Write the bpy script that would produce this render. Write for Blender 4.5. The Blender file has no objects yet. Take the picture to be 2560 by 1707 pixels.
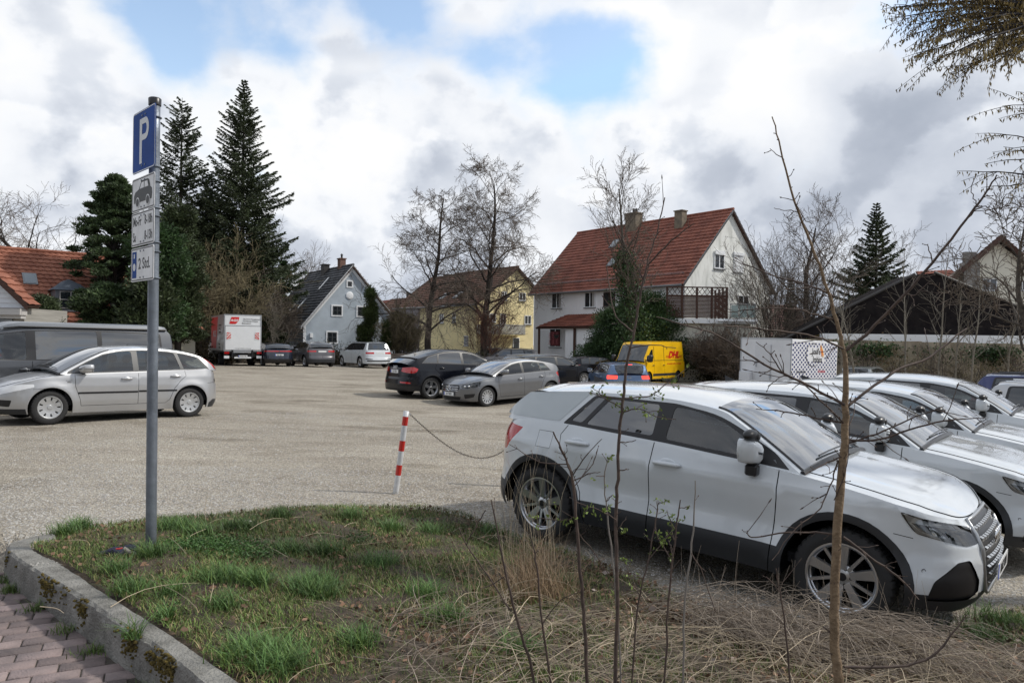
import bpy, math, random
import numpy as np
from mathutils import Vector, Matrix, geometry
R = math.radians
PI = math.pi
sc = bpy.context.scene
# ---------------------------------------------------------------- camera
CAMZ = 1.7
cd = bpy.data.cameras.new('camera')
cam = bpy.data.objects.new('camera', cd)
sc.collection.objects.link(cam)
cd.sensor_width = 36.0
cd.lens = 26.0
cd.clip_start = 0.05
cd.clip_end = 3000
cam.location = (0, 0, CAMZ)
cam.rotation_euler = (R(90.2), R(-0.7), 0)
sc.camera = cam
# ---------------------------------------------------------------- light
SUN_EL, SUN_AZ = 42.0, 84.0          # azimuth clockwise from +Y
sd = bpy.data.lights.new('sun', 'SUN')
sun = bpy.data.objects.new('sun', sd)
sc.collection.objects.link(sun)
sd.energy = 2.4
sd.angle = R(3)
sd.color = (1.0, 0.95, 0.87)
_d = Vector((math.sin(R(SUN_AZ)) * math.cos(R(SUN_EL)), math.cos(R(SUN_AZ)) * math.cos(R(SUN_EL)), math.sin(R(SUN_EL))))
sun.rotation_euler = (-_d).to_track_quat('-Z', 'Y').to_euler()
sc.view_settings.view_transform = 'Standard'
sc.view_settings.look = 'None'
sc.view_settings.exposure = 0.34
sc.view_settings.gamma = 1.0
sc.cycles.use_denoising = True
sc.cycles.max_bounces = 8
sc.cycles.transparent_max_bounces = 24
sc.cycles.glossy_bounces = 4
sc.cycles.transmission_bounces = 6
sc.cycles.sample_clamp_indirect = 6
# ---------------------------------------------------------------- world: sky texture with cloud cover
w = bpy.data.worlds.new("World")
sc.world = w
w.use_nodes = True
NT = w.node_tree
NT.nodes.clear()
def N(t, **kw):
    n = NT.nodes.new(t)
    for k, v in kw.items():
        setattr(n, k, v)
    return n
def M(op, a, b=None, c=None, clamp=False):
    n = N('ShaderNodeMath', operation=op, use_clamp=clamp)
    for i, v in enumerate((a, b, c)):
        if v is None: continue
        if isinstance(v, (int, float)): n.inputs[i].default_value = v
        else: NT.links.new(v, n.inputs[i])
    return n.outputs[0]
def LK(a, b): NT.links.new(a, b)
tc = N('ShaderNodeTexCoord')
sep = N('ShaderNodeSeparateXYZ'); LK(tc.outputs['Generated'], sep.inputs[0])
DX, DY, DZ = sep.outputs
yy = M('MAXIMUM', M('ABSOLUTE', DY), 0.25)
U, V = M('DIVIDE', DX, yy), M('DIVIDE', DZ, yy)
def noise(scale, detail, rough, sx=1, sy=1, sz=1, off=(0, 0, 0), dist=0.0):
    mp = N('ShaderNodeMapping'); mp.inputs['Scale'].default_value = (sx, sy, sz); mp.inputs['Location'].default_value = off
    LK(tc.outputs['Generated'], mp.inputs[0])
    n = N('ShaderNodeTexNoise'); n.inputs['Scale'].default_value = scale; n.inputs['Detail'].default_value = detail
    n.inputs['Roughness'].default_value = rough; n.inputs['Distortion'].default_value = dist
    LK(mp.outputs[0], n.inputs[0]); return n.outputs[0]
def gau(px, py, rx, ry, amp):
    cu, cv = (px - 1280) / 1849, (860 - py) / 1849
    a = M('POWER', M('DIVIDE', M('SUBTRACT', U, cu), rx / 1849), 2.0)
    b = M('POWER', M('DIVIDE', M('SUBTRACT', V, cv), ry / 1849), 2.0)
    return M('MULTIPLY', M('POWER', 2.718, M('MULTIPLY', M('ADD', a, b), -1.0)), amp)
def addall(l):
    r = l[0]
    for x in l[1:]: r = M('ADD', r, x)
    return r
n1 = noise(3.4, 10, 0.52, 1, 1, 1.35, (3.1, 0.4, 1.2), 0.1)
n2 = noise(8.5, 8, 0.50, 1, 1, 1.3, (0.3, 2.4, 5.2), 0.1)
n3 = noise(2.1, 4, 0.45, 1, 1, 1.6, (7.3, 1.4, 0.2))
def sstep(v, a, b):
    q = N('ShaderNodeMapRange', interpolation_type='SMOOTHSTEP'); LK(v, q.inputs[0]); q.inputs[1].default_value = a; q.inputs[2].default_value = b; return q.outputs[0]
puff = sstep(M('ADD', n1, M('MULTIPLY', M('SUBTRACT', n2, 0.5), 0.35)), 0.47, 0.56)
puff2 = sstep(M('ADD', noise(5.0, 9, .5, 1, 1, 1.4, (1.7, 6.4, 2.2), .1), M('MULTIPLY', M('SUBTRACT', n2, 0.5), 0.3)), 0.50, 0.57)
holes = addall([gau(520, 30, 330, 130, 1.5), gau(900, 80, 240, 95, 1.1), gau(430, 170, 75, 80, .8), gau(1430, 110, 260, 120, 1.0), gau(1550, 200, 190, 70, .7), gau(1180, 130, 120, 50, .5),
                gau(2380, -20, 260, 90, .6), gau(1300, -700, 900, 350, .9), gau(1980, 280, 260, 130, -1.0), gau(1330, 620, 100, 90, -.6), gau(860, 410, 130, 110, -.6), gau(80, 330, 250, 250, -.5)])
holes_c = M('MINIMUM', holes, 1.0)
cov = M('ADD', M('SUBTRACT', holes_c, 0.30), M('MULTIPLY', M('SUBTRACT', n1, 0.5), 3.0))
cov = M('ADD', cov, M('MULTIPLY', M('SUBTRACT', n2, 0.5), 2.6))
mr = N('ShaderNodeMapRange', interpolation_type='SMOOTHSTEP'); LK(cov, mr.inputs[0]); mr.inputs[1].default_value = -0.12; mr.inputs[2].default_value = 0.85
blue = mr.outputs[0]
# brightness of the cloud masses
lit = addall([M('MULTIPLY', M('SUBTRACT', n1, 0.5), .5), M('MULTIPLY', M('SUBTRACT', n2, 0.5), .85), M('MULTIPLY', M('SUBTRACT', n3, 0.5), .6), M('MULTIPLY', M('SUBTRACT', puff, 0.5), .24), M('MULTIPLY', M('SUBTRACT', puff2, 0.5), .22),
              gau(1780, 100, 260, 260, .55), gau(1270, 60, 200, 160, .25), gau(850, 330, 300, 170, .30), gau(120, 130, 260, 150, .35), gau(1330, 420, 330, 130, .22), gau(900, 610, 120, 60, .25),
              gau(2250, 330, 480, 210, -.22), gau(1080, 400, 150, 60, -.14), gau(1800, 440, 260, 100, -.16), gau(900, 720, 300, 60, -.03), gau(750, 560, 160, 80, -.08), M('MULTIPLY', sstep(holes, .05, .6), 0.35)])
cr = N('ShaderNodeValToRGB')
LK(M('ADD', lit, 0.53), cr.inputs[0])
e = cr.color_ramp.elements
e[0].position = 0.0; e[0].color = (0.42, 0.465, 0.55, 1)
e[1].position = 1.0; e[1].color = (1.0, 1.0, 0.99, 1)
k = e.new(0.28); k.color = (0.56, 0.605, 0.69, 1)
k = e.new(0.55); k.color = (0.75, 0.79, 0.86, 1)
k = e.new(0.78); k.color = (0.93, 0.95, 0.985, 1)
sky = N('ShaderNodeTexSky', sky_type='NISHITA', sun_disc=False, sun_elevation=R(SUN_EL), sun_rotation=R(SUN_AZ), air_density=1.2, dust_density=0.6, ozone_density=1.6)
skm = N('ShaderNodeMix', data_type='RGBA', blend_type='MULTIPLY'); skm.inputs[0].default_value = 1.0
LK(sky.outputs[0], skm.inputs[6]); skm.inputs[7].default_value = (2.1, 1.9, 1.75, 1)
dk = N('ShaderNodeMix', data_type='RGBA', blend_type='DARKEN'); dk.inputs[0].default_value = 1.0
LK(skm.outputs[2], dk.inputs[6]); dk.inputs[7].default_value = (3.9, 5.9, 9.0, 1)
mul = N('ShaderNodeMix', data_type='RGBA', blend_type='MULTIPLY'); mul.inputs[0].default_value = 1.0
LK(cr.outputs[0], mul.inputs[6]); mul.inputs[7].default_value = (8.0, 8.0, 8.0, 1)
mx = N('ShaderNodeMix', data_type='RGBA')
LK(blue, mx.inputs[0]); LK(mul.outputs[2], mx.inputs[6]); LK(dk.outputs[2], mx.inputs[7])
bg = N('ShaderNodeBackground'); bg.inputs['Strength'].default_value = 0.1
LK(mx.outputs[2], bg.inputs[0])
wo = N('ShaderNodeOutputWorld'); LK(bg.outputs[0], wo.inputs[0])
# ---------------------------------------------------------------- picture geometry -> world
K = 1849.0
CM = Matrix.LocRotScale(cam.location, cam.rotation_euler, None)
def ray(px, py):
    d = CM.to_3x3() @ Vector(((px - 1280) / K, -(py - 853.5) / K, -1.0))
    return d
def at(px, py, Y):                    # the point of that sight line at world depth Y
    d = ray(px, py); t = Y / d.y
    return Vector((d.x * t, d.y * t, CAMZ + d.z * t))
def onz(px, py, z=0.0):               # ... at world height z
    d = ray(px, py); t = (z - CAMZ) / d.z
    return Vector((d.x * t, d.y * t, z))
# ---------------------------------------------------------------- helpers
def link(o, parent=None):
    sc.collection.objects.link(o)
    if parent is not None: o.parent = parent
    return o
def tag(o, label=None, cat=None, group=None, kind=None):
    if label: o['label'] = label
    if cat: o['category'] = cat
    if group: o['group'] = group
    if kind: o['kind'] = kind
    return o
def empty(name, loc=(0, 0, 0), rz=0.0, label=None, cat=None, group=None):
    o = bpy.data.objects.new(name, None); link(o)
    o.location = loc; o.rotation_euler = (0, 0, rz); o.empty_display_size = 0.2
    return tag(o, label, cat, group)
class MB:
    def __init__(s): s.v = []; s.f = []; s.n = 0; s.m = []; s.cm = 0
    def add(s, vs, fs):
        b = s.n; s.v.extend([tuple(p) for p in vs]); s.n += len(vs)
        for f in fs: s.f.append(tuple(i + b for i in f)); s.m.append(s.cm)
        return s
    def box(s, x0, y0, z0, x1, y1, z1, M4=None, bev=0.0):
        if bev > 0:
            b = bev; vs = []
            xs, ys, zs = (x0, x1), (y0, y1), (z0, z1)
            idx = {}
            for i in (0, 1):
                for j in (0, 1):
                    for k in (0, 1):
                        sx, sy, sz = (1 - 2 * i), (1 - 2 * j), (1 - 2 * k)
                        idx[(i, j, k, 'x')] = len(vs); vs.append((xs[i], ys[j] + sy * b, zs[k] + sz * b))
                        idx[(i, j, k, 'y')] = len(vs); vs.append((xs[i] + sx * b, ys[j], zs[k] + sz * b))
                        idx[(i, j, k, 'z')] = len(vs); vs.append((xs[i] + sx * b, ys[j] + sy * b, zs[k]))
            fs = []
            def Q(l, flip):
                fs.append(tuple(l[::-1]) if flip else tuple(l))
            for i in (0, 1):
                Q([idx[(i, 0, 0, 'x')], idx[(i, 0, 1, 'x')], idx[(i, 1, 1, 'x')], idx[(i, 1, 0, 'x')]], i == 1)
                Q([idx[(0, i, 0, 'y')], idx[(1, i, 0, 'y')], idx[(1, i, 1, 'y')], idx[(0, i, 1, 'y')]], i == 1)
                Q([idx[(0, 0, i, 'z')], idx[(0, 1, i, 'z')], idx[(1, 1, i, 'z')], idx[(1, 0, i, 'z')]], i == 1)
            for a in (0, 1):
                for c in (0, 1):
                    Q([idx[(a, c, 0, 'x')], idx[(a, c, 1, 'x')], idx[(a, c, 1, 'y')], idx[(a, c, 0, 'y')]], a == c)
                    Q([idx[(a, 0, c, 'x')], idx[(a, 1, c, 'x')], idx[(a, 1, c, 'z')], idx[(a, 0, c, 'z')]], a != c)
                    Q([idx[(0, a, c, 'y')], idx[(1, a, c, 'y')], idx[(1, a, c, 'z')], idx[(0, a, c, 'z')]], a == c)
                    for k in (0, 1):
                        fs.append((idx[(a, c, k, 'x')], idx[(a, c, k, 'y')], idx[(a, c, k, 'z')]))
        else:
            vs = [(x0, y0, z0), (x1, y0, z0), (x1, y1, z0), (x0, y1, z0), (x0, y0, z1), (x1, y0, z1), (x1, y1, z1), (x0, y1, z1)]
            fs = [(0, 3, 2, 1), (4, 5, 6, 7), (0, 1, 5, 4), (1, 2, 6, 5), (2, 3, 7, 6), (3, 0, 4, 7)]
        if M4 is not None: vs = [M4 @ Vector(v) for v in vs]
        return s.add(vs, fs)
    def tube(s, path, rad, n=6, cap=True):
        P = [Vector(p) for p in path]; m = len(P)
        if isinstance(rad, (int, float)): rad = [rad] * m
        vs = []; a = None
        for i in range(m):
            d = (P[min(i + 1, m - 1)] - P[max(i - 1, 0)])
            if d.length < 1e-9: d = Vector((0, 0, 1))
            d.normalize()
            if a is None:
                a = d.cross(Vector((0, 0, 1)) if abs(d.z) < .9 else Vector((1, 0, 0))).normalized()
            else:
                a = (a - d * a.dot(d))
                a = a.normalized() if a.length > 1e-6 else d.orthogonal().normalized()
            b = d.cross(a)
            for k in range(n):
                t = 2 * PI * k / n
                vs.append(P[i] + (a * math.cos(t) + b * math.sin(t)) * rad[i])
        fs = []
        for i in range(m - 1):
            for k in range(n):
                k2 = (k + 1) % n
                fs.append((i * n + k, i * n + k2, (i + 1) * n + k2, (i + 1) * n + k))
        if cap:
            fs.append(tuple(range(n))[::-1]); fs.append(tuple((m - 1) * n + k for k in range(n)))
        return s.add(vs, fs)
    def lathe(s, prof, n=24, M4=None, closed=False):   # prof = [(r, h)], axis = local Z
        vs = []
        for r, h in prof:
            for k in range(n):
                t = 2 * PI * k / n; vs.append((r * math.cos(t), r * math.sin(t), h))
        fs = []
        for i in range(len(prof) - 1):
            for k in range(n):
                k2 = (k + 1) % n; fs.append((i * n + k, i * n + k2, (i + 1) * n + k2, (i + 1) * n + k))
        if M4 is not None: vs = [M4 @ Vector(v) for v in vs]
        return s.add(vs, fs)
    def prism(s, poly, h0, h1, M4=None):     # polygon in local XY, extruded along Z (ccw)
        n = len(poly)
        vs = [(p[0], p[1], h0) for p in poly] + [(p[0], p[1], h1) for p in poly]
        fs = [tuple(range(n))[::-1], tuple(range(n, 2 * n))] + [(i, (i + 1) % n, n + (i + 1) % n, n + i) for i in range(n)]
        if M4 is not None: vs = [M4 @ Vector(v) for v in vs]
        return s.add(vs, fs)
    def grid(s, rows, flip=False):
        m, n = len(rows), len(rows[0])
        vs = [p for r in rows for p in r]
        fs = []
        for i in range(m - 1):
            for j in range(n - 1):
                q = (i * n + j, i * n + j + 1, (i + 1) * n + j + 1, (i + 1) * n + j)
                fs.append(q[::-1] if flip else q)
        return s.add(vs, fs)
    def ball(s, c, rx, ry, rz, nu=12, nv=8, jit=0, rng=None):
        vs = []
        for i in range(nv + 1):
            th = PI * i / nv
            for k in range(nu):
                ph = 2 * PI * k / nu
                q = 1 + (rng.uniform(-jit, jit) if rng else 0)
                vs.append((c[0] + rx * q * math.sin(th) * math.cos(ph), c[1] + ry * q * math.sin(th) * math.sin(ph), c[2] + rz * q * math.cos(th)))
        fs = []
        for i in range(nv):
            for k in range(nu):
                k2 = (k + 1) % nu; fs.append((i * nu + k, (i + 1) * nu + k, (i + 1) * nu + k2, i * nu + k2))
        return s.add(vs, fs)
    def build(s, name, mat, parent=None, smooth=False, angle=None, loc=None):
        me = bpy.data.meshes.new(name); me.from_pydata([tuple(v) for v in s.v], [], s.f)
        for m_ in (mat if isinstance(mat, (list, tuple)) else [mat]): me.materials.append(m_)
        if isinstance(mat, (list, tuple)): me.polygons.foreach_set('material_index', s.m)
        if smooth or angle: me.polygons.foreach_set('use_smooth', [True] * len(me.polygons))
        if angle: me.set_sharp_from_angle(angle=R(angle))
        me.update()
        o = bpy.data.objects.new(name, me); link(o, parent)
        if loc is not None: o.location = loc
        return o
def npmesh(name, V_, F_, mat, parent=None, smooth=False):    # fast: all faces with the same vertex count
    me = bpy.data.meshes.new(name)
    V_ = np.ascontiguousarray(V_, dtype=np.float32); F_ = np.ascontiguousarray(F_, dtype=np.int32)
    k = F_.shape[1]
    me.vertices.add(len(V_)); me.vertices.foreach_set('co', V_.ravel())
    me.loops.add(F_.size); me.loops.foreach_set('vertex_index', F_.ravel())
    me.polygons.add(len(F_)); me.polygons.foreach_set('loop_start', np.arange(0, F_.size, k, dtype=np.int32))
    if smooth: me.polygons.foreach_set('use_smooth', np.ones(len(F_), dtype=bool))
    me.update(calc_edges=True); me.validate()
    if isinstance(mat, (list, tuple)):
        for m_ in mat: me.materials.append(m_)
    else: me.materials.append(mat)
    o = bpy.data.objects.new(name, me); link(o, parent)
    return o
FONT = None
def text_obj(name, s, size, mat, parent, M4, xs=1.0, align='CENTER', bold=0.0, shear=0.0, thick=0.002):
    c = bpy.data.curves.new('t', 'FONT'); c.body = s; c.size = size; c.align_x = align; c.align_y = 'CENTER'
    c.offset = bold; c.shear = shear; c.extrude = thick; c.resolution_u = 3
    t = bpy.data.objects.new('t', c); link(t)
    bpy.context.view_layer.update()
    me = bpy.data.meshes.new_from_object(t.evaluated_get(bpy.context.evaluated_depsgraph_get()))
    bpy.data.objects.remove(t)
    me.transform(Matrix.Diagonal((xs, 1, 1, 1))); me.transform(M4)
    me.materials.clear(); me.materials.append(mat)
    o = bpy.data.objects.new(name, me); link(o, parent); return o
def frame4(o, xa, ya):        # 4x4 from origin and x, y axes
    xa = Vector(xa).normalized(); ya = Vector(ya); ya = (ya - xa * ya.dot(xa)).normalized(); za = xa.cross(ya)
    m = Matrix((xa, ya, za)).transposed().to_4x4(); m.translation = Vector(o); return m
# ---------------------------------------------------------------- materials
MATS = {}
def mat(name, col, rough=0.7, metal=0.0, var=0.0, vs=5.0, col2=None, bump=0.0, bs=40.0, coat=0.0, spec=0.5, island=0.0, alpha=1.0, em=None, c2pos=(0.4, 0.6), stretch=(1, 1, 1), det=6, trans=0.0, twoside=0):
    if name in MATS: return MATS[name]
    m = bpy.data.materials.new(name); m.use_nodes = True; nt = m.node_tree; b = nt.nodes['Principled BSDF']
    b.inputs['Base Color'].default_value = (*col, 1); b.inputs['Roughness'].default_value = rough; b.inputs['Metallic'].default_value = metal
    b.inputs['Specular IOR Level'].default_value = spec
    if coat: b.inputs['Coat Weight'].default_value = coat; b.inputs['Coat Roughness'].default_value = 0.03
    if em: b.inputs['Emission Color'].default_value = (*em[:3], 1); b.inputs['Emission Strength'].default_value = em[3]
    if alpha < 1: b.inputs['Alpha'].default_value = alpha
    if trans: b.inputs['Subsurface Weight'].default_value = 0.0
    co = None
    def coords():
        nonlocal co
        if co is None:
            t = nt.nodes.new('ShaderNodeTexCoord'); mp = nt.nodes.new('ShaderNodeMapping'); mp.inputs['Scale'].default_value = stretch
            nt.links.new(t.outputs['Object'], mp.inputs[0]); co = mp.outputs[0]
        return co
    src = None
    if var or col2:
        n = nt.nodes.new('ShaderNodeTexNoise'); n.inputs['Scale'].default_value = vs; n.inputs['Detail'].default_value = det; n.inputs['Roughness'].default_value = .62
        nt.links.new(coords(), n.inputs[0])
        r = nt.nodes.new('ShaderNodeValToRGB'); nt.links.new(n.outputs[0], r.inputs[0])
        r.color_ramp.elements[0].position = c2pos[0]; r.color_ramp.elements[1].position = c2pos[1]
        if col2: a, c = col, col2
        else: a = tuple(x * (1 - var) for x in col); c = tuple(min(1, x * (1 + var)) for x in col)
        r.color_ramp.elements[0].color = (*a, 1); r.color_ramp.elements[1].color = (*c, 1)
        src = r.outputs[0]
    if island:
        g = nt.nodes.new('ShaderNodeNewGeometry'); mr_ = nt.nodes.new('ShaderNodeMapRange'); nt.links.new(g.outputs['Random Per Island'], mr_.inputs[0])
        mr_.inputs[3].default_value = 1 - island; mr_.inputs[4].default_value = 1 + island
        x = nt.nodes.new('ShaderNodeVectorMath'); x.operation = 'SCALE'
        if src: nt.links.new(src, x.inputs[0])
        else: x.inputs[0].default_value = col
        nt.links.new(mr_.outputs[0], x.inputs['Scale']); src = x.outputs[0]
    if src: nt.links.new(src, b.inputs['Base Color'])
    if bump:
        n = nt.nodes.new('ShaderNodeTexNoise'); n.inputs['Scale'].default_value = bs; n.inputs['Detail'].default_value = 5
        nt.links.new(coords(), n.inputs[0])
        bp = nt.nodes.new('ShaderNodeBump'); bp.inputs['Strength'].default_value = bump; bp.inputs['Distance'].default_value = 0.02
        nt.links.new(n.outputs[0], bp.inputs['Height']); nt.links.new(bp.outputs[0], b.inputs['Normal'])
    MATS[name] = m
    return m
def glass_mat(name, tint, refl=1.0, rough=0.0, base=.035):
    if name in MATS: return MATS[name]
    m = bpy.data.materials.new(name); m.use_nodes = True; nt = m.node_tree; nt.nodes.clear()
    o = nt.nodes.new('ShaderNodeOutputMaterial'); mx_ = nt.nodes.new('ShaderNodeMixShader')
    t = nt.nodes.new('ShaderNodeBsdfTransparent'); t.inputs[0].default_value = (*tint, 1)
    g = nt.nodes.new('ShaderNodeBsdfGlossy'); g.inputs['Roughness'].default_value = rough; g.inputs['Color'].default_value = (refl, refl, refl, 1)
    f = nt.nodes.new('ShaderNodeFresnel'); f.inputs[0].default_value = 1.6
    bst = nt.nodes.new('ShaderNodeMath'); bst.operation = 'MULTIPLY_ADD'; bst.use_clamp = True; bst.inputs[1].default_value = 1.2; bst.inputs[2].default_value = base
    nt.links.new(f.outputs[0], bst.inputs[0]); nt.links.new(bst.outputs[0], mx_.inputs[0]); nt.links.new(t.outputs[0], mx_.inputs[1]); nt.links.new(g.outputs[0], mx_.inputs[2]); nt.links.new(mx_.outputs[0], o.inputs[0])
    MATS[name] = m; return m
# ---------------------------------------------------------------- the ground
CP = np.array([(2.27, 5.1, -.21), (.263, 6.75, -.08), (3.8, 7.0, -.26), (2.0, 8.8, -.13), (5.8, 8.8, -.31), (3.7, 10.5, -.18), (7.5, 10.7, -.27), (5.6, 12.4, -.14), (-8.62, 13.75, .10), (-6.84, 15.8, .06),
    (-10.84, 15.3, .08), (-8.87, 17.55, .06), (-.75, 23.1, -.27), (1.33, 24.85, -.18), (-.42, 26.3, -.18), (-2.67, 24.6, -.16), (-10.3, 50.8, -.05), (-12.6, 47.4, .08), (-14.9, 46.7, .12), (-16.7, 44.5, .16),
    (4.5, 28.6, -.42), (4.6, 31.2, -.42), (4, 44.6, -.42), (.5, 33.8, -.22), (8.45, 45.6, -.5), (12, 34, -.55), (18.5, 39.4, -.72), (-1.26, 8.1, .055), (-3.5, 6.5, .16), (-1.5, 7, .10), (0, 6, -.02),
    (-2.47, 5.05, .26), (-2, 4, .27), (-1.2, 3.1, .26), (-3.2, 5.1, .26), (.5, 3.2, .12), (0, 1.5, .22), (2.6, 3.2, -.02), (4, 4, -.22), (3, 1, .05), (-5, 8, .12), (12, 14, -.35), (11, 17, -.6),
    (-40, 60, .2), (0, 80, -.3), (40, 60, -1), (60, 30, -1), (-40, 20, .1), (-30, -10, .1), (30, 0, -.5), (0, -25, .2), (-60, 100, .2), (60, 110, -1), (0, 140, 0), (-10, 3, .15)])
def _tps():
    P = CP[:, :2]; n = len(P); d = np.hypot(*(P[:, None] - P[None]).transpose(2, 0, 1)); Kt = np.where(d > 0, d * d * np.log(np.maximum(d, 1e-9)), 0) + np.eye(n) * .6
    A = np.zeros((n + 3, n + 3)); A[:n, :n] = Kt; A[:n, n] = 1; A[:n, n + 1:] = P; A[n:, :n] = A[:n, n:].T
    return np.linalg.solve(A, np.concatenate([CP[:, 2], [0, 0, 0]]))
_W = _tps()
def gz(x, y):
    x = np.asarray(x, float); y = np.asarray(y, float)
    d = np.hypot(x[..., None] - CP[:, 0], y[..., None] - CP[:, 1]); k = np.where(d > 0, d * d * np.log(np.maximum(d, 1e-9)), 0)
    z = k @ _W[:len(CP)] + _W[-3] + _W[-2] * x + _W[-1] * y
    far = np.clip((np.hypot(x, y) - 95) / 60, 0, 1); return np.clip(z, -1.6, 1.0) * (1 - far) - .4 * far
def hit(px, py):
    z = 0.0
    for _ in range(12): p = onz(px, py, z); z = float(gz(p.x, p.y)) * .6 + z * .4
    return Vector((p.x, p.y, z))
def gravel_mat():
    m = bpy.data.materials.new('gravel_ground'); m.use_nodes = True; nt = m.node_tree; b = nt.nodes['Principled BSDF']; b.inputs['Roughness'].default_value = .95; b.inputs['Specular IOR Level'].default_value = .2
    tc_ = nt.nodes.new('ShaderNodeTexCoord')
    def nz(s, d=5, r_=.6, sx=(1, 1, 1)):
        mp = nt.nodes.new('ShaderNodeMapping'); mp.inputs['Scale'].default_value = sx; nt.links.new(tc_.outputs['Object'], mp.inputs[0])
        n = nt.nodes.new('ShaderNodeTexNoise'); n.inputs['Scale'].default_value = s; n.inputs['Detail'].default_value = d; n.inputs['Roughness'].default_value = r_; nt.links.new(mp.outputs[0], n.inputs[0]); return n.outputs[0]
    def ramp(f, stops):
        r_ = nt.nodes.new('ShaderNodeValToRGB'); nt.links.new(f, r_.inputs[0]); e_ = r_.color_ramp.elements
        e_[0].position, e_[0].color = stops[0][0], (*stops[0][1], 1); e_[1].position, e_[1].color = stops[-1][0], (*stops[-1][1], 1)
        for p, c in stops[1:-1]: k_ = e_.new(p); k_.color = (*c, 1)
        return r_.outputs[0]
    def mixc(a, c, f, mode='MIX'):
        x = nt.nodes.new('ShaderNodeMix'); x.data_type = 'RGBA'; x.blend_type = mode
        if isinstance(f, float): x.inputs[0].default_value = f
        else: nt.links.new(f, x.inputs[0])
        nt.links.new(a, x.inputs[6]); nt.links.new(c, x.inputs[7]); return x.outputs[2]
    base = ramp(nz(.35, 8, .65), [(.30, (.275, .250, .212)), (.5, (.365, .338, .292)), (.7, (.43, .402, .350))])
    streak = ramp(nz(1.3, 6, .6, (.35, 1.6, 1)), [(.34, (.84, .82, .80)), (.5, (1, 1, 1)), (.68, (1.06, 1.06, 1.05))])
    c = mixc(base, streak, .8, 'MULTIPLY')
    puddle = ramp(nz(.42, 9, .68, (.6, 1.1, 1)), [(.55, (1, 1, 1)), (.60, (.72, .70, .67)), (.70, (.56, .54, .51))])
    c = mixc(c, puddle, .9, 'MULTIPLY')
    v = nt.nodes.new('ShaderNodeTexVoronoi'); v.inputs['Scale'].default_value = 55; nt.links.new(tc_.outputs['Object'], v.inputs[0])
    hs = nt.nodes.new('ShaderNodeSeparateColor'); nt.links.new(v.outputs['Color'], hs.inputs[0])
    st = ramp(hs.outputs[0], [(0, (.62, .60, .59)), (.35, (.88, .86, .83)), (.75, (1.08, 1.06, 1.03)), (1, (1.35, 1.32, 1.27))])
    c = mixc(c, st, .95, 'MULTIPLY')
    fine = ramp(nz(26, 5, .75), [(.35, (.62, .61, .60)), (.65, (1.3, 1.29, 1.27))]); c = mixc(c, fine, .75, 'MULTIPLY')
    nt.links.new(c, b.inputs['Base Color'])
    h = nt.nodes.new('ShaderNodeMath'); h.operation = 'ADD'; nt.links.new(v.outputs['Distance'], h.inputs[0]); nt.links.new(nz(9, 6, .7), h.inputs[1])
    bp = nt.nodes.new('ShaderNodeBump'); bp.inputs['Strength'].default_value = .8; bp.inputs['Distance'].default_value = .02; bp.invert = False
    nt.links.new(h.outputs[0], bp.inputs['Height']); nt.links.new(bp.outputs[0], b.inputs['Normal'])
    return m
GRAV = gravel_mat()
def sheet(name, xs, ys, fz, m):
    X, Y = np.meshgrid(xs, ys); Z = fz(X, Y); V_ = np.stack([X, Y, Z], -1).reshape(-1, 3); n = len(xs)
    i, j = np.meshgrid(np.arange(len(ys) - 1), np.arange(n - 1), indexing='ij'); a = (i * n + j).ravel()
    return npmesh(name, V_, np.stack([a, a + 1, a + n + 1, a + n], 1), m, smooth=True)
xs = np.concatenate([-np.geomspace(1500, 30, 14), np.arange(-28, -9, .8), np.arange(-9, 12, .22), np.arange(12, 40, .9), np.geomspace(42, 1500, 14)])
ys = np.concatenate([-np.geomspace(1500, 6, 12), np.arange(-5, 3, .5), np.arange(3, 14, .2), np.arange(14, 60, .7), np.geomspace(62, 1500, 18)])
_rr = np.random.RandomState(3)
# the kerb and the brick paving in front of it
ZK, ZP = .285, .10
outer = [onz(*p, ZK) for p in ((560, 1760), (478, 1682), (388, 1617), (291, 1553), (210, 1498), (119.5, 1443), (60, 1410), (19, 1378), (16, 1362), (32, 1352), (74, 1341), (132, 1331))]
inner = [onz(*p, ZK) for p in ((720, 1780), (604, 1705), (452, 1595), (349, 1530), (265, 1478), (207, 1440), (150, 1405), (92, 1378), (78, 1366), (76, 1360), (92, 1354), (140, 1344))]
def ext(l, d): return [l[0] + (l[0] - l[1]).normalized() * d] + l
outer, inner = ext(outer, 3.0), ext(inner, 3.0)
def kerb_side(x, y):                      # > 0 on the paving side of the outer kerb edge
    best = np.full(np.shape(x), 1e9); sg = np.zeros(np.shape(x))
    for a, c in zip(outer[:-4], outer[1:-3]):
        dx, dy = c.x - a.x, c.y - a.y; L2 = dx * dx + dy * dy; t = np.clip(((x - a.x) * dx + (y - a.y) * dy) / L2, 0, 1)
        d = np.hypot(x - a.x - dx * t, y - a.y - dy * t); s_ = dx * (y - a.y) - dy * (x - a.x)
        sg = np.where(d < best, np.sign(s_) * d, sg); best = np.minimum(d, best)
    return sg
def ground_z(X, Y):
    z = gz(X, Y); s_ = kerb_side(X, Y); near = (Y < 5.5) & (X < 2) & (X > -9)
    return np.where(near & (s_ > -.12), np.minimum(z, ZP - .06), z) + np.where((np.hypot(X, Y) < 40), .012 * np.sin(X * 1.3 + Y * .7) * np.cos(Y * .9), 0)
def loft(name, lines, m, kind='structure', smooth=False):
    b = MB(); b.grid(lines); o = b.build(name, m, smooth=smooth); return tag(o, kind=kind) if kind else o
CONC = mat('kerb_concrete', (.15, .145, .13), .95, col2=(.31, .30, .275), vs=7, bump=.9, bs=70, c2pos=(.35, .65))
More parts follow.
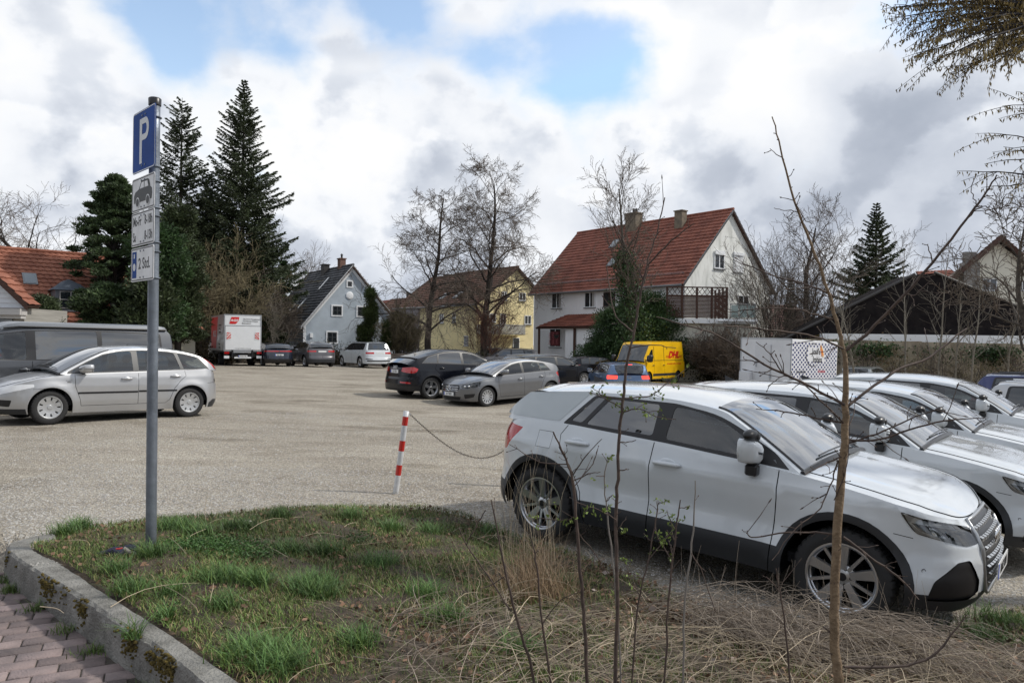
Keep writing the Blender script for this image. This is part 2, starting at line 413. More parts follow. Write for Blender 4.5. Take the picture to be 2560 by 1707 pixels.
def dens(l, n):
    out = []
    for a, c in zip(l[:-1], l[1:]):
        for k in range(n): out.append(a.lerp(c, k / n))
    return out + [l[-1]]
rk = random.Random(5)
o_, i_ = dens(outer, 10), dens(inner, 10)
def jig(p, a, z): return Vector((p[0] + rk.uniform(-a, a), p[1] + rk.uniform(-a, a), z + rk.uniform(-a, a) * .6))
rows = []
for k in range(len(o_)):
    a, c = o_[k], i_[k]; d = (c - a).normalized()
    rows.append([jig(a - d * .02, .002, ZP - .1), jig(a - d * .012, .003, ZP + .02), jig(a - d * .004, .004, ZK - .05), jig(a + d * .004, .004, ZK - .014), jig(a + d * .022, .003, ZK), jig(a.lerp(c, .5), .002, ZK + .002), jig(c - d * .02, .003, ZK), jig(c, .003, ZK - .02), jig(c + d * .004, .002, ZK - .22)])
kb = loft('kerb', rows, CONC, None); tag(kb, kind='structure')
# moss on the kerb face
MOSS = mat('moss', (.07, .055, .015), 1, col2=(.20, .145, .03), vs=30, bump=1, bs=160)
b = MB(); rm = random.Random(8)
seg = np.linspace(0, 1, 2)
for _ in range(3000):
    k = rm.randrange(12, len(o_) - 40); t = rm.random(); u = (k / len(o_))
    dn = math.sin(k * .55) + math.sin(k * .23 + 1) + .6 * math.sin(k * 1.3)
    if dn < .1 + rm.random() * 1.2: continue
    p = o_[k].lerp(o_[k + 1], t); d = (i_[k] - o_[k]).normalized(); z = ZK - abs(rm.gauss(0, .055)) - .002
    if z < ZP: continue
    q = p - d * (.010 if z < ZK - .02 else -.01 + .0); r_ = rm.uniform(.004, .012)
    b.ball((q.x, q.y, z), r_, r_, r_ * .7, 5, 3)
o = b.build('moss', MOSS, smooth=True); tag(o, 'yellow-brown moss growing on the kerb face', 'moss', kind='stuff')
# bricks: 20 x 10 cm in running courses
BR = mat('brick_paver', (.18, .145, .14), .9, col2=(.25, .195, .185), vs=6, island=.3, bump=.5, bs=90)
ca = onz(0, 1604.5, ZP); cb_ = onz(200, 1577, ZP); cu = (cb_ - ca).normalized(); cv = Vector((-cu.y, cu.x, 0))
vs, fs = [], []; rb = random.Random(2)
for j in range(-40, 14):
    for i in range(-12, 22):
        o0 = ca + cu * (i * .206 + (j % 2) * .103) + cv * (j * .105)
        c = o0 + cu * .1 + cv * .05
        if float(kerb_side(np.array(c.x), np.array(c.y))) < -.02 or c.y < 1.2: continue
        z = ZP + rb.uniform(-.0025, .0025); m_ = len(vs); e1 = .0035
        for dz, ins in ((-.04, 0), (-.006, 0), (0, .005)):
            for (a, c2) in ((e1 + ins, e1 + ins), (.206 - e1 - ins, e1 + ins), (.206 - e1 - ins, .105 - e1 - ins), (e1 + ins, .105 - e1 - ins)):
                p = o0 + cu * a + cv * c2; vs.append((p.x, p.y, z + dz + rb.uniform(-.0008, .0008)))
        for l in (0, 4):
            for q in range(4): fs.append((m_ + l + q, m_ + l + (q + 1) % 4, m_ + l + 4 + (q + 1) % 4, m_ + l + 4 + q))
        fs.append((m_ + 8, m_ + 9, m_ + 10, m_ + 11))
o = npmesh('paving', np.array(vs), np.array(fs), BR); tag(o, kind='structure')
sand = mat('joint_sand', (.07, .06, .05), 1, var=.3, vs=40, bump=.5, bs=200)
b = MB(); pv = [p - (i_[k] - o_[k]).normalized() * .0 for k, p in enumerate(o_) if k < len(o_) - 34]
b.add([(p.x, p.y, ZP - .008) for p in pv] + [(-9, pv[-1].y + .4, ZP - .008), (-9, -4, ZP - .008), (pv[0].x, -4, ZP - .008)], [tuple(range(len(pv) + 3))]); o = b.build('joint_sand', sand); tag(o, kind='structure')
# verge: soil under the grass
VERGE_PX = [(140, 1346), (240, 1322), (390, 1303), (560, 1290), (700, 1275), (830, 1270), (950, 1272), (1060, 1268), (1150, 1285), (1260, 1330), (1400, 1375), (1600, 1450), (1760, 1530), (2000, 1600), (2200, 1600), (2400, 1570), (2620, 1500)]
vp = [hit(*p) for p in VERGE_PX]
VERGE = [(p.x, p.y) for p in inner[1:][::1]] + [(p.x, p.y) for p in vp] + [(6.5, 5.2), (6.5, .5), (inner[0].x, .5)]
SOIL = mat('soil', (.036, .026, .018), 1, col2=(.085, .063, .042), vs=12, bump=1, bs=45)
def in_verge(X, Y): return inpoly(X.ravel(), Y.ravel(), VERGE).reshape(X.shape)
def build_verge():
    poly = [(a, c) for a, c in VERGE]; vv, ff, c = cdt(poly, [], .12)
    P_ = np.array(poly); d = np.full(len(vv), 9.)
    for a, c2 in zip(P_, np.roll(P_, -1, 0)):
        e_ = c2 - a; t = np.clip(((vv - a) @ e_) / (e_ @ e_ + 1e-9), 0, 1); d = np.minimum(d, np.hypot(*(vv - a - e_ * t[:, None]).T))
    z = gz(vv[:, 0], vv[:, 1]) + np.clip(d / .15, 0, 1) * .035 - .012 + .02 * np.sin(vv[:, 0] * 7 + 2 * np.sin(vv[:, 1] * 5)) * np.clip(d / .3, 0, 1)
    return vv, ff, z, d
# ---------------------------------------------------------------- vehicles
BLK = mat('black_trim', (0.012, 0.012, 0.014), 0.35)
CLAD = mat('cladding', (0.022, 0.024, 0.028), 0.5, bump=0.1, bs=300)
DARK = mat('dark_inside', (0.004, 0.004, 0.004), 0.95, spec=0.1)
RUB = mat('tyre_rubber', (0.02, 0.02, 0.021), 0.75, bump=.15, bs=120)
ALU = mat('wheel_alloy', (0.55, 0.56, 0.58), 0.28, 0.9)
ALUD = mat('wheel_dark', (0.10, 0.10, 0.11), 0.35, 0.8)
HUBS = mat('hubcap_silver', (0.50, 0.51, 0.52), 0.35, 0.5)
CHR = mat('chrome', (0.75, 0.76, 0.78), 0.12, 1.0)
SATIN = mat('satin_metal', (0.42, 0.43, 0.44), 0.3, 0.8)
GLS = glass_mat('car_glass', (0.34, 0.42, 0.46))
GLW = glass_mat('windscreen_glass', (0.30, 0.36, 0.38), base=.28)
GLD = glass_mat('privacy_glass', (0.04, 0.05, 0.06), base=.12)
GLF = mat('far_glass', (0.012, 0.016, 0.02), 0.04, spec=1.0, coat=.6)
LENS = glass_mat('lamp_lens', (0.85, 0.87, 0.88))
REDL = mat('red_lamp', (0.42, 0.008, 0.008), 0.08, coat=1.0)
REDON = mat('lit_brake_lamp', (0.6, 0.02, 0.02), 0.2, em=(1, 0.05, 0.03, 1.8))
ORL = mat('orange_lamp', (0.7, 0.16, 0.02), 0.15, coat=1)
WHL = mat('white_lamp', (0.8, 0.82, 0.85), 0.1, coat=1)
PLT = mat('number_plate', (0.75, 0.76, 0.76), 0.4)
PBL = mat('plate_blue', (0.02, 0.08, 0.5), 0.4)
INK = mat('black_lettering', (0.015, 0.015, 0.015), 0.5)
SEAT = mat('seat_cloth', (0.016, 0.017, 0.02), 0.9)
def paint(name, col, metal=0.0, rough=0.3, coat=1.0, dirt=0.02):
    return mat(name, col, rough, metal, coat=coat, var=dirt, vs=3.0)
P_WHITE = paint('paint_white', (0.60, 0.635, 0.665), 0, .2)
P_WHITE2 = paint('paint_blade_white', (0.44, 0.48, 0.50), 0, .3)
P_SILV = paint('paint_silver', (0.46, 0.465, 0.475), .55, .36)
P_GREY = paint('paint_grey', (0.17, 0.175, 0.185), .6, .33)
P_VAN = paint('paint_van_grey', (0.085, 0.09, 0.10), .5, .33)
P_BLACK = mat('paint_black', (0.004, 0.005, 0.009), .2, 0, spec=.35, coat=.15)
P_NAVY = paint('paint_navy', (0.015, 0.02, 0.035), .2, .25)
P_BLUE = paint('paint_blue', (0.10, 0.17, 0.30), .5, .33)
P_DBLUE = paint('paint_dark_blue', (0.02, 0.03, 0.12), .4, .3)
P_EV = paint('paint_bronze_grey', (0.10, 0.095, 0.10), .5, .33)
P_YEL = paint('paint_yellow', (0.86, 0.50, 0.005), 0, .35, .6)
P_SIL2 = paint('paint_silver_green', (0.33, 0.36, 0.37), .6, .36)
def catmull(pts, n=6):
    P = np.array(pts, float); out = []
    Q = np.vstack([2 * P[0] - P[1], P, 2 * P[-1] - P[-2]])
    for i in range(len(P) - 1):
        p0, p1, p2, p3 = Q[i:i + 4]
        for k in range(n):
            t = k / n
            out.append(0.5 * ((2 * p1) + (-p0 + p2) * t + (2 * p0 - 5 * p1 + 4 * p2 - p3) * t * t + (-p0 + 3 * p1 - 3 * p2 + p3) * t ** 3))
    out.append(P[-1]); return np.array(out)
def rpoly(pts, r=0.03, n=3):             # polygon with rounded corners; a point may carry its own radius
    out = []; m = len(pts)
    for i in range(m):
        p = np.array(pts[i][:2], float); a = np.array(pts[i - 1][:2], float); b = np.array(pts[(i + 1) % m][:2], float)
        rr = pts[i][2] if len(pts[i]) > 2 else r
        u = a - p; v = b - p; lu = np.linalg.norm(u); lv = np.linalg.norm(v)
        q = min(rr, lu * .45, lv * .45)
        if q < 1e-4: out.append(tuple(p)); continue
        s, e = p + u / lu * q, p + v / lv * q
        for k in range(n + 1):
            t = k / n; out.append(tuple((1 - t) ** 2 * s + 2 * t * (1 - t) * p + t * t * e))
    return out
def inpoly(px, py, poly):
    P = np.asarray(poly, float); x, y = P[:, 0], P[:, 1]; x2, y2 = np.roll(x, -1), np.roll(y, -1)
    px = px[:, None]; py = py[:, None]
    c = ((y > py) != (y2 > py)) & (px < (x2 - x) * (py - y) / np.where(y2 == y, 1e-12, y2 - y) + x)
    return c.sum(1) % 2 == 1
def buf(line, w):                         # a polyline widened to a thin polygon
    P = np.array(line, float); n = len(P); L_, R_ = [], []
    for i in range(n):
        d = P[min(i + 1, n - 1)] - P[max(i - 1, 0)]; d /= np.linalg.norm(d) + 1e-9
        q = np.array([-d[1], d[0]]) * w / 2; L_.append(tuple(P[i] + q)); R_.append(tuple(P[i] - q))
    return L_ + R_[::-1]
def cdt(outline, cons, res):
    V_, E_ = [], []
    for poly in [outline] + cons:
        b = len(V_); n = len(poly)
        # subdivide the long edges
        pts = []
        for i in range(n):
            a = np.array(poly[i]); c = np.array(poly[(i + 1) % n]); L_ = np.linalg.norm(c - a); k = max(1, int(L_ / res))
            for j in range(k): pts.append(tuple(a + (c - a) * j / k))
        V_ += pts; m = len(pts); E_ += [(b + i, b + (i + 1) % m) for i in range(m)]
    O_ = np.array(outline); x0, z0 = O_.min(0); x1, z1 = O_.max(0)
    gx, gz = np.meshgrid(np.arange(x0 + res * .5, x1, res), np.arange(z0 + res * .5, z1, res))
    g = np.stack([gx.ravel(), gz.ravel()], 1); g = g[inpoly(g[:, 0], g[:, 1], outline)]
    if len(g):                             # keep the grid off the constraint lines
        C_ = np.array(V_); d = np.sqrt(((g[:, None, :] - C_[None, :, :]) ** 2).sum(2)).min(1); g = g[d > res * .45]
    V_ += [tuple(p) for p in g]
    r = geometry.delaunay_2d_cdt([Vector(p) for p in V_], E_, [], 0, 1e-5)
    vv = np.array([tuple(p) for p in r[0]]); ff = []
    for f in r[2]:
        for k in range(1, len(f) - 1): ff.append((f[0], f[k], f[k + 1]))
    ff = np.array(ff); c = vv[ff].mean(1)
    a = vv[ff]; area = (a[:, 1, 0] - a[:, 0, 0]) * (a[:, 2, 1] - a[:, 0, 1]) - (a[:, 1, 1] - a[:, 0, 1]) * (a[:, 2, 0] - a[:, 0, 0])
    ff = np.where((area < 0)[:, None], ff[:, ::-1], ff)
    keep = inpoly(c[:, 0], c[:, 1], outline) & (abs(area) > 1e-10)
    return vv, ff[keep], c[keep]
def surf_mesh(name, uv, tri, fn, mt, parent, off=0.0, sides=(1, -1), eps=4e-3):
    """triangles of a (u, v) domain lifted by fn(u, v) -> xyz (left side), mirrored, with exact normals"""
    if len(tri) == 0: return None
    ids, inv = np.unique(tri, return_inverse=True); tri = inv.reshape(tri.shape); q = uv[ids]
    P = fn(q[:, 0], q[:, 1]); U1 = fn(q[:, 0] + eps, q[:, 1]); U0 = fn(q[:, 0] - eps, q[:, 1]); V1 = fn(q[:, 0], q[:, 1] + eps); V0 = fn(q[:, 0], q[:, 1] - eps)
    Nn = np.cross(U1 - U0, V1 - V0); ln = np.linalg.norm(Nn, axis=1, keepdims=True); Nn = Nn / np.maximum(ln, 1e-12)
    f0 = P[tri]; gn = np.cross(f0[:, 1] - f0[:, 0], f0[:, 2] - f0[:, 0])
    # make everything point away from the middle of the car
    out = np.where((Nn * (P - np.array([np.clip(P[:, 0], -.8, .8), P[:, 0] * 0, P[:, 0] * 0 + .6]).T)).sum(1) < 0, -1, 1)[:, None]
    Nn = Nn * out
    P = P + Nn * off
    fl = (gn * Nn[tri].mean(1)).sum(1) < 0
    tri = np.where(fl[:, None], tri[:, ::-1], tri)
    Vs, Fs, Ns = [], [], []; b = 0
    for sd_ in sides:
        m = np.array([1, sd_, 1])
        Vs.append(P * m); Ns.append(Nn * m); Fs.append((tri if sd_ > 0 else tri[:, ::-1]) + b); b += len(P)
    o = npmesh(name, np.vstack(Vs), np.vstack(Fs), mt, parent, smooth=True)
    try: o.data.normals_split_custom_set_from_vertices(np.vstack(Ns).tolist())
    except Exception: pass
    return o
def plate(parent, M4, txt, w=.52, h=.11, far=False):
    b = MB(); b.box(-w / 2, -h / 2, 0, w / 2, h / 2, .006, M4); o = b.build('number_plate', PLT, parent)
    if not far:
        b = MB(); b.box(-w / 2 + .004, -h / 2 + .004, .006, -w / 2 + .045, h / 2 - .004, .0075, M4); b.build('plate_band', PBL, o)
        text_obj('plate_lettering', txt, .092, INK, o, M4 @ Matrix.Translation((.02, -.002, .0065)), xs=.8, bold=.001)
    return o
RINGSMALL = None
def make_wheel(parent, x, y, side, Rt, rim, width, style, near=True, steer=0.0):
    """side=+1 left; the wheel is an Empty with a tyre and a rim"""
    e_ = empty('wheel'); e_.parent = parent; e_.location = (x, y * side, Rt)
    e_.rotation_euler = (R(-90 * side), 0, 0) if not steer else (R(-90 * side), 0, steer)
    n = 96 if near else 32
    w_ = width; b = MB()
    prof = [(rim - .01, -w_ * .42), (rim + .006, -w_ * .46), (rim + .03, -w_ * .5), (Rt - .045, -w_ * .5), (Rt - .012, -w_ * .44), (Rt, -w_ * .36)]
    if near: prof += [(Rt, -w_ * .15), (Rt - .008, -w_ * .13), (Rt - .008, -w_ * .11), (Rt, -w_ * .09), (Rt, w_ * .09), (Rt - .008, w_ * .11), (Rt - .008, w_ * .13), (Rt, w_ * .15)]
    prof += [(Rt, w_ * .36), (Rt - .012, w_ * .44), (Rt - .045, w_ * .5), (rim + .03, w_ * .5), (rim + .006, w_ * .46), (rim - .01, w_ * .42)]
    if near:
        n = 144; vs = []
        for (r, h) in prof:
            for k in range(n):
                t = 2 * PI * k / n; q = r
                if r > Rt - .02:
                    ph = (k + (2 if h > 0 else 0) + int(abs(h) / w_ * 6)) % 4
                    if ph == 0: q = r - .010
                vs.append((q * math.cos(t), q * math.sin(t), h))
        fs = [(i * n + k, i * n + (k + 1) % n, (i + 1) * n + (k + 1) % n, (i + 1) * n + k) for i in range(len(prof) - 1) for k in range(n)]
        b.add(vs, fs)
    else: b.lathe(prof, n)
    b.build('tyre', RUB, e_, angle=30)
    b = MB(); o = w_ * .46
    b.lathe([(rim, -w_ * .4), (rim - .012, -w_ * .4), (rim - .03, 0), (rim - .025, o - .03), (rim - .006, o - .012), (rim + .004, o - .004), (rim + .006, o + .002), (rim - .004, o + .002), (rim - .012, o - .006), (rim - .02, o - .03)], 48 if near else 24)
    def spoke(a0, w0, w1, r0, r1, h0, h1, th=.02):
        M4 = Matrix.Rotation(a0, 4, 'Z')
        vs = [(r0, -w0, h0), (r0, w0, h0), (r1, w1, h1), (r1, -w1, h1), (r0, -w0 * 1.2, h0 - th), (r0, w0 * 1.2, h0 - th), (r1, w1 * 1.2, h1 - th), (r1, -w1 * 1.2, h1 - th)]
        b.add([M4 @ Vector(v) for v in vs], [(0, 3, 2, 1)[::-1], (4, 5, 6, 7)[::-1], (0, 1, 5, 4)[::-1], (1, 2, 6, 5)[::-1], (2, 3, 7, 6)[::-1], (3, 0, 4, 7)[::-1]])
    h0, h1 = o - .035, o - .008; rr = rim - .012; mt = ALU
    if style == 'ten':        # five wide blades, each with a slim partner
        for k in range(5):
            a = 2 * PI * k / 5 + .3
            spoke(a, .022, .036, .05, rr, h0, h1); spoke(a + .62, .012, .010, .05, rr, h0 - .004, h1 - .003)
        b.lathe([(0, h0 + .004), (.035, h0 + .004), (.05, h0 - .002), (.085, h0 - .012), (.088, h0 - .05)], 30)
    elif style == 'five':
        for k in range(5): spoke(2 * PI * k / 5 + .2, .03, .05, .04, rr, h0, h1); 
        b.lathe([(0, h0 + .004), (.05, h0 + .002), (.075, h0 - .012), (.08, h0 - .05)], 24)
    elif style == 'multi':
        for k in range(10): spoke(2 * PI * k / 10, .010, .018, .04, rr, h0, h1)
        b.lathe([(0, h0 + .004), (.05, h0 + .002), (.07, h0 - .012), (.075, h0 - .05)], 24)
    elif style == 'cap12':
        mt = HUBS
        for k in range(12): spoke(2 * PI * k / 12, .016, .022, .05, rr, h0 + .01, h1, .012)
        b.lathe([(0, h0 + .014), (.04, h0 + .014), (.07, h0 + .01), (.075, h0 - .02)], 24)
    elif style == 'cap9':     # dished hub cap with nine holes round its rim
        mt = HUBS; n9 = 9; rows = []
        for r, h in [(.0, h0 + .012), (.035, h0 + .012), (.045, h0 + .004), (.075, h0 + .002), (rim * .60, h0 + .012)]:
            rows.append((r, h))
        b.lathe(rows, 45)
        for k in range(n9): spoke(2 * PI * k / n9, .030, .046, rim * .55, rr, h0 + .012, h1 - .002, .02)
        b.lathe([(rim * .90, h1 - .004), (rim - .01, h1)], 45)
    elif style == 'steel':
        mt = ALUD; b.lathe([(0, h0), (.06, h0), (.08, h0 - .03), (rim * .7, h0 - .02), (rim - .02, h0 - .05)], 24)
    b.build('rim', mt, e_, angle=25)
    b = MB(); b.lathe([(rim - .02, -w_ * .1), (.0, -w_ * .1)], 24)
    b.lathe([(.15 if near else .12, 0), (.15 if near else .12, h0 - .05), (0, h0 - .05)], 24)
    b.build('brake', DARK, e_)
    if near and style in ('ten', 'five', 'multi'):
        b = MB()
        for k in range(5):
            a = 2 * PI * k / 5; b.lathe([(.011, h0 - .02), (.011, h0 + .0), (0, h0 + .0)], 8, Matrix.Translation((.056 * math.cos(a), .056 * math.sin(a), 0)))
        b.lathe([(0, h0 + .008), (.028, h0 + .0075), (.03, h0)], 20)
        b.build('wheel_bolts', BLK, e_)
    return e_
class Car:
    def __init__(s, root, sp, paint_, near=True, glass=None):
        s.root, s.sp, s.near, s.paint = root, sp, near, paint_
        s.glass = glass if glass else (GLS if near else GLF)
        W_, xf, xr = sp['W'], sp['xf'], sp['xr']; s.W, s.xf, s.xr = W_, xf, xr
        s.cf, s.cr, n = sp.get('cf', .8), sp.get('cr', .6), sp.get('n', 3.0)
        s.nn = n
        ph = np.linspace(0, PI / 2, 40)
        rx = xr + s.cr - s.cr * np.cos(ph) ** (2 / n); ry = W_ * np.sin(ph) ** (2 / n)
        fx = (xf - s.cf + s.cf * np.cos(ph) ** (2 / n))[::-1]; fy = (W_ * np.sin(ph) ** (2 / n))[::-1]
        px = np.concatenate([rx, fx]); py = np.concatenate([ry, fy])
        s.ps = np.concatenate([[0], np.cumsum(np.hypot(np.diff(px), np.diff(py)))]); s.px, s.py = px, py; s.S = s.ps[-1]
        s.zx, s.zz = np.array(sp['belt']).T
        s.dyz = np.array(sp['sect']).T; s.df = np.array(sp['front']).T; s.dr = np.array(sp['rear']).T
        s.R = sp['R']; s.ax = sp['wb'] / 2; s.ra = sp.get('ra', s.R + .055)
    def plan(s, t):
        t = np.asarray(t, float); return np.interp(t, s.ps, s.px), np.interp(t, s.ps, s.py)
    def sx(s, x): return float(np.interp(x, s.px, s.ps))
    def sf(s, y): i = len(s.ps) // 2; return float(np.interp(y, s.py[i:][::-1], s.ps[i:][::-1]))     # on the nose
    def sr(s, y): i = len(s.ps) // 2; return float(np.interp(y, s.py[:i], s.ps[:i]))
    def zs(s, x): return np.interp(x, s.zx, s.zz)
    def P(s, t, z):
        x0, y0 = s.plan(t); z = np.asarray(z, float)
        ef = np.clip((x0 - (s.xf - s.cf)) / s.cf, 0, 1) ** 1.5; er = np.clip(((s.xr + s.cr) - x0) / s.cr, 0, 1) ** 1.5
        x = x0 - np.interp(z, *s.df) * ef + np.interp(z, *s.dr) * er
        dy = np.interp(z, *s.dyz)
        y = y0 * (1 - dy / s.W)
        for a in (s.ax, -s.ax):           # wheel-arch flares
            d = np.hypot(x0 - a, z - s.R); y = y + s.sp.get('flare', .018) * np.exp(-((d - s.ra) / .11) ** 2) * (z > s.R * .2) * np.clip(y0 / s.W - .5, 0, .5) * 2
        return np.stack([x, y, z + 0 * x], -1)
    def conv(s, poly):
        """side-view points (x, z); ('f', y, z) lies on the nose and ('r', y, z) on the tail"""
        out = []
        for p in poly:
            if p[0] == 'f': out.append((s.sf(p[1]),) + tuple(p[2:]))
            elif p[0] == 'r': out.append((s.sr(p[1]),) + tuple(p[2:]))
            else: out.append((s.sx(p[0]),) + tuple(p[1:]))
        return out
    def body(s):
        sp = s.sp; res = .055 if s.near else .11
        zb, R_, ra = sp['zb'], s.R, s.ra
        def arc(xa, r, n=22): return [(xa + r * math.cos(t), R_ + r * math.sin(t)) for t in np.linspace(PI, 0, n)]
        bot = [('r', .0, sp.get('zbr', zb)), ('r', s.W * .7, sp.get('zbr', zb)), (-s.ax - ra, zb)] + arc(-s.ax, ra) + [(-s.ax + ra, zb), (s.ax - ra, zb)] + arc(s.ax, ra) + [(s.ax + ra, zb), ('f', s.W * .7, sp.get('zbf', zb)), ('f', 0., sp.get('zbf', zb))]
        bot = s.conv(bot)
        tt = np.linspace(s.S, 0, 90 if s.near else 50); top = [(float(t), float(s.zs(s.plan(t)[0]))) for t in tt]
        outline = [tuple(p[:2]) for p in bot] + top
        feats = []                       # (part, polygon in (s, z), material, mirrored as one?, offset)
        for f in sp['feats']:
            nm, kind, poly, mt = f[:4]; o = f[4] if len(f) > 4 else 0.0; r = f[5] if len(f) > 5 else .02
            if kind == 'line': q = s.conv(poly); q = [tuple(map(float, p[:2])) for p in q]; feats.append((nm, buf(q, f[4] if len(f) > 4 else .008), None, 0, 0)); continue
            q = s.conv(poly); q = rpoly(q, r) if r > 0 else [tuple(p[:2]) for p in q]
            feats.append((nm, q, mt, kind == 'both', o))
        if sp.get('clad'):
            wc = sp['clad_w']; zc = sp['clad']; m = sp.get('clad_mat', CLAD)
            for xa in (-s.ax, s.ax):
                pts = [(xa - ra - wc, zb - .02)] + [(xa - ra - wc, zc)] * 0 + arc(xa, ra + wc) + [(xa + ra + wc, zb - .02)]
                feats.append(('arch_trim', [tuple(map(float, p[:2])) for p in s.conv(pts)], m, False, 0.004 + (xa > 0) * 1e-4))
            feats.append(('sill_trim', [tuple(map(float, p[:2])) for p in s.conv([(-s.ax, zb - .02), (-s.ax, zc), (s.ax, zc + .0), (s.ax, zb - .02)])], m, False, 0.002))
            feats.append(('front_bumper_trim', [tuple(map(float, p[:2])) for p in s.conv([(s.ax, zb - .02), (s.ax, sp['clad_f']), ('f', s.W * .6, sp['clad_f'] - .02), ('f', -.0, sp['clad_f'] - .02)])] + [(s.S + .05, sp['clad_f'] - .02), (s.S + .05, zb - .1)] + [s.conv([(s.ax, zb - .1)])[0]], m, True, 0.002))
            feats.append(('rear_bumper_trim', [(-.05, zb - .1), (-.05, sp['clad_r'])] + [tuple(map(float, p[:2])) for p in s.conv([('r', s.W * .7, sp['clad_r']), (-s.ax, sp['clad_r']), (-s.ax, zb - .1)])], m, True, 0.002))
        cons = [f[1] for f in feats]
        mxs = s.S
        cons = [[(min(max(a, 0), mxs), b_) for a, b_ in c] for c in cons]
        vv, ff, c = cdt(outline, cons, res)
        own = np.full(len(ff), -1)
        for i in range(len(feats) - 1, -1, -1):
            own[inpoly(c[:, 0], c[:, 1], feats[i][1])] = i
        fn = s.P
        done = set()
        groups = {}
        for i, f in enumerate(feats): groups.setdefault((f[0], f[2].name if f[2] else None, f[3], f[4]), []).append(i)
        for (nm, mn, both, off), ids in groups.items():
            if mn is None: continue
            tri = ff[np.isin(own, ids)]
            if nm == 'arch_trim':
                for sd_ in (1, -1): surf_mesh(nm, vv, tri, fn, bpy.data.materials[mn], s.root, off, (sd_,))
            elif both: surf_mesh(nm, vv, tri, fn, bpy.data.materials[mn], s.root, off)
            else:
                for sd_ in (1, -1): surf_mesh(nm, vv, tri, fn, bpy.data.materials[mn], s.root, off, (sd_,))
        surf_mesh('body', vv, ff[own == -1], fn, s.paint, s.root)
        surf_mesh('inner_shell', vv, ff, fn, DARK, s.root, -.03)
        s.deck()
        # wheel wells and floor
        b = MB()
        for xa in (-s.ax, s.ax):
            for sd_ in (1, -1):
                rows = []
                for t in np.linspace(-.15, PI + .15, 16):
                    rows.append([(xa + (ra + .01) * math.cos(t), sd_ * yv, R_ + (ra + .01) * math.sin(t)) for yv in (s.W - .05, s.W - .38)])
                b.grid(rows)
        b.box(s.xr + .25, -s.W + .38, zb + .02, s.xf - .25, s.W - .38, zb + .2)
        b.box(-s.ax + ra, -s.W + .12, zb + .02, s.ax - ra, s.W - .12, zb + .12)
        b.build('underbody', DARK, s.root)
    def deck(s):
        sp = s.sp
        def rows(t0, t1, n, cr, pw, dz=0.0, etas=None):
            out = []
            for t in np.linspace(t0, t1, n):
                z = float(s.zs(s.plan(t)[0])); p = s.P(np.array([t]), np.array([z]))[0]; c = cr * min(1, (p[1] / s.W) ** 2 * 1.3)
                out.append([(p[0], p[1] * e_, z + c * (1 - abs(e_) ** pw) + dz) for e_ in etas])
            return out
        xc = sp['T'][0][0]; et = np.array([-1, -.97, -.93, -.885] + list(np.linspace(-.87, .87, 17)) + [.885, .93, .97, 1])
        t0 = s.sx(xc - .25)
        rw = rows(t0, s.S - 1e-3, 34 if s.near else 18, sp.get('hoodc', .07), 2.6, 0, et)
        # hood creases
        kc = sp.get('crease', .0)
        if kc:
            for r in rw:
                for j, e_ in enumerate(et):
                    x, y, z = r[j]; r[j] = (x, y, z + kc * (np.clip((abs(e_) - .45) / .06, 0, 1) - np.clip((abs(e_) - .80) / .1, 0, 1)) * min(1, max(0, (s.xf - .1 - x) / .4)))
        b = MB(); b.grid(rw); o = b.build('bonnet', s.paint, s.root, smooth=True)
        for sd_ in (1, -1):               # bonnet seam
            b = MB(); b.tube([(r[3 if sd_ < 0 else -4][0], r[3 if sd_ < 0 else -4][1], r[3 if sd_ < 0 else -4][2] + .0005) for r in rw[3:-2]], .0045, 4)
            b.build('bonnet_seam', DARK, o)
        t1 = s.sx(sp['T'][-1][0] + .2)
        rw = rows(1e-3, t1, 14, .03, 2.5, 0, et); b = MB(); b.grid(rw, True); b.build('tailgate_top', s.paint if not sp.get('reardark') else BLK, s.root, smooth=True)
    # ---- greenhouse
    def YG(s, x, z):
        x = np.asarray(x, float); z = np.asarray(z, float)
        sp = s.sp; zb_ = s.zs(x)
        x0 = np.clip(x, s.xr + .02, s.xf); t = np.interp(x0, s.px, s.ps); ys = s.P(t, zb_)[..., 1]
        ys = np.minimum(ys, s.W - .03)
        h = np.maximum(z - zb_, -.05); k1, k2 = sp.get('tum', (.28, .22))
        cab = 1 - sp.get('wrap', .06) * np.clip((x - sp.get('xwrap', .2)) / .9, 0, 1.5) ** 2
        return (ys - .012 - k1 * h - k2 * h * h) * np.where(h > 0, 1 - (1 - cab) * np.clip(h / .25, 0, 1), 1)
    def cabin(s):
        sp = s.sp; res = .05 if s.near else .1
        T = catmull([(p[0], p[1], p[2]) for p in sp['T']], 5 if s.near else 3)      # x, z, bulge
        kidx = [i * (5 if s.near else 3) for i in range(len(sp['T']))]
        sil = [(float(p[0]), float(p[1])) for p in T]
        xb = np.linspace(T[-1][0], T[0][0], 24)[1:-1]
        outline = sil[::-1][::1]
        belt = [(float(x), float(s.zs(x)) - .01) for x in xb]
        outline = [sil[-1]] + belt + [sil[0]] + [p for p in sil[1:-1]]
        feats = []
        for f in sp['win']:
            nm, poly, mt = f[:3]; r = f[3] if len(f) > 3 else .03; q = rpoly(poly, r)
            feats.append((nm, q, mt, 0.0))
        for f in sp.get('dlo', []):
            r = .04; feats.append(('window_trim', rpoly(f[0], r), f[1], 0.0))
        for ln in sp.get('gseam', []): feats.insert(0, ('seam', buf(ln, .008), None, 0))
        vv, ff, c = cdt(outline, [f[1] for f in feats], res)
        own = np.full(len(ff), -1)
        for i in range(len(feats) - 1, -1, -1): own[inpoly(c[:, 0], c[:, 1], feats[i][1])] = i
        fn = lambda x, z: np.stack([x, s.YG(x, z), z + 0 * x], -1)
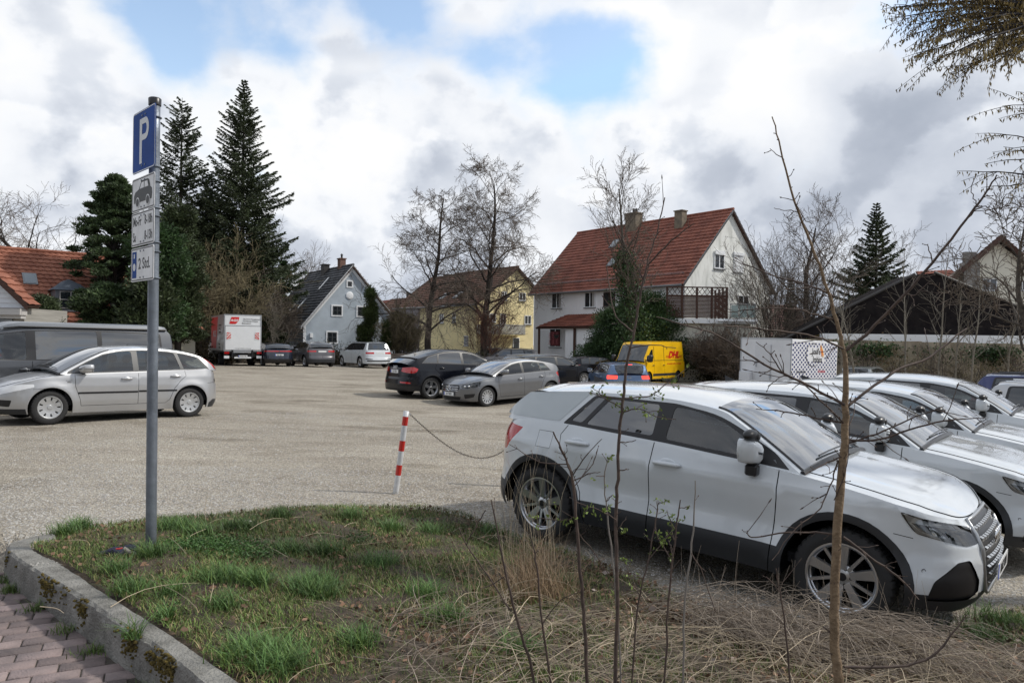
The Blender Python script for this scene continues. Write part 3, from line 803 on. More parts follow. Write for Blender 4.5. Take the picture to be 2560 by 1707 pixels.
        for i, f in enumerate(feats):
            if f[2] is None: continue
            if f[0] in ('window_trim', 'roof_edge'):
                surf_mesh(f[0], vv, ff[own == i], fn, f[2], s.root, 0.0)
            else:
                for sd_ in (1, -1): surf_mesh(f[0], vv, ff[own == i], fn, f[2], s.root, -.004, (sd_,))
        surf_mesh('roof_pillars', vv, ff[own == -1], fn, s.paint if not sp.get('pillar') else sp['pillar'], s.root)
        # transverse strip: windscreen, roof, rear window
        et = sp.get('etas', [0, .15, .3, .45, .58, .7, .8, .87, .905, .935, .965, .985, 1.0]); et = [-e_ for e_ in et[::-1]] + et[1:]
        X, Z, B = T[:, 0], T[:, 1], T[:, 2]; dx, dz = np.gradient(X), np.gradient(Z); ln = np.hypot(dx, dz)
        nx, nz = -dz / ln * -1, dx / ln * -1            # T runs front -> rear (dx < 0)
        nx, nz = np.where(nz < 0, -nx, nx), np.abs(nz)
        Yg = s.YG(X, Z); pw = sp.get('pw', 2.6)
        G = np.array([[(X[i] + nx[i] * B[i] * (1 - abs(e_) ** pw), Yg[i] * e_, Z[i] + nz[i] * B[i] * (1 - abs(e_) ** pw)) for e_ in et] for i in range(len(X))])
        s.G, s.kidx, s.et = G, kidx, et
        a, b_, c_, d_ = [kidx[i] for i in sp['cuts']]      # windscreen bottom/top, rear window top/bottom
        nE = len(et); glE = sp.get('glE', .93); rE = sp.get('rE', .87); gl = {'windscreen': [], 'rear_window': [], 'roof': [], 'tailgate': []}
        for i in range(len(X) - 1):
            for j in range(nE - 1):
                m = abs((et[j] + et[j + 1]) / 2); q = (i * nE + j, i * nE + j + 1, (i + 1) * nE + j + 1, (i + 1) * nE + j)
                if a <= i < b_ and m < glE: gl['windscreen'].append(q)
                elif c_ <= i < d_ and m < rE: gl['rear_window'].append(q)
                elif i >= c_: gl['tailgate'].append(q)
                else: gl['roof'].append(q)
        flat = [tuple(p) for p in G.reshape(-1, 3)]
        for k_, q in gl.items():
            if not q: continue
            mt = {'windscreen': GLW if s.near else s.glass, 'rear_window': (sp.get('rglass', s.glass) if s.near else GLF)}.get(k_, s.paint)
            if k_ == 'roof' and sp.get('roofmat'): mt = sp['roofmat']
            ids = sorted({v for f in q for v in f}); mp = {v: i for i, v in enumerate(ids)}
            b = MB(); b.add([flat[v] for v in ids], [tuple(mp[v] for v in f) for f in q]); b.build(k_, mt, s.root, smooth=True)
        # black frit / frame round the glass
        b = MB()
        for sd_ in (0, 1):
            jj = min(range(nE), key=lambda j: abs(et[j] - (-glE if sd_ == 0 else glE)))
            b.tube([Vector(G[i, jj]) for i in range(a, b_ + 1)], .012, 5)
        b.tube([Vector(G[a, j]) + Vector((.01, 0, .0)) for j in range(1, nE - 1)], .022, 5)
        b.build('windscreen_seal', BLK, s.root)
        # wipers
        if s.near:
            b = MB()
            for y0, y1 in ((-.45, .12), (.15, .62)):
                pts = []
                for k in range(6):
                    e_ = (y0 + (y1 - y0) * k / 5); jf = np.interp(e_ / max(Yg[a], .1), et, range(nE)); j0 = int(jf); fr = jf - j0
                    ii = a + (1 if s.near else 0); p = G[ii, j0] * (1 - fr) + G[ii, min(j0 + 1, nE - 1)] * fr
                    pts.append(Vector(p) + Vector((.02, 0, .012 + .01 * k / 5)))
                b.tube(pts, .008, 4)
            b.build('wiper', BLK, s.root)
        if sp.get('xtra'): sp['xtra'](s)
    def interior(s):
        sp = s.sp; zf = sp.get('zseat', .45); b = MB(); sx_ = sp.get('seats', (.0, -.85))
        for x in sx_[:1]:
            for y in (.36, -.36):
                q = MB(); q.box(x - .05, y - .25, zf, x + .45, y + .25, zf + .16, bev=.05)
                M4 = Matrix.Translation((x - .05, y, zf + .1)) @ Matrix.Rotation(R(-14), 4, 'Y')
                q.box(-.07, -.25, 0, .07, .25, .52, M4, bev=.05); q.box(-.05, -.14, .6, .05, .14, .78, M4, bev=.045)
                q.tube([M4 @ Vector((0, -.07, .5)), M4 @ Vector((0, -.07, .62))], .008, 5); q.tube([M4 @ Vector((0, .07, .5)), M4 @ Vector((0, .07, .62))], .008, 5)
                q.build('seat', SEAT, s.root, angle=40)
        for x in sx_[1:]:
            q = MB(); q.box(x - .05, -.62, zf, x + .4, .62, zf + .15, bev=.05); M4 = Matrix.Translation((x - .1, 0, zf + .1)) @ Matrix.Rotation(R(-18), 4, 'Y')
            q.box(-.06, -.62, 0, .06, .62, .5, M4, bev=.05)
            for y in (-.4, .4): q.box(-.045, y - .12, .52, .045, y + .12, .66, M4, bev=.04)
            q.build('rear_bench', SEAT, s.root, angle=40)
        xc = sp['T'][0][0]; zc = sp['T'][0][1]
        q = MB(); q.box(xc - .75, -.66, zc - .45, xc - .15, .66, zc - .06, bev=.06)
        q.build('dashboard', SEAT, s.root, angle=40)
        q = MB(); M4 = Matrix.Translation((xc - .82, .36 if not sp.get('rhd') else -.36, zc - .12)) @ Matrix.Rotation(R(-65), 4, 'Y')
        q.tube([M4 @ Vector((.18 * math.cos(t), .18 * math.sin(t), 0)) for t in np.linspace(0, 2 * PI, 21)], .014, 6); q.tube([M4 @ Vector((-.17, 0, 0)), M4 @ Vector((.17, 0, 0))], .02, 5)
        q.build('steering_wheel', SEAT, s.root)
        q = MB(); q.box(s.xr + .35, -s.W + .14, zf - .12, s.xf - .9, s.W - .14, zf - .05)
        for sd_ in (1, -1):
            q.box(s.xr + .4, sd_ * (s.W - .10) - .02, zf - .1, xc - .1, sd_ * (s.W - .10) + .02, float(s.zs(0)) - .03)
        q.build('cabin_floor', SEAT, s.root)
    def handle(s, x, z, mt=None, L_=.2):
        for sd_ in (1, -1):
            p = s.P(np.array([s.sx(x)]), np.array([z]))[0]; b = MB()
            b.tube([(p[0] - L_ / 2, sd_ * (p[1] + .0), z - .004), (p[0] - L_ / 2 + .02, sd_ * (p[1] + .028), z), (p[0], sd_ * (p[1] + .036), z + .003), (p[0] + L_ / 2 - .02, sd_ * (p[1] + .028), z + .003), (p[0] + L_ / 2, sd_ * (p[1] + .0), z)], [.012, .018, .020, .018, .012], 8)
            o = b.build('door_handle', mt or s.paint, s.root, smooth=True)
            if s.near:
                q = MB(); q.ball((p[0], sd_ * (p[1] - .006), z + .004), L_ * .32, .012, .04, 14, 8); q.build('handle_recess', s.paint if s.near != 2 else BLK, o, smooth=True)
    def mirror(s, x, z, mt=None, base=None, sz=1.0, hs=1.0, extra=False):
        for sd_ in (1, -1):
            y = s.YG(np.array([x]), np.array([z]))[0]
            c = Vector((x + .02, sd_ * (y + .17 * sz), z + .05))
            prof = [(-.080, .90, .90), (-.074, 1, 1), (-.02, 1, 1), (.035, .93, .92), (.075, .76, .76), (.10, .48, .5), (.108, .1, .1)]
            b = MB(); rows = []
            for dx_, a_, h_ in prof:
                r_ = []
                for k in range(17):
                    t = 2 * PI * k / 16; cx, cz = math.cos(t), math.sin(t)
                    fx_ = abs(cx) ** .42 * (1 if cx > 0 else -1); fz_ = abs(cz) ** .42 * (1 if cz > 0 else -1)
                    r_.append(c + Vector(((dx_ + .02 * fx_ * sd_ * -1) * sz, fx_ * (.102 - .02 * (fz_ < 0)) * a_ * sz, fz_ * .082 * h_ * sz * hs + fx_ * sd_ * .012 * h_)))
                rows.append(r_)
            b.grid(rows); o = b.build('mirror', mt or s.paint, s.root, smooth=True)
            b = MB(); b.box(-.003, -.095 * sz, -.062 * sz, .0, .095 * sz, .062 * sz, Matrix.Translation(c + Vector((-.083 * sz, 0, 0)))); b.build('mirror_glass', CHR, o)
            b = MB(); b.tube([Vector((x + .03, sd_ * (y - .02), z - .035)), Vector((x + .03, sd_ * (y + .06), z - .03)), c + Vector((.02, -sd_ * .03, -.05 * sz))], [.035, .028, .034], 8); b.build('mirror_foot', base or BLK, o, smooth=True)
            if extra:                     # instructor's second mirror on its clamp
                b = MB(); b.ball(c + Vector((.0, .01 * sd_, .125)), .05, .095, .042, 14, 9); b.tube([c + Vector((-.02, 0, .06)), c + Vector((-.01, 0, .11))], .03, 7); b.lathe([(.03, 0), (.022, .012), (0, .012)], 12, Matrix.Translation(c + Vector((.045, -.02 * sd_, .115))) @ Matrix.Rotation(R(90), 4, 'Y'))
                b.build('clamp_mirror', BLK, o, smooth=True)
                b = MB(); b.box(-.045, -.04, -.04, .045, .04, .04, Matrix.Translation(c + Vector((.01, -.035 * sd_, -.135))), bev=.012); b.build('camera_box', BLK, o)
    def wheels(s, style, width=.215, rim=.225, inset=.02, mt=None, steer=0):
        for xa in (s.ax, -s.ax):
            for sd_ in (1, -1):
                make_wheel(s.root, xa, s.W - inset - width / 2 - .02, sd_, s.R, rim, width, style, s.near)
    def patch(s, name, poly, mt, off=.003, both=False, r=.0, res=.05, sides=(1, -1), parent=None):
        """a thin piece that lies on the lower body, polygon in side view"""
        q = s.conv(poly); q = rpoly(q, r) if r else [tuple(map(float, p[:2])) for p in q]
        vv, ff, c = cdt(q, [], res)
        if both: return surf_mesh(name, vv, ff, s.P, mt, parent or s.root, off)
        for sd_ in sides: surf_mesh(name, vv, ff, s.P, mt, parent or s.root, off, (sd_,))
    def pt(s, p, off=0.0, side=1):
        q = s.conv([p])[0]; a = s.P(np.array([q[0]]), np.array([q[1]]))[0]; return Vector((a[0], a[1] * side, a[2]))
    def gp(s, ti, e_):                     # a point on the windscreen/roof strip: spline index, eta
        i = min(len(s.G) - 1, max(0, int(round(ti * (len(s.G) - 1) / (len(s.sp['T']) - 1)))))
        j = np.interp(e_, s.et, range(len(s.et))); j0 = int(j); f = j - j0; g = s.G[i]
        return Vector(g[j0] * (1 - f) + g[min(j0 + 1, len(g) - 1)] * f)
def ringset(parent, M4, r=.03, mt=None, name='emblem'):
    b = MB()
    for k in range(4):
        cx = (k - 1.5) * r * 1.45
        b.tube([M4 @ Vector((cx + r * math.cos(t), r * math.sin(t), .004)) for t in np.linspace(0, 2 * PI, 21)], r * .13, 5)
    return b.build(name, mt or CHR, parent)
def stand(root, fw, rw_, sp_, side, label, cat='car', group=None):
    """fw, rw_: where the visible front and rear wheels meet the ground; side=+1 if those are the left wheels"""
    fw, rw_ = Vector(fw), Vector(rw_); d = fw - rw_; h = d.normalized()
    hz = Vector((h.x, h.y, 0)).normalized(); left = Vector((-hz.y, hz.x, 0))
    mid = (fw + rw_) / 2 - left * side * (sp_['W'] - .04)
    root.location = mid
    root.rotation_mode = 'XYZ'
    root.rotation_euler = (0, -math.asin(max(-.2, min(.2, h.z))), math.atan2(hz.y, hz.x))
    return tag(root, label, cat, group)
def band(x0, x1, z0, z1): return [(x0, z0), (x1, z0), (x1, z1), (x0, z1)]
# ---- small white SUV
def lamp_q2(s):
    near = s.near
    for sd_ in (1, -1):
        # housing and lens
        hp = [(1.68, .868), (1.76, .735), ('f', .60, .655), ('f', .43, .66), ('f', .41, .75), ('f', .60, .79), (1.86, .83)]
        q = rpoly(s.conv(hp), .03); vv, ff, c = cdt(q, [], .04)
        h = surf_mesh('headlight', vv, ff, s.P, LENS, s.root, .004, (sd_,))
        def sub(nm, poly, mt, off, r=.015):
            q2 = rpoly(s.conv(poly), r); v2, f2, _ = cdt(q2, [], .03); surf_mesh(nm, v2, f2, s.P, mt, h, off, (sd_,))
        sub('lamp_housing', hp, BLK, -.018)
        sub('daytime_lamp', [(1.71, .855), (1.86, .815), ('f', .60, .78), ('f', .60, .762), (1.86, .79), (1.76, .80), (1.80, .75), ('f', .62, .682), ('f', .62, .665), (1.77, .735)], SATIN, -.010, .004)
        sub('low_beam', [(1.87, .78), ('f', .66, .755), ('f', .66, .695), (1.87, .73)], CHR, -.012)
        sub('high_beam', [('f', .60, .745), ('f', .47, .74), ('f', .47, .68), ('f', .60, .68)], ALUD, -.012)
def q2_extra(s):
    # grille with bars, frame and emblem
    def F(y, z, off=0.0):
        p = s.P(np.array([s.sf(abs(y))]), np.array([z]))[0]; return Vector((p[0] + off, y, z))
    b = MB()
    for i in range(7):
        z = .36 + i * .06; yw = .375 if z > .44 else .32
        for k in range(-5, 6):
            y0, y1 = (k - .36) * yw / 5.4, (k + .36) * yw / 5.4
            b.add([F(y0, z, .005), F(y1, z, .005), F(y1, z + .022, .02), F(y0, z + .022, .02), F(y0, z + .03, .004), F(y1, z + .03, .004)], [(0, 1, 2, 3), (3, 2, 5, 4)])
    b.build('grille_bars', SATIN, s.root)
    b = MB(); fr = [(.41, .71), (.425, .62), (.365, .34), (.28, .31)]
    path = [F(y, z, .008) for y, z in fr] + [F(-y, z, .008) for y, z in fr[::-1]] + [F(-.37, .785, .008)] + [F(y, .785, .008) for y in (-.2, 0, .2, .37)] + [F(.41, .71, .008)]
    b.tube(path, .016, 5); b.build('grille_frame', SATIN, s.root, smooth=True)
    M4 = frame4(F(0, .66, .03), (0, 1, 0), (0, 0, 1)); ringset(s.root, M4, .045)
    plate(s.root, frame4(F(0, .45, .035), (0, 1, 0), (0, 0, 1)), 'M AZ 1324', far=not s.near)
    # parking sensor and tow cover on the front bumper, fuel flap outline on the quarter
    for sd_ in (1, -1):
        p = s.pt((1.79, .50), side=sd_); b = MB(); nrm = Vector((.6, .8 * sd_, 0)); M4 = frame4(p, nrm.cross(Vector((0, 0, 1))), (0, 0, 1))
        b.tube([M4 @ Vector((.012 * math.cos(t), .012 * math.sin(t), 0)) for t in np.linspace(0, 2 * PI, 13)], .002, 4); b.build('parking_sensor', CLAD, s.root)
    # roof fin
    g = s.gp(6.2, 0); b = MB(); b.add([(g.x + .12, 0, g.z - .01), (g.x - .06, .022, g.z - .01), (g.x - .06, -.022, g.z - .01), (g.x - .08, 0, g.z + .055)], [(0, 1, 3), (0, 3, 2), (1, 2, 3)]); b.build('antenna_fin', BLK, s.root)
    # roof-edge spoiler lip
    b = MB(); rows = []
    i0 = s.kidx[7]
    for dx_, dz_ in ((.16, .012), (0, .018), (-.09, .004), (-.10, -.012), (0, -.02)):
        rows.append([Vector(s.G[i0, j]) * 1.0 + Vector((dx_, 0, dz_)) for j in range(len(s.et))])
    b.grid(rows); b.build('spoiler', s.paint, s.root, smooth=True)
Q2 = dict(W=.885, xf=2.10, xr=-2.04, cf=.66, cr=.60, n=2.9, wb=2.60, R=.335, ra=.40, zb=.26, zbf=.22, zbr=.28,
    belt=[(-2.1, 1.00), (-1.9, 1.035), (-1.5, 1.085), (-1.0, 1.085), (-.16, 1.055), (.5, 1.02), (.9, .995), (1.2, .965), (1.5, .925), (1.8, .885), (1.98, .835), (2.06, .80), (2.10, .79)],
    sect=[(.2, .05), (.28, .03), (.36, .008), (.44, .010), (.50, .024), (.58, .038), (.68, .026), (.78, .008), (.860, .0), (.872, .004), (.95, .034), (1.02, .058), (1.09, .09)],
    front=[(.15, .16), (.24, .06), (.32, .01), (.45, 0), (.55, .0), (.65, .03), (.75, .10), (.80, .16), (.9, .22)],
    rear=[(.2, .10), (.3, .02), (.5, 0), (.7, .02), (.8, .05), (.95, .07), (1.02, .12), (1.1, .18)],
    clad=.46, clad_w=.055, clad_f=.36, clad_r=.48, flare=.03, hoodc=.05, crease=.012,
    T=[(.98, .99, .08), (.74, 1.13, .08), (.46, 1.285, .07), (.25, 1.365, .06), (-.25, 1.402, .072), (-.85, 1.385, .072), (-1.20, 1.36, .07), (-1.46, 1.325, .06), (-1.62, 1.21, .07), (-1.85, 1.05, .09)],
    cuts=(0, 3, 7, 9), tum=(.40, .12),
    win=[('front_window', [(.70, 1.045), (.57, 1.165), (.30, 1.295, .12), (.05, 1.338, .05), (-.10, 1.346), (-.12, 1.085)], GLS),
         ('quarter_window', [(.80, 1.035), (.765, 1.06), (.785, 1.06)], GLS, .0),
         ('rear_window_side', [(-.24, 1.095), (-.24, 1.348), (-.72, 1.342), (-.90, 1.108)], GLD), ('rear_quarter_window', [(-.77, 1.345), (-.86, 1.340, .02), (-1.06, 1.12, .02), (-.945, 1.112)], GLD)],
    dlo=[([(.90, 1.005, .01), (.78, 1.105), (.52, 1.23, .1), (.28, 1.325, .15), (-.1, 1.370), (-.88, 1.362, .04), (-1.14, 1.085, .02), (-.1, 1.055)], BLK)],
    feats=[('seam', 'line', [(.83, 1.0), (.835, .8), (.82, .55), (.80, .24)], None), ('seam', 'line', [(-.2, 1.06), (-.205, .8), (-.2, .24)], None),
           ('seam', 'line', [(-1.06, 1.09), (-1.12, .99), (-1.10, .88), (-.98, .74), (-.86, .52), (-.80, .24)], None, .007),
           ('seam', 'line', [(1.62, .715), (1.74, .70)], None, .005),
           ('seam', 'line', [(-1.20, 1.0), (-1.20, .86), (-1.36, .86), (-1.36, 1.0), (-1.20, 1.0)], None, .004),
           ('grille', 'both', [('f', 0., .785), ('f', .38, .78), ('f', .42, .69), ('f', .36, .33), ('f', .0, .30)], BLK, 0.0, .01),
           ('air_intake', 'side', [('f', .70, .56), ('f', .60, .57), ('f', .47, .42), ('f', .47, .31), ('f', .82, .31), ('f', .80, .44)], BLK, -.012, .02),
           ('lamp_recess', 'side', [(1.68, .868), (1.76, .735), ('f', .60, .655), ('f', .43, .66), ('f', .41, .75), ('f', .60, .79), (1.86, .83)], BLK, -.03, .03),
           ('tail_lamp', 'side', [(-1.56, 1.00), (-1.78, 1.015), ('r', .50, 1.01), ('r', .48, .87), (-1.90, .80), (-1.80, .765, .01), (-1.76, .78, .01)], REDL, 0.0, .02)],
    xtra=lambda s: (lamp_q2(s), q2_extra(s)))
def white_suv(root, near=True):
    c = Car(root, Q2, P_WHITE, near); c.body(); c.cabin(); c.interior()
    c.wheels('ten', .225, .233, .0)
    c.handle(-.05, .905, L_=.24); c.handle(-.93, .945, L_=.24); c.mirror(.62, 1.06, sz=.74, hs=1.5, extra=True)
    # blade panel behind the rear door glass
    poly = [(-1.18, 1.10), (-.92, 1.385), (-1.60, 1.315), (-1.88, 1.09), (-1.5, 1.095)]
    vv, ff, _ = cdt(rpoly(poly, .01), [], .05)
    fn = lambda x, z: np.stack([x, c.YG(x, z), z + 0 * x], -1)
    for sd_ in (1, -1): surf_mesh('pillar_blade', vv, ff, fn, P_WHITE2, root, .003, (sd_,))
    return c
# ---- shapes of the other cars
def curve_at(T, x):
    P = catmull([(p[0], p[1]) for p in T], 6); return float(np.interp(x, P[::-1, 0], P[::-1, 1]))
def auto_windows(sp, wins, m=.045, gl=None, trimmat=BLK, lo=.03):
    """wins: (name, bottom front x, top front x, bottom rear x, top rear x, glass)"""
    zl = lambda x: float(np.interp(x, *np.array(sp['belt']).T)) + lo
    zu = lambda x: curve_at(sp['T'], x) - m
    def poly(a, b, c, d, e_=0.0):
        P = []
        for x in np.linspace(a, c, 6): P.append((x, zl(x) - e_, .012))
        for x in np.linspace(d, b, 9): P.append((x, max(zu(x) + e_, zl(x) - e_ + .004), .012 if x not in (d,) else .06))
        return P
    out = [(w_[0], poly(*w_[1:5]), w_[5] if len(w_) > 5 and w_[5] else GLS, .02) for w_ in wins]
    a, c = wins[0], wins[-1]
    dl = [(poly(a[1] + .07, a[2] + .10, c[3] - .05, c[4] - .04, .022), trimmat)]
    return out, dl
def seams(xf_, xb, xr_, zt, zb, ra=None, xa=None):
    return [('seam', 'line', [(xf_, zt), (xf_ - .01, .7), (xf_ - .04, zb)], None, .009), ('seam', 'line', [(xb, zt + .04), (xb, zb)], None, .009), ('seam', 'line', xr_, None, .009)]
SECT = [(.18, .05), (.28, .03), (.40, .012), (.55, .006), (.70, .0), (.82, .006), (.90, .025), (1.0, .05), (1.1, .08)]
def scale_sect(k): return [(z * k, d) for z, d in SECT]
def mkspec(L, W, H, wb, R_, fo, za, zr, T, wins, **kw):
    ro = L - wb - fo; xf, xr = wb / 2 + fo, -wb / 2 - ro
    zn = kw.pop('zn', .68); zt = kw.pop('zt', zr - .04); k = H / 1.47
    xc = T[0][0]
    belt = kw.pop('belt', None) or [(xr, zt), (xr + .25, zr), (xr + .8, zr + .01), (xc - 1.1, (za + zr) / 2), (xc, za), (xc + .35, za - .035), (xf - .5, (za * .5 + zn * .5) + .02), (xf - .15, zn + .045), (xf, zn)]
    sp = dict(W=W, xf=xf, xr=xr, wb=wb, R=R_, ra=R_ + kw.pop('dra', .055), zb=kw.pop('zb', .22), belt=belt, sect=scale_sect(min(k, 1.12)),
              front=[(.15, .14), (.25, .03), (.35, 0), (.55, 0), (.65, .03), (.75, .09), (.9, .16), (1.3, .4)],
              rear=[(.2, .10), (.3, .02), (.5, 0), (.65, .02), (.72, .06), (.85, .08), (1.0, .11), (1.1, .15), (1.4, .25)],
              T=T, cuts=kw.pop('cuts', (0, 3, 7, 9)), tum=(.34, .15), hoodc=.06)
    ws, dl = auto_windows(dict(belt=belt, T=T), wins, kw.pop('m', .05)); sp['win'] = ws; sp['dlo'] = dl
    sp.update(kw); return sp
def simple_lamps(sp, head=None, tail=None, rear_plate=None):
    fs = sp.setdefault('feats', [])
    if head: fs.insert(0, ('headlight', 'side', head, WHL, 0.0, .03))
    if tail: fs.insert(0, ('tail_lamp', 'side', tail, REDL, 0.0, .02))
def rear_dress(c, zpl, txt='', zbump=None, far=True):
    s = c
    p = s.P(np.array([s.sr(0.0)]), np.array([zpl]))[0]
    plate(s.root, frame4((p[0] - .012, 0, zpl), (0, -1, 0), (0, 0, 1)), txt, far=far)
# hatchback with big glass D pillar (silver)
T_F = [(1.16, .93, .11), (.86, 1.10, .11), (.52, 1.28, .09), (.24, 1.385, .07), (-.25, 1.44, .06), (-.8, 1.43, .06), (-1.3, 1.365, .06), (-1.62, 1.27, .06), (-1.88, 1.12, .08), (-2.06, .985, .09)]
FOC = mkspec(4.34, .915, 1.50, 2.64, .316, .88, .925, .99, T_F, [('front_window', .98, .92, -.16, -.16), ('rear_window_side', -.27, -.27, -1.12, -1.02), ('quarter_window', -1.19, -1.09, -1.72, -1.50)],
    cuts=(0, 3, 7, 9), zn=.66, zb=.20, cf=.85, cr=.6, n=2.6, flare=.03, zt=.96)
FOC['belt'] = [(-2.14, .93), (-1.95, .985), (-1.7, 1.03), (-1.2, 1.0), (-.2, .955), (.7, .925), (1.16, .905), (1.5, .855), (1.85, .77), (2.05, .70), (2.2, .655)]
FOC['dlo'][0] = (FOC['dlo'][0][0], mat('window_frame_grey', (.05, .052, .055), .4))
FOC['win'].insert(0, ('tail_lamp', [(-1.50, 1.335), (-1.60, 1.30), (-1.86, 1.15), (-2.03, 1.02), (-1.93, 1.02), (-1.75, 1.18)], REDL, .02))
FOC['feats'] = [('rub_strip', 'side', band(-.24, .86, .555, .59), BLK, .006, 0), ('rub_strip', 'side', band(-1.02, -.26, .565, .60), BLK, .006, 0),
    ('headlight', 'side', [(1.62, .755), (1.60, .70), ('f', .62, .56), ('f', .50, .60), ('f', .52, .68), (1.95, .735)], WHL, .002, .02),
    ('grille', 'both', [('f', 0, .50), ('f', .44, .50), ('f', .50, .36), ('f', 0, .34)], BLK, 0, .02), ('fog_recess', 'side', [('f', .60, .47), ('f', .78, .46), ('f', .76, .34), ('f', .58, .36)], BLK, -.01, .02),
    ('lower_trim', 'both', [('f', 0, .30), ('f', .75, .30), (1.72, .30), (1.70, .10), ('f', 0, .10)], CLAD, .002, 0), ('lower_trim', 'both', [('r', 0, .36), ('r', .7, .36), (-1.86, .37), (-1.74, .30), (-1.74, .1), ('r', 0, .1)], CLAD, .002, 0),
    ('reverse_lamp', 'side', [(-2.05, .80), ('r', .80, .80), ('r', .76, .74), (-2.06, .74)], BLK, .004, .01),
    ('seam', 'line', [(.92, .93), (.91, .7), (.82, .45), (.80, .33)], None, .008), ('seam', 'line', [(-.25, .96), (-.25, .33)], None, .008), ('seam', 'line', [(-1.19, 1.02), (-1.22, .88), (-1.10, .78), (-.97, .62), (-.88, .40), (-.80, .33), (.80, .33)], None, .008),
    ('seam', 'line', [(1.62, .66), (1.30, .675)], None, .006), ('seam', 'line', [(-1.95, .74), (-1.70, .72)], None, .006)]
def focus(root):
    c = Car(root, FOC, P_SILV, True); c.body(); c.cabin(); c.interior(); c.wheels('cap9', .205, .205, .0); c.handle(-.02, .835, L_=.21); c.handle(-1.0, .875, L_=.21); c.mirror(.74, .985)
    g = c.gp(4, 0); b = MB(); b.tube([(g.x - .1, 0, g.z - .01), (g.x - .14, 0, g.z + .03)], [.012, .004], 5); b.build('antenna', BLK, root)
    for sd_ in (1, -1):
        p = c.pt((1.02, .80), side=sd_); M4 = frame4(p + Vector((0, .004 * sd_, 0)), (-sd_, 0, 0), (0, 0, 1))
        b = MB(); b.box(-.055, .012, 0, .055, .020, .003, M4); b.box(-.03, -.028, 0, .03, -.002, .003, M4); b.build('fender_badge', CHR if sd_ else CHR, root)
# grey hatch
T_A = [(1.10, .95, .10), (.80, 1.09, .10), (.45, 1.24, .08), (.18, 1.325, .06), (-.3, 1.375, .06), (-.85, 1.35, .06), (-1.4, 1.265, .055), (-1.66, 1.20, .05), (-1.85, 1.08, .06), (-1.98, .98, .08)]
ACL = mkspec(4.29, .89, 1.43, 2.70, .317, .84, .93, 1.0, T_A, [('front_window', .92, .86, -.12, -.12), ('rear_window_side', -.22, -.22, -.95, -.88), ('quarter_window', -1.0, -.93, -1.36, -1.12)],
    zn=.70, zb=.19, cf=.8, cr=.65, n=2.6, flare=.025)
ACL['belt'] = [(-2.09, .93), (-1.95, .98), (-1.6, 1.02), (-1.0, .99), (-.2, .955), (.7, .935), (1.10, .92), (1.5, .87), (1.85, .80), (2.08, .73), (2.19, .70)]
ACL['feats'] = [('headlight', 'side', [(1.60, .80), (1.66, .66), ('f', .66, .60), ('f', .50, .62), ('f', .50, .71), (1.95, .765)], LENS, .004, .03),
    ('grille', 'both', [('f', 0, .70), ('f', .40, .70), ('f', .46, .60), ('f', .36, .50), ('f', 0, .48)], BLK, 0, .02), ('lower_grille', 'both', [('f', 0, .34), ('f', .50, .34), ('f', .46, .25), ('f', 0, .24)], BLK, 0, .02),
    ('fog_recess', 'side', [('f', .60, .42), (1.80, .44), (1.84, .33), ('f', .62, .28)], BLK, -.01, .03), ('tail_lamp', 'side', [(-1.62, .93), (-1.80, .97), ('r', .62, .97), ('r', .60, .84), (-1.90, .80), (-1.72, .82)], REDL, 0, .02),
    ('sill_strip', 'side', band(-.86, .88, .225, .24), SATIN, .006, 0),
    ('seam', 'line', [(.90, .95), (.90, .7), (.82, .28)], None, .008), ('seam', 'line', [(-.17, .97), (-.17, .28)], None, .008), ('seam', 'line', [(-1.08, 1.02), (-1.12, .88), (-1.0, .7), (-.90, .5), (-.84, .28), (.82, .28)], None, .008),
    ('seam', 'line', [(-1.30, .93), (-1.30, .80), (-1.47, .80), (-1.47, .93), (-1.30, .93)], None, .006)]
def aclass(root):
    c = Car(root, ACL, P_GREY, True); c.body(); c.cabin(); c.interior(); c.wheels('cap12', .205, .21, .0); c.handle(-.0, .80); c.handle(-.93, .84); c.mirror(.72, 1.0)
    def F(y, z, off=0.0):
        p = c.P(np.array([c.sf(abs(y))]), np.array([z]))[0]; return Vector((p[0] + off, y, z))
    for z in (.645, .585, .53):
        b = MB(); b.tube([F(y, z, .012) for y in np.linspace(-.40, .40, 9)], .010, 5); b.build('grille_bar', CHR, root)
    b = MB(); M4 = frame4(F(0, .60, .03), (0, 1, 0), (0, 0, 1)); b.tube([M4 @ Vector((.085 * math.cos(t), .085 * math.sin(t), 0)) for t in np.linspace(0, 2 * PI, 25)], .009, 5)
    for k in range(3):
        a = PI / 2 + k * 2 * PI / 3; b.tube([M4 @ Vector((0, 0, 0)), M4 @ Vector((.085 * math.cos(a), .085 * math.sin(a), 0))], [.014, .004], 5)
    b.build('emblem', CHR, root)
    plate(root, frame4(F(0, .425, .03), (0, 1, 0), (0, 0, 1)), 'K P 5053', far=False)
    for sd_ in (1, -1):
        q = rpoly(c.conv([(1.64, .78), (1.69, .67), ('f', .66, .615), ('f', .53, .63), ('f', .53, .70), (1.94, .75)]), .02); vv, ff, _ = cdt(q, [], .06); h = surf_mesh('lamp_housing', vv, ff, c.P, BLK, root, -.02, (sd_,))
        for y0, z0 in ((.70, .67), (.60, .66)):
            p = c.P(np.array([c.sf(y0)]), np.array([z0]))[0]; b = MB(); b.ball((p[0] - .01, p[1] * sd_, z0), .03, .045, .035, 10, 7); b.build('lamp_projector', CHR, h, smooth=True)
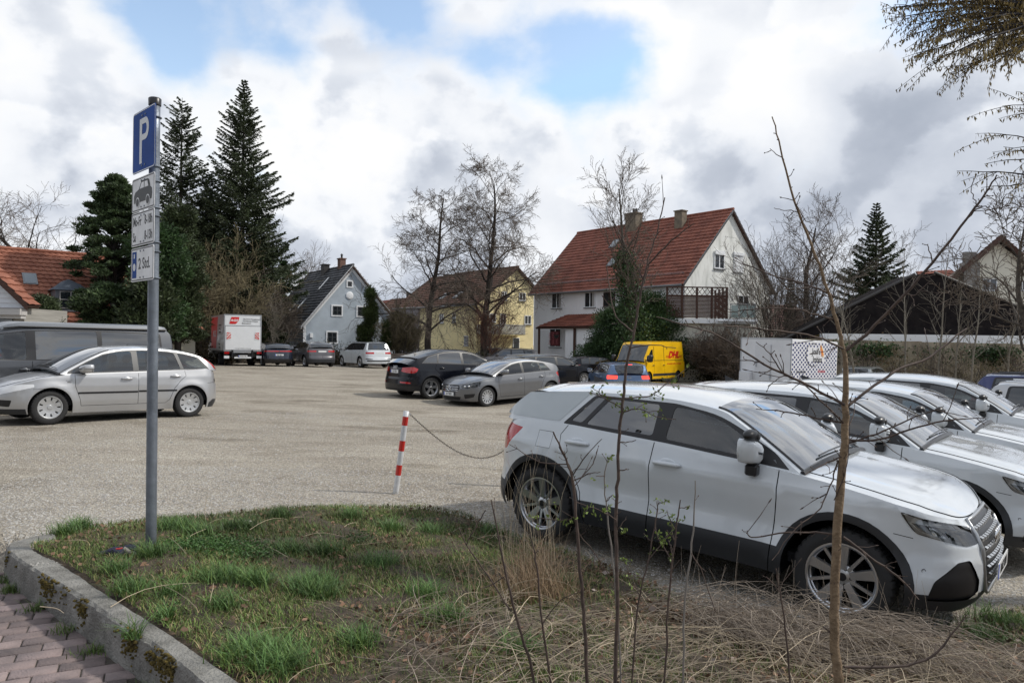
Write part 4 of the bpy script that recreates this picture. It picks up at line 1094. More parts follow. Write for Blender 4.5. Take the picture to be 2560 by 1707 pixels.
# dark coupe SUV
T_Q = [(1.20, 1.13, .11), (.85, 1.33, .10), (.50, 1.48, .08), (.22, 1.56, .06), (-.3, 1.60, .06), (-.9, 1.565, .06), (-1.5, 1.43, .05), (-1.90, 1.32, .05), (-2.06, 1.22, .07), (-2.20, 1.12, .09)]
Q5S = mkspec(4.69, .945, 1.66, 2.82, .362, .89, 1.10, 1.17, T_Q, [('front_window', 1.02, .92, -.10, -.10), ('rear_window_side', -.20, -.20, -1.12, -1.05, GLD), ('quarter_window', -1.18, -1.10, -1.72, -1.45, GLD)],
    zn=.84, zb=.27, cf=.8, cr=.6, n=3.0, flare=.03, clad=.36, clad_w=.04, clad_f=.36, clad_r=.44, clad_mat=BLK, rglass=GLD)
Q5S['belt'] = [(-2.36, 1.03), (-2.25, 1.09), (-1.9, 1.165), (-1.2, 1.16), (-.2, 1.13), (.8, 1.10), (1.2, 1.085), (1.6, 1.02), (2.0, .93), (2.30, .85)]
Q5S['feats'] = [('tail_lamp', 'side', [(-1.93, 1.00), (-2.1, 1.06), ('r', .46, 1.03), ('r', .44, .90), ('r', .78, .86), (-2.12, .85), (-2.0, .90)], REDL, .004, .02),
    ('reflector', 'side', [('r', .86, .56), ('r', .48, .58), ('r', .50, .53), ('r', .86, .51)], REDL, .008, .01), ('seam', 'line', [(1.0, 1.1), (1.0, .4)], None, .01), ('seam', 'line', [(-.15, 1.13), (-.15, .4)], None, .01), ('seam', 'line', [(-1.2, 1.17), (-1.28, 1.0), (-1.1, .85), (-.95, .5)], None, .01),
    ('seam', 'line', [(-2.0, .80), ('r', .85, .78), ('r', 0, .76)], None, .01)]
def q5(root):
    c = Car(root, Q5S, P_BLACK, True); c.body(); c.cabin(); c.interior(); c.wheels('five', .235, .25, .0); c.handle(-.0, .98); c.handle(-1.0, 1.02); c.mirror(.84, 1.17)
    p = c.P(np.array([0.0]), np.array([.93]))[0]; plate(root, frame4((p[0] - .012, 0, .90), (0, -1, 0), (0, 0, 1)), 'K R 7523', far=False)
    ringset(root, frame4((p[0] + .02, 0, 1.04), (0, -1, 0), (0, 0, 1)), .045)
    b = MB(); i0 = c.kidx[7]; b.grid([[Vector(c.G[i0, j]) + Vector((dx_, 0, dz_)) for j in range(len(c.et))] for dx_, dz_ in ((.12, .005), (-.05, .022), (-.06, 0.01), (0, -.02))]); b.build('spoiler', P_BLACK, root, smooth=True)
    for sd_ in (1, -1):
        b = MB(); b.tube([(x, sd_ * (float(c.YG(np.array([x]), np.array([curve_at(T_Q, x)]))[0]) - .06), curve_at(T_Q, x) + .045) for x in np.linspace(.2, -1.5, 8)], .012, 5); b.build('roof_rail', BLK, root)
    g = c.gp(6, 0); b = MB(); b.add([(g.x + .12, 0, g.z), (g.x - .06, .022, g.z), (g.x - .06, -.022, g.z), (g.x - .08, 0, g.z + .06)], [(0, 1, 3), (0, 3, 2), (1, 2, 3)]); b.build('antenna_fin', BLK, root)
# far cars ------------------------------------------------
def boxT(xc, za, H, xh, xr_, xd, zd, drop=.0, bul=.05):
    return [(xc, za, .1), (xc * .66 + xh * .34, za * .62 + H * .38, .1), (xc * .30 + xh * .70, za * .24 + H * .76, .08), (xh, H - .06, bul), (xh - .5, H - .02, bul), ((xh + xr_) / 2 - .2, H - .02 - drop * .2, bul), (xr_ + .35, H - .04 - drop * .7, bul), (xr_, H - .06 - drop, bul), ((xr_ + xd) / 2, (H - .08 - drop + zd) / 2 + .04, .07), (xd, zd, .09)]
def farspec(L, W, H, wb, R_, fo, za, zr, xc, xh, xr_, xd, drop=0, wins=3, tail=None, **kw):
    T = boxT(xc, za, H - .05, xh, xr_, xd, zr - .0, drop)
    g2 = GLF if kw.pop('dark', True) else GLS
    w_ = [('front_window', xc - .16, xc - .24, -.08, -.08, g2), ('rear_window_side', -.20, -.20, xr_ + .75, xr_ + .82, g2)]
    if wins == 3: w_.append(('quarter_window', xr_ + .66, xr_ + .72, xd + .42, xr_ + .20, g2))
    sp = mkspec(L, W, H, wb, R_, fo, za, zr, T, w_, **kw)
    xr = sp['xr']; z1, z0, yi = tail if tail else (.98, .80, .5)
    sp.setdefault('feats', []).extend([('tail_lamp', 'side', [(xr + .34, z1), ('r', yi, z1), ('r', yi, z0), (xr + .30, z0)], kw.get('tailmat', REDL), .004, .02),
        ('headlight', 'side', [(sp['xf'] - .45, za - .20), (sp['xf'] - .42, za - .32), ('f', .5, sp['front'][0][0] + .5), ('f', .5, .68), ('f', .7, .70)], WHL, .004, .02),
        ('seam', 'line', [(xc - .12, za), (xc - .14, .35)], None, .014), ('seam', 'line', [(-.15, za + .03), (-.15, .35)], None, .014), ('seam', 'line', [(xr_ + .72, zr), (xr_ + .68, za - .12), (-wb / 2 + .42, .5), (-wb / 2 + .44, .35)], None, .014)])
    return sp
X7 = farspec(5.15, 1.0, 1.80, 3.10, .39, .90, 1.16, 1.22, 1.45, .45, -2.10, -2.33, .0, tail=(1.08, .96, .42), zn=.95, zb=.30, clad=.40, clad_w=.03, clad_f=.36, clad_r=.36, clad_mat=P_WHITE)
X7['feats'].insert(0, ('bumper_strip', 'both', [('r', 0, .52), ('r', .9, .54), ('r', .9, .46), ('r', 0, .44)], BLK, .006, 0)); X7['feats'].insert(0, ('rear_recess', 'side', [('r', .55, .62), ('r', .95, .66), ('r', .95, .60), ('r', .55, .58)], BLK, .004, .01))
EVO = farspec(4.37, .95, 1.65, 2.68, .375, .85, 1.08, 1.22, 1.15, .25, -1.70, -1.98, .08, wins=3, tail=(1.06, .96, .40), zn=.88, zb=.28, clad=.38, clad_w=.03, clad_f=.34, clad_r=.52)
CUP = farspec(4.45, .92, 1.51, 2.68, .35, .88, 1.0, 1.09, 1.15, .25, -1.66, -2.02, .05, tail=(.99, .92, .02), zn=.80, zb=.24, clad=.34, clad_w=.03, clad_f=.34, clad_r=.46, clad_mat=BLK)
GOL = farspec(4.26, .90, 1.47, 2.63, .32, .86, .94, .99, 1.12, .22, -1.78, -2.02, .03, tail=(.94, .80, .50), zn=.74, zb=.20, dark=False)
DS3 = farspec(3.95, .86, 1.47, 2.45, .31, .84, .93, .98, 1.0, .12, -1.58, -1.80, .05, tail=(.95, .82, .5), zn=.74, zb=.20)
BMW = farspec(4.62, .91, 1.47, 2.81, .325, .80, .95, 1.0, 1.10, .15, -2.0, -2.24, .03, tail=(.95, .80, .5), zn=.74, zb=.20)
SUV = farspec(4.50, .92, 1.66, 2.68, .36, .88, 1.05, 1.12, 1.20, .28, -1.85, -2.12, .03, tail=(1.1, .9, .55), zn=.86, zb=.26, clad=.38, clad_w=.04, clad_f=.36, clad_r=.4)
def far_car(root, sp, pn, wheel='multi', zpl=.75, rails=False, near=False, mirz=None, plate_t=None):
    c = Car(root, sp, pn, near, None); c.body(); c.cabin(); c.wheels(wheel, .21, sp['R'] * .66, .0)
    xc, za = sp['T'][0][0], sp['T'][0][1]
    c.mirror(xc - .30, za + .06); c.handle(0.02, za - .13); c.handle(-.9, za - .10)
    rear_dress(c, zpl, plate_t or '', far=plate_t is None)
    if near: c.interior()
    if rails:
        for sd_ in (1, -1):
            P = []
            for x in np.linspace(sp['T'][3][0], sp['T'][7][0] + .1, 8):
                z = curve_at(sp['T'], x); P.append((x, sd_ * (float(c.YG(np.array([x]), np.array([z]))[0]) - .04), z + .05))
            b = MB(); b.tube(P, .018, 5); b.build('roof_rail', rails if rails is not True else BLK, root)
    return c
def put(root, p, ang, sp, zg, label, cat='car', group=None, rear=True, pitch=0):
    """p: where the middle of the rear axle (or the centre) stands"""
    h = Vector((math.cos(R(ang)), math.sin(R(ang)), 0)); q = Vector((p[0], p[1], 0)) + (h * sp['wb'] / 2 if rear else Vector((0, 0, 0)))
    root.location = (q.x, q.y, zg); root.rotation_euler = (0, -R(pitch), R(ang)); return tag(root, label, cat, group)
# vans -----------------------------------------------------
T_V = [(1.98, 1.18, .13), (1.74, 1.40, .13), (1.44, 1.66, .10), (1.22, 1.80, .07), (.5, 1.885, .05), (-.8, 1.90, .05), (-1.9, 1.87, .05), (-2.25, 1.83, .05), (-2.34, 1.60, .06), (-2.40, 1.14, .06)]
VAN = mkspec(4.90, .952, 1.99, 3.00, .345, .91, 1.16, 1.12, T_V, [('front_window', 1.80, 1.62, .80, .80), ('side_window', .62, .62, -.62, -.62, GLD), ('rear_side_window', -.72, -.72, -2.04, -2.02, GLD)],
    zn=.98, zb=.24, cf=.62, cr=.35, n=3.4, flare=.02, m=.10)
VAN['belt'] = [(-2.44, 1.08), (-2.3, 1.10), (-1.0, 1.13), (.5, 1.14), (1.6, 1.14), (1.98, 1.15), (2.15, 1.09), (2.38, .99)]
VAN['sect'] = [(.2, .05), (.3, .03), (.5, .008), (.8, .0), (1.0, .005), (1.2, .03)]
VAN['tum'] = (.16, .10); VAN['pillar'] = P_VAN
VAN['feats'] = [('seam', 'line', [(1.68, 1.16), (1.68, .3)], None, .01), ('seam', 'line', [(.70, 1.16), (.70, .3)], None, .01), ('fender_badge', 'side', [(1.95, .93), (1.42, .90), (1.42, .875), (1.95, .885)], CHR, .004, .005),
    ('headlight', 'side', [(2.05, .92), (2.12, .74), ('f', .55, .74), ('f', .55, .86)], WHL, .004, .03), ('seam', 'line', [(2.2, .70), (1.3, .72), (.6, .73), (-2.2, .75)], None, .006)]
def campervan(root):
    c = Car(root, VAN, P_VAN, True); c.body(); c.cabin(); c.interior(); c.wheels('multi', .22, .24, .0); c.handle(.84, .95); c.handle(.56, .95); c.mirror(1.56, 1.16, sz=1.25, mt=BLK)
    b = MB(); rows = []                   # pop-up roof shell
    for x, z, k in ((1.30, 1.85, .80), (1.10, 1.935, .90), (.9, 1.975, .93), (-2.0, 1.985, .93), (-2.18, 1.965, .92), (-2.24, 1.90, .90)):
        w_ = .80 * k; rows.append([(x, -w_, z - .09), (x, -w_ + .02, z - .02), (x, -w_ * .6, z + .012), (x, 0, z + .02), (x, w_ * .6, z + .012), (x, w_ - .02, z - .02), (x, w_, z - .09)])
    b.grid(rows, True); b.build('pop_up_roof', mat('roof_shell_grey', (.20, .215, .235), .35, .3), root, angle=35)
    b = MB()
    for sd_ in (1, -1): b.tube([(x, sd_ * .765, z) for x, z in ((1.2, 1.83), (.9, 1.87), (-2.2, 1.88))], .022, 6)
    b.build('roof_gutter', BLK, root)
# yellow delivery van
T_D = [(2.18, 1.28, .14), (1.95, 1.62, .13), (1.72, 1.95, .10), (1.50, 2.22, .07), (1.2, 2.38, .05), (-.5, 2.43, .05), (-2.3, 2.43, .05), (-2.55, 2.42, .05), (-2.60, 2.0, .03), (-2.64, 1.30, .03)]
DHL = mkspec(5.60, 1.02, 2.52, 3.60, .35, .95, 1.28, 1.28, T_D, [('front_window', 2.03, 1.86, 1.22, 1.22, GLF), ],
    zn=1.05, zb=.30, cf=.7, cr=.15, n=3.2, flare=.03, m=.38, cuts=(0, 3, 9, 9))
DHL['belt'] = [(-2.65, 1.28), (0, 1.28), (1.8, 1.26), (2.2, 1.25), (2.45, 1.14), (2.75, 1.03)]
DHL['sect'] = [(.2, .04), (.4, .01), (.7, .0), (1.1, .0), (1.4, .02)]; DHL['tum'] = (.045, .03); DHL['wrap'] = .10; DHL['xwrap'] = 1.2
DHL['dlo'] = []
DHL['feats'] = [('headlight', 'side', [(2.30, 1.12), (2.40, .88), ('f', .62, .86), ('f', .70, 1.02)], WHL, .004, .04), ('grille', 'both', [('f', 0, .80), ('f', .62, .80), ('f', .66, .50), ('f', 0, .46)], CLAD, .004, .03),
    ('side_trim', 'side', band(-2.4 + .9, 1.30, .46, .60), CLAD, .006, .01), ('wheel_trim', 'side', [(-2.6, .55), (-2.25, .55), (-2.25, .30), (-2.6, .30)], CLAD, .004, .0),
    ('seam', 'line', [(2.06, 1.26), (2.04, .4)], None, .014), ('seam', 'line', [(1.13, 1.28), (1.13, .4)], None, .014), ('seam', 'line', [(-.12, 1.28), (-.12, .4)], None, .014)]
P_RED = mat('red_lettering', (.62, .012, .012), .4)
def parcel_van(root):
    c = Car(root, DHL, P_YEL, False); c.body(); c.cabin(); c.wheels('steel', .22, .21, .0)
    c.mirror(1.98, 1.42, sz=1.5, mt=BLK, hs=1.7); c.handle(1.25, 1.08, BLK); c.handle(-.0, 1.08, BLK)
    for sd_ in (1, -1):
        def Y_(x, z): return (float(c.YG(np.array([x]), np.array([z]))[0]) if z > 1.29 else c.pt((x, z)).y) + .012
        M4 = frame4((-1.35, sd_ * Y_(-1.35, 1.70), 1.66), (-sd_, 0, 0), (0, 0, 1))
        lg = text_obj('lettering', 'DHL', .56, P_RED, root, M4, xs=1.25, bold=.024, shear=.35, thick=.004)
        b = MB()
        for k in range(3):
            z = -.16 + k * .055; b.box(-1.02 + k * .03, z, -.002, -.66 + k * .03, z + .022, .003, M4); b.box(.66 + k * .02, z, -.002, 1.00 + k * .03, z + .022, .003, M4)
        b.build('lettering_bars', P_RED, lg)
        M4 = frame4((-1.35, sd_ * Y_(-1.35, 1.27), 1.14), (-sd_, 0, 0), (0, 0, 1)); text_obj('lettering', 'EXCELLENCE. SIMPLY DELIVERED.', .125, P_RED, root, M4, thick=.003)
        b = MB(); b.tube([(x, sd_ * Y_(x, z), z) for x, z in ((-2.5, 1.36), (1.1, 1.36))], .008, 4); b.tube([(x, sd_ * Y_(x, z), z) for x, z in ((1.1, 2.15), (1.12, 1.32))], .010, 4); b.tube([(x, sd_ * Y_(x, z), z) for x, z in ((-.1, 2.2), (-.1, 1.32))], .010, 4); b.build('side_seam', BLK, root)
# moving truck: cab, box body, tail lift
P_TRK = paint('truck_white', (.74, .76, .78), 0, .35, .5)
P_TRS = paint('truck_side_grey', (.52, .54, .56), 0, .4, .3)
def box_truck(root):
    b = MB(); b.box(-3.6, -1.10, .92, .95, 1.10, 3.12, bev=.03); o = b.build('cargo_box', P_TRK, root)
    b = MB()
    for x0, x1 in ((-3.62, -3.55), (.9, .97)):
        for y in (-1.10, 1.04): b.box(x0, y, .90, x1, y + .06, 3.14)
    for z in (.88, 3.09): b.box(-3.615, -1.04, z, -3.56, 1.04, z + .05)
    b.box(-3.5, 1.085, 3.08, .9, 1.115, 3.13); b.box(-3.5, -1.115, 3.08, .9, -1.085, 3.13); b.build('box_frame', SATIN, o)
    b = MB(); b.box(-3.66, -1.03, .98, -3.61, 1.03, 2.42, bev=.01); tl = b.build('tail_lift', P_TRK, root)
    b = MB(); b.box(-3.64, -1.04, 2.425, -3.60, 1.04, 2.455); b.build('door_seam', BLK, o)
    for y0 in (-.95, .70):                # hazard plates
        b = MB(); b.box(-3.675, y0, 1.62, -3.662, y0 + .25, 2.04); h = b.build('hazard_plate', mat('plate_white', (.75, .74, .72), .4), root)
        b = MB(); sg = 1 if y0 < 0 else -1
        for k in range(-2, 4):
            za = 1.62 + k * .17; P = [(y0, za), (y0 + .25, za + .25 * sg), (y0 + .25, za + .25 * sg + .085), (y0, za + .085)]
            if sg < 0: P = [(y0, za + .25), (y0 + .25, za), (y0 + .25, za + .085), (y0, za + .335)]
            P = [(y, min(2.04, max(1.62, z))) for y, z in P]
            if abs(P[0][1] - P[3][1]) + abs(P[1][1] - P[2][1]) < .02: continue
            b.add([(-3.679, y, z) for y, z in P], [(0, 3, 2, 1)])
        b.build('hazard_stripes', P_RED, h)
    # logo panel and writing on the rear top
    M4 = frame4((-3.612, 0, 2.78), (0, -1, 0), (0, 0, 1))
    b = MB(); b.add([M4 @ Vector(p) for p in ((-.80, -.22, .004), (-.42, -.22, .004), (-.28, -.05, .004), (-.22, .20, .004), (-.68, .20, .004))], [(0, 1, 2, 3, 4)]); lo = b.build('logo_panel', P_RED, root)
    text_obj('lettering', 'AGS', .19, P_TRK, lo, M4 @ Matrix.Translation((-.52, -.01, .006)), xs=1.2, bold=.006, shear=.15)
    for i, t in enumerate(('Records Management', 'Worldwide Movers', 'Relocations')): text_obj('lettering', t, .115, INK, root, M4 @ Matrix.Translation((.02 - .04 * i, .09 - .13 * i, .004)), align='LEFT')
    text_obj('lettering', 'www.ags-worldwide-movers.com', .07, INK, tl, frame4((-3.664, -.0, 1.07), (0, -1, 0), (0, 0, 1)))
    # left side panel
    b = MB(); b.box(-3.57, 1.095, .93, .92, 1.104, 3.09); sp_ = b.build('side_panel', P_TRS, o)
    M4 = frame4((0, 1.106, 0), (-1, 0, 0), (0, 0, 1))
    b = MB(); b.add([M4 @ Vector(p) for p in ((-.90, 1.05, .002), (1.0, 1.05, .002), (1.5, 3.02, .002), (-.90, 3.02, .002))], [(0, 1, 2, 3)]); b.build('red_panel', P_RED, sp_)
    text_obj('lettering', 'AGS', .55, P_TRK, sp_, M4 @ Matrix.Translation((.35, 1.95, .006)), xs=1.1, bold=.01)
    for i, t in enumerate(('International', 'Moving', 'Relocation', 'Storage', 'Archiving')): text_obj('lettering', t, .16, INK, sp_, M4 @ Matrix.Translation((1.9, 2.5 - .22 * i - (.5 if i > 2 else 0), .004)), align='LEFT')
    # cab, chassis, lift arms, wheels
    b = MB(); prof = [(.95, .62), (.95, 2.45), (1.5, 2.48), (1.95, 2.2), (2.45, 1.45), (3.05, 1.22), (3.2, .95), (3.2, .45), (2.9, .40), (1.0, .42)]
    b.prism(prof, -.95, .95, Matrix(((1, 0, 0, 0), (0, 0, -1, 0), (0, 1, 0, 0), (0, 0, 0, 1)))); cb = b.build('cab', P_TRK, root)
    b = MB()
    for sd_ in (1, -1): b.add([(x, sd_ * .955, z) for x, z in ((1.15, 1.42), (2.35, 1.42), (1.95, 2.12), (1.15, 2.2))], [(0, 1, 2, 3) if sd_ < 0 else (3, 2, 1, 0)])
    b.build('cab_window', GLF, cb)
    b = MB(); b.box(-3.4, -.45, .55, 1.2, -.35, .75); b.box(-3.4, .35, .55, 1.2, .45, .75); b.box(-3.5, -1.0, .80, .9, 1.0, .90); b.build('chassis', BLK, root)
    b = MB()
    for y in (-.55, .62):
        b.box(-3.72, y - .05, .50, -3.60, y + .03, .98); b.tube([(-3.3, y, .55), (-3.66, y, .62), (-3.70, y, .95)], .035, 6)
    b.box(-3.72, -.55, .62, -3.66, .60, .70); b.build('lift_arms', BLK, root)
    b = MB(); b.box(-3.70, -.48, .80, -3.62, .56, .93); b.build('lift_beam', SATIN, root)
    for y in (-.95, .95):
        b = MB(); b.box(-3.66, y - .16, .74, -3.60, y + .12, .86); b.build('tail_lamp', REDL, root)
        b = MB(); b.box(-3.68, y - .16, .46, -3.64, y + .14, .62, bev=.006); b.build('bumper_plate', P_TRK, root)
    b = MB(); b.box(-3.70, -.50, .46, -3.66, .50, .56, bev=.006); b.build('bumper_bar', P_TRK, root)
    plate(root, frame4((-3.715, 0, .60), (0, -1, 0), (0, 0, 1)), 'M AG 5148')
    for y in (-.93, .93):
        b = MB(); b.box(-3.3, y - .12, .50, -3.2, y + .12, .86); b.build('mudguard', BLK, root)
    for xa in (2.3, -1.5):
        for sd_ in (1, -1): make_wheel(root, xa, .88, sd_, .36, .21, .24 if xa > 0 else .30, 'steel', False)
    for sd_ in (1, -1):
        b = MB(); b.tube([(2.0, sd_ * .95, 1.6), (2.05, sd_ * 1.2, 1.65)], .02, 5); b.box(1.98, sd_ * 1.22 - .09, 1.45, 2.06, sd_ * 1.22 + .09, 1.85, bev=.03); b.build('mirror', BLK, root)
# food trailer
NAV = mat('navy_print', (.02, .03, .14), .5)
def food_trailer(root):
    Lx, Wy, z0, z1 = 5.0, 2.35, .45, 2.62
    b = MB(); b.box(0, 0, z0, Wy, Lx, z1, bev=.02); o = b.build('trailer_body', mat('trailer_white', (.66, .67, .69), .45, var=.05, vs=2), root)
    # door end faces -Y side (x 0..Wy); long side is x = Wy
    b = MB(); b.box(.70, -.02, .60, 1.42, -.003, 2.35, bev=.005); d = b.build('door', mat('trailer_door', (.60, .61, .63), .45), root)
    b = MB(); b.tube([(1.44, -.03, .62), (1.44, -.03, 2.34)], .012, 5); b.box(1.40, -.05, 1.9, 1.48, -.01, 2.0); b.box(1.40, -.05, .9, 1.48, -.01, 1.0); b.box(.75, -.06, 1.35, .80, -.02, 1.6); b.build('door_hinge', SATIN, d)
    b = MB(); b.box(-.02, -.012, z1 - .05, Wy + .02, -.002, z1 + .02); b.box(-.02, -.012, z0, .04, -.002, z1); b.box(Wy - .03, -.012, z0, Wy + .02, -.002, z1); b.build('edge_trim', SATIN, root)
    b = MB(); b.box(.1, -.30, .62, .62, -.03, 1.10, bev=.01); b.build('gas_locker', mat('trailer_door', (.6, .61, .63), .45), root)
    b = MB(); b.tube([(Wy * .5, -.1, .55), (Wy * .5, -1.5, .5)], .05, 6); b.build('drawbar', SATIN, root)
    # printed panel
    x = Wy + .003; b = MB(); b.box(x, .03, z0 + .03, x + .01, Lx - .03, z1 - .03); p = b.build('printed_panel', mat('trailer_print_white', (.72, .73, .76), .4), root)
    b = MB(); st = .36
    for i in range(16):
        for j in range(20):
            y = .14 + i * st + (.0 if j % 2 else st * .5); z = z0 + .12 + j * .105
            if y > Lx - .12 or z > z1 - .12: continue
            if 1.7 < y < 3.4 and 1.62 < z < 2.35: continue
            s_ = .062; b.add([(x + .013, y - .105, z), (x + .013, y, z - s_), (x + .013, y + .105, z), (x + .013, y, z + s_)], [(0, 1, 2, 3)])
    b.build('check_pattern', NAV, p)
    M4 = frame4((x + .014, 2.55, 1.95), (0, 1, 0), (0, 0, 1))
    text_obj('lettering', "Josif's", .40, INK, p, M4 @ Matrix.Translation((0, .16, .0)), xs=1.0, bold=.006); text_obj('lettering', 'Imbiss', .40, INK, p, M4 @ Matrix.Translation((.15, -.20, 0)), bold=.006)
    b = MB(); b.tube([M4 @ Vector((-.35 + .75 * math.cos(t), .02 + .52 * math.sin(t), .004)) for t in np.linspace(PI * .35, PI * 1.75, 22)], .014, 4); b.build('logo_arc', INK, p)
    b = MB()
    for k, (dx, dz, h) in enumerate(((.45, .30, .22), (.56, .22, .30), (.66, .12, .26), (.74, .0, .18), (.60, .05, .2))):
        b.add([M4 @ Vector(q) for q in ((dx - .05, dz - h / 2, .004 + k * .001), (dx + .05, dz - h / 3, .004 + k * .001), (dx + .08, dz + h / 4, .004 + k * .001), (dx - .01, dz + h, .004 + k * .001), (dx - .01, dz + h / 4, .004 + k * .001))], [(0, 1, 2, 3, 4)])
    b.build('flame_logo', mat('flame_orange', (.75, .16, .02), .5, col2=(.8, .45, .03), vs=5), p)
    for i, t in enumerate(('Schnellimbiss', 'Partyservice', 'zu vermieten')): text_obj('lettering', t, .19, INK, p, frame4((x + .014, 1.0 + .35 * i, 1.20 - .24 * i), (0, 1, 0), (0, 0, 1)))
    text_obj('lettering', 'Griechisch', .19, P_RED, p, frame4((x + .014, 3.2, 1.22), (0, 1, 0), (0, 0, 1)))
    for y in (Lx * .45, Lx * .62):
        for xx in (.1, Wy - .1):
            e_ = make_wheel(root, xx, y, 1, .30, .19, .18, 'steel', False); e_.rotation_euler = (0, R(90 if xx > 1 else -90), 0); e_.location = (xx, y, .30)
def ground_all(X, Y):
    z = ground_z(X, Y); m = in_verge(X, Y); s_ = .15
    for dx, dy in ((s_, 0), (-s_, 0), (0, s_), (0, -s_)): m &= in_verge(X + dx, Y + dy)
    return z - np.where(m, .07, 0)
o = sheet('ground', xs, ys, ground_all, GRAV); tag(o, kind='structure')
# soil sheet of the verge (needs the triangulation helper above)
vv_, ff_, vz_, vd_ = build_verge()
o = npmesh('verge', np.column_stack([vv_, vz_]), ff_, SOIL, smooth=True); tag(o, kind='structure')
def verge_z(x, y): return gz(x, y) + .02
# ---------------------------------------------------------------- buildings
def tilemat(name, c1, c2, var=.12): return mat(name, c1, .85, col2=c2, vs=1.2, island=0, bump=.25, bs=60)
T_RED = tilemat('roof_red', (.17, .056, .036), (.26, .090, .058))
T_ORG = tilemat('roof_orange', (.21, .074, .044), (.30, .118, .072))
T_BRN = tilemat('roof_brown', (.085, .045, .030), (.15, .075, .050))
T_SLT = tilemat('roof_slate', (.055, .057, .062), (.13, .132, .14))
T_BLK = mat('roof_black', (.012, .010, .011), .95, spec=.1, col2=(.02, .017, .017), vs=2)
STW = mat('render_white', (.74, .75, .77), .9, col2=(.82, .83, .84), vs=1.1, bump=.15, bs=80, c2pos=(.3, .7), stretch=(1, 1, .35))
STG = mat('gable_weathered', (.52, .53, .50), .9, col2=(.76, .77, .74), vs=1.4, bump=.15, bs=80, stretch=(1.6, 1.6, .4), c2pos=(.30, .52))
STB = mat('render_blue_grey', (.40, .455, .51), .9, var=.06, vs=1.5, bump=.1, bs=80)
STY = mat('render_yellow', (.80, .69, .40), .9, var=.07, vs=1.0, bump=.1, bs=80)
STL = mat('render_lilac', (.36, .35, .42), .9, var=.08, vs=1.0)
STC = mat('render_cream', (.66, .64, .56), .9, var=.06, vs=1.0)
FRW = mat('frame_white', (.78, .80, .82), .5)
FRG = mat('frame_grey', (.12, .13, .15), .5)
WGL = mat('house_glass', (.02, .025, .03), .06, spec=.8, coat=.5)
CURT = mat('curtain', (.35, .34, .33), .9)
GUT = mat('gutter_zinc', (.20, .21, .22), .4, .6)
WOODB = mat('brown_wood', (.045, .022, .016), .8, col2=(.085, .040, .028), vs=4, stretch=(1, 1, 6))
BRK = mat('chimney_brick', (.14, .075, .055), .9, col2=(.22, .13, .10), vs=12)
CHC = mat('chimney_concrete', (.13, .11, .085), .9, col2=(.20, .165, .12), vs=3)
def V3(p, z): return Vector((p[0], p[1], z))
def plane_ab(px, py, O, e1, e2):
    """where that sight line meets the plane O + a e1 + b e2"""
    d = ray(px, py); m = Matrix((e1, e2, -d)).transposed(); s_ = m.inverted() @ (Vector((0, 0, CAMZ)) - Vector(O)); return s_.x, s_.y
class Wall:
    def __init__(s, O, u):                # O: Vector on the wall at z=0, u: horizontal unit vector
        s.O, s.u = Vector(O), Vector((u[0], u[1], 0)).normalized(); s.n = Vector((s.u.y, -s.u.x, 0))
        if s.n.dot(-s.O) < 0: s.n = -s.n
    def px(s, x, y): return plane_ab(x, y, s.O, s.u, Vector((0, 0, 1)))
    def P(s, a, z, off=0): return s.O + s.u * a + s.n * off + Vector((0, 0, z))
    def rect(s, x0, y0, x1, y1):
        a0, z1 = s.px(x0, y0); a1, z0 = s.px(x1, y1); return min(a0, a1), min(z0, z1), max(a0, a1), max(z0, z1)
    def M4(s): 
        m = Matrix((s.u, s.n, Vector((0, 0, 1)))).transposed().to_4x4(); m.translation = s.O; return m
def rel(root, M4): return Matrix.Translation(-root.location) @ M4
def window(root, W_, x0, y0, x1, y1, fr=FRW, cross=(1, 0), surround=.0, glass=WGL, sill=True, curt=False, name='window', wf=.06):
    a0, z0, a1, z1 = W_.rect(x0, y0, x1, y1); M_ = rel(root, W_.M4()); b = MB()
    b.box(a0, .012, z0, a0 + wf, .06, z1, M_); b.box(a1 - wf, .012, z0, a1, .06, z1, M_); b.box(a0 + wf, .012, z0, a1 - wf, .06, z0 + wf, M_); b.box(a0 + wf, .012, z1 - wf, a1 - wf, .06, z1, M_)
    for k in range(cross[0]):
        a = a0 + (a1 - a0) * (k + 1) / (cross[0] + 1); b.box(a - wf * .55, .014, z0 + wf, a + wf * .55, .058, z1 - wf, M_)
    for k in range(cross[1]):
        z = z0 + (z1 - z0) * (k + 1) / (cross[1] + 1); b.box(a0 + wf, .016, z - wf * .3, a1 - wf, .054, z + wf * .3, M_)
    o = b.build(name, fr, root)
    b = MB(); b.box(a0 + wf * .5, .008, z0 + wf * .5, a1 - wf * .5, .030, z1 - wf * .5, M_); b.build('pane', glass, o)
    if surround:
        s_ = surround; b = MB(); b.box(a0 - s_, .0, z0 - s_, a0, .045, z1 + s_, M_); b.box(a1, .0, z0 - s_, a1 + s_, .045, z1 + s_, M_); b.box(a0, .0, z1, a1, .045, z1 + s_, M_); b.box(a0, .0, z0 - s_, a1, .05, z0, M_); b.build('surround', FRW, o)
    elif sill:
        b = MB(); b.box(a0 - .06, .0, z0 - .06, a1 + .06, .12, z0 - .003, M_); b.build('sill', GUT, o)
    if curt:
        b = MB(); b.box(a0 + wf, .031, z0 + wf, a0 + (a1 - a0) * .30, .036, z1 - wf, M_); b.build('curtain', CURT, o)
    return o
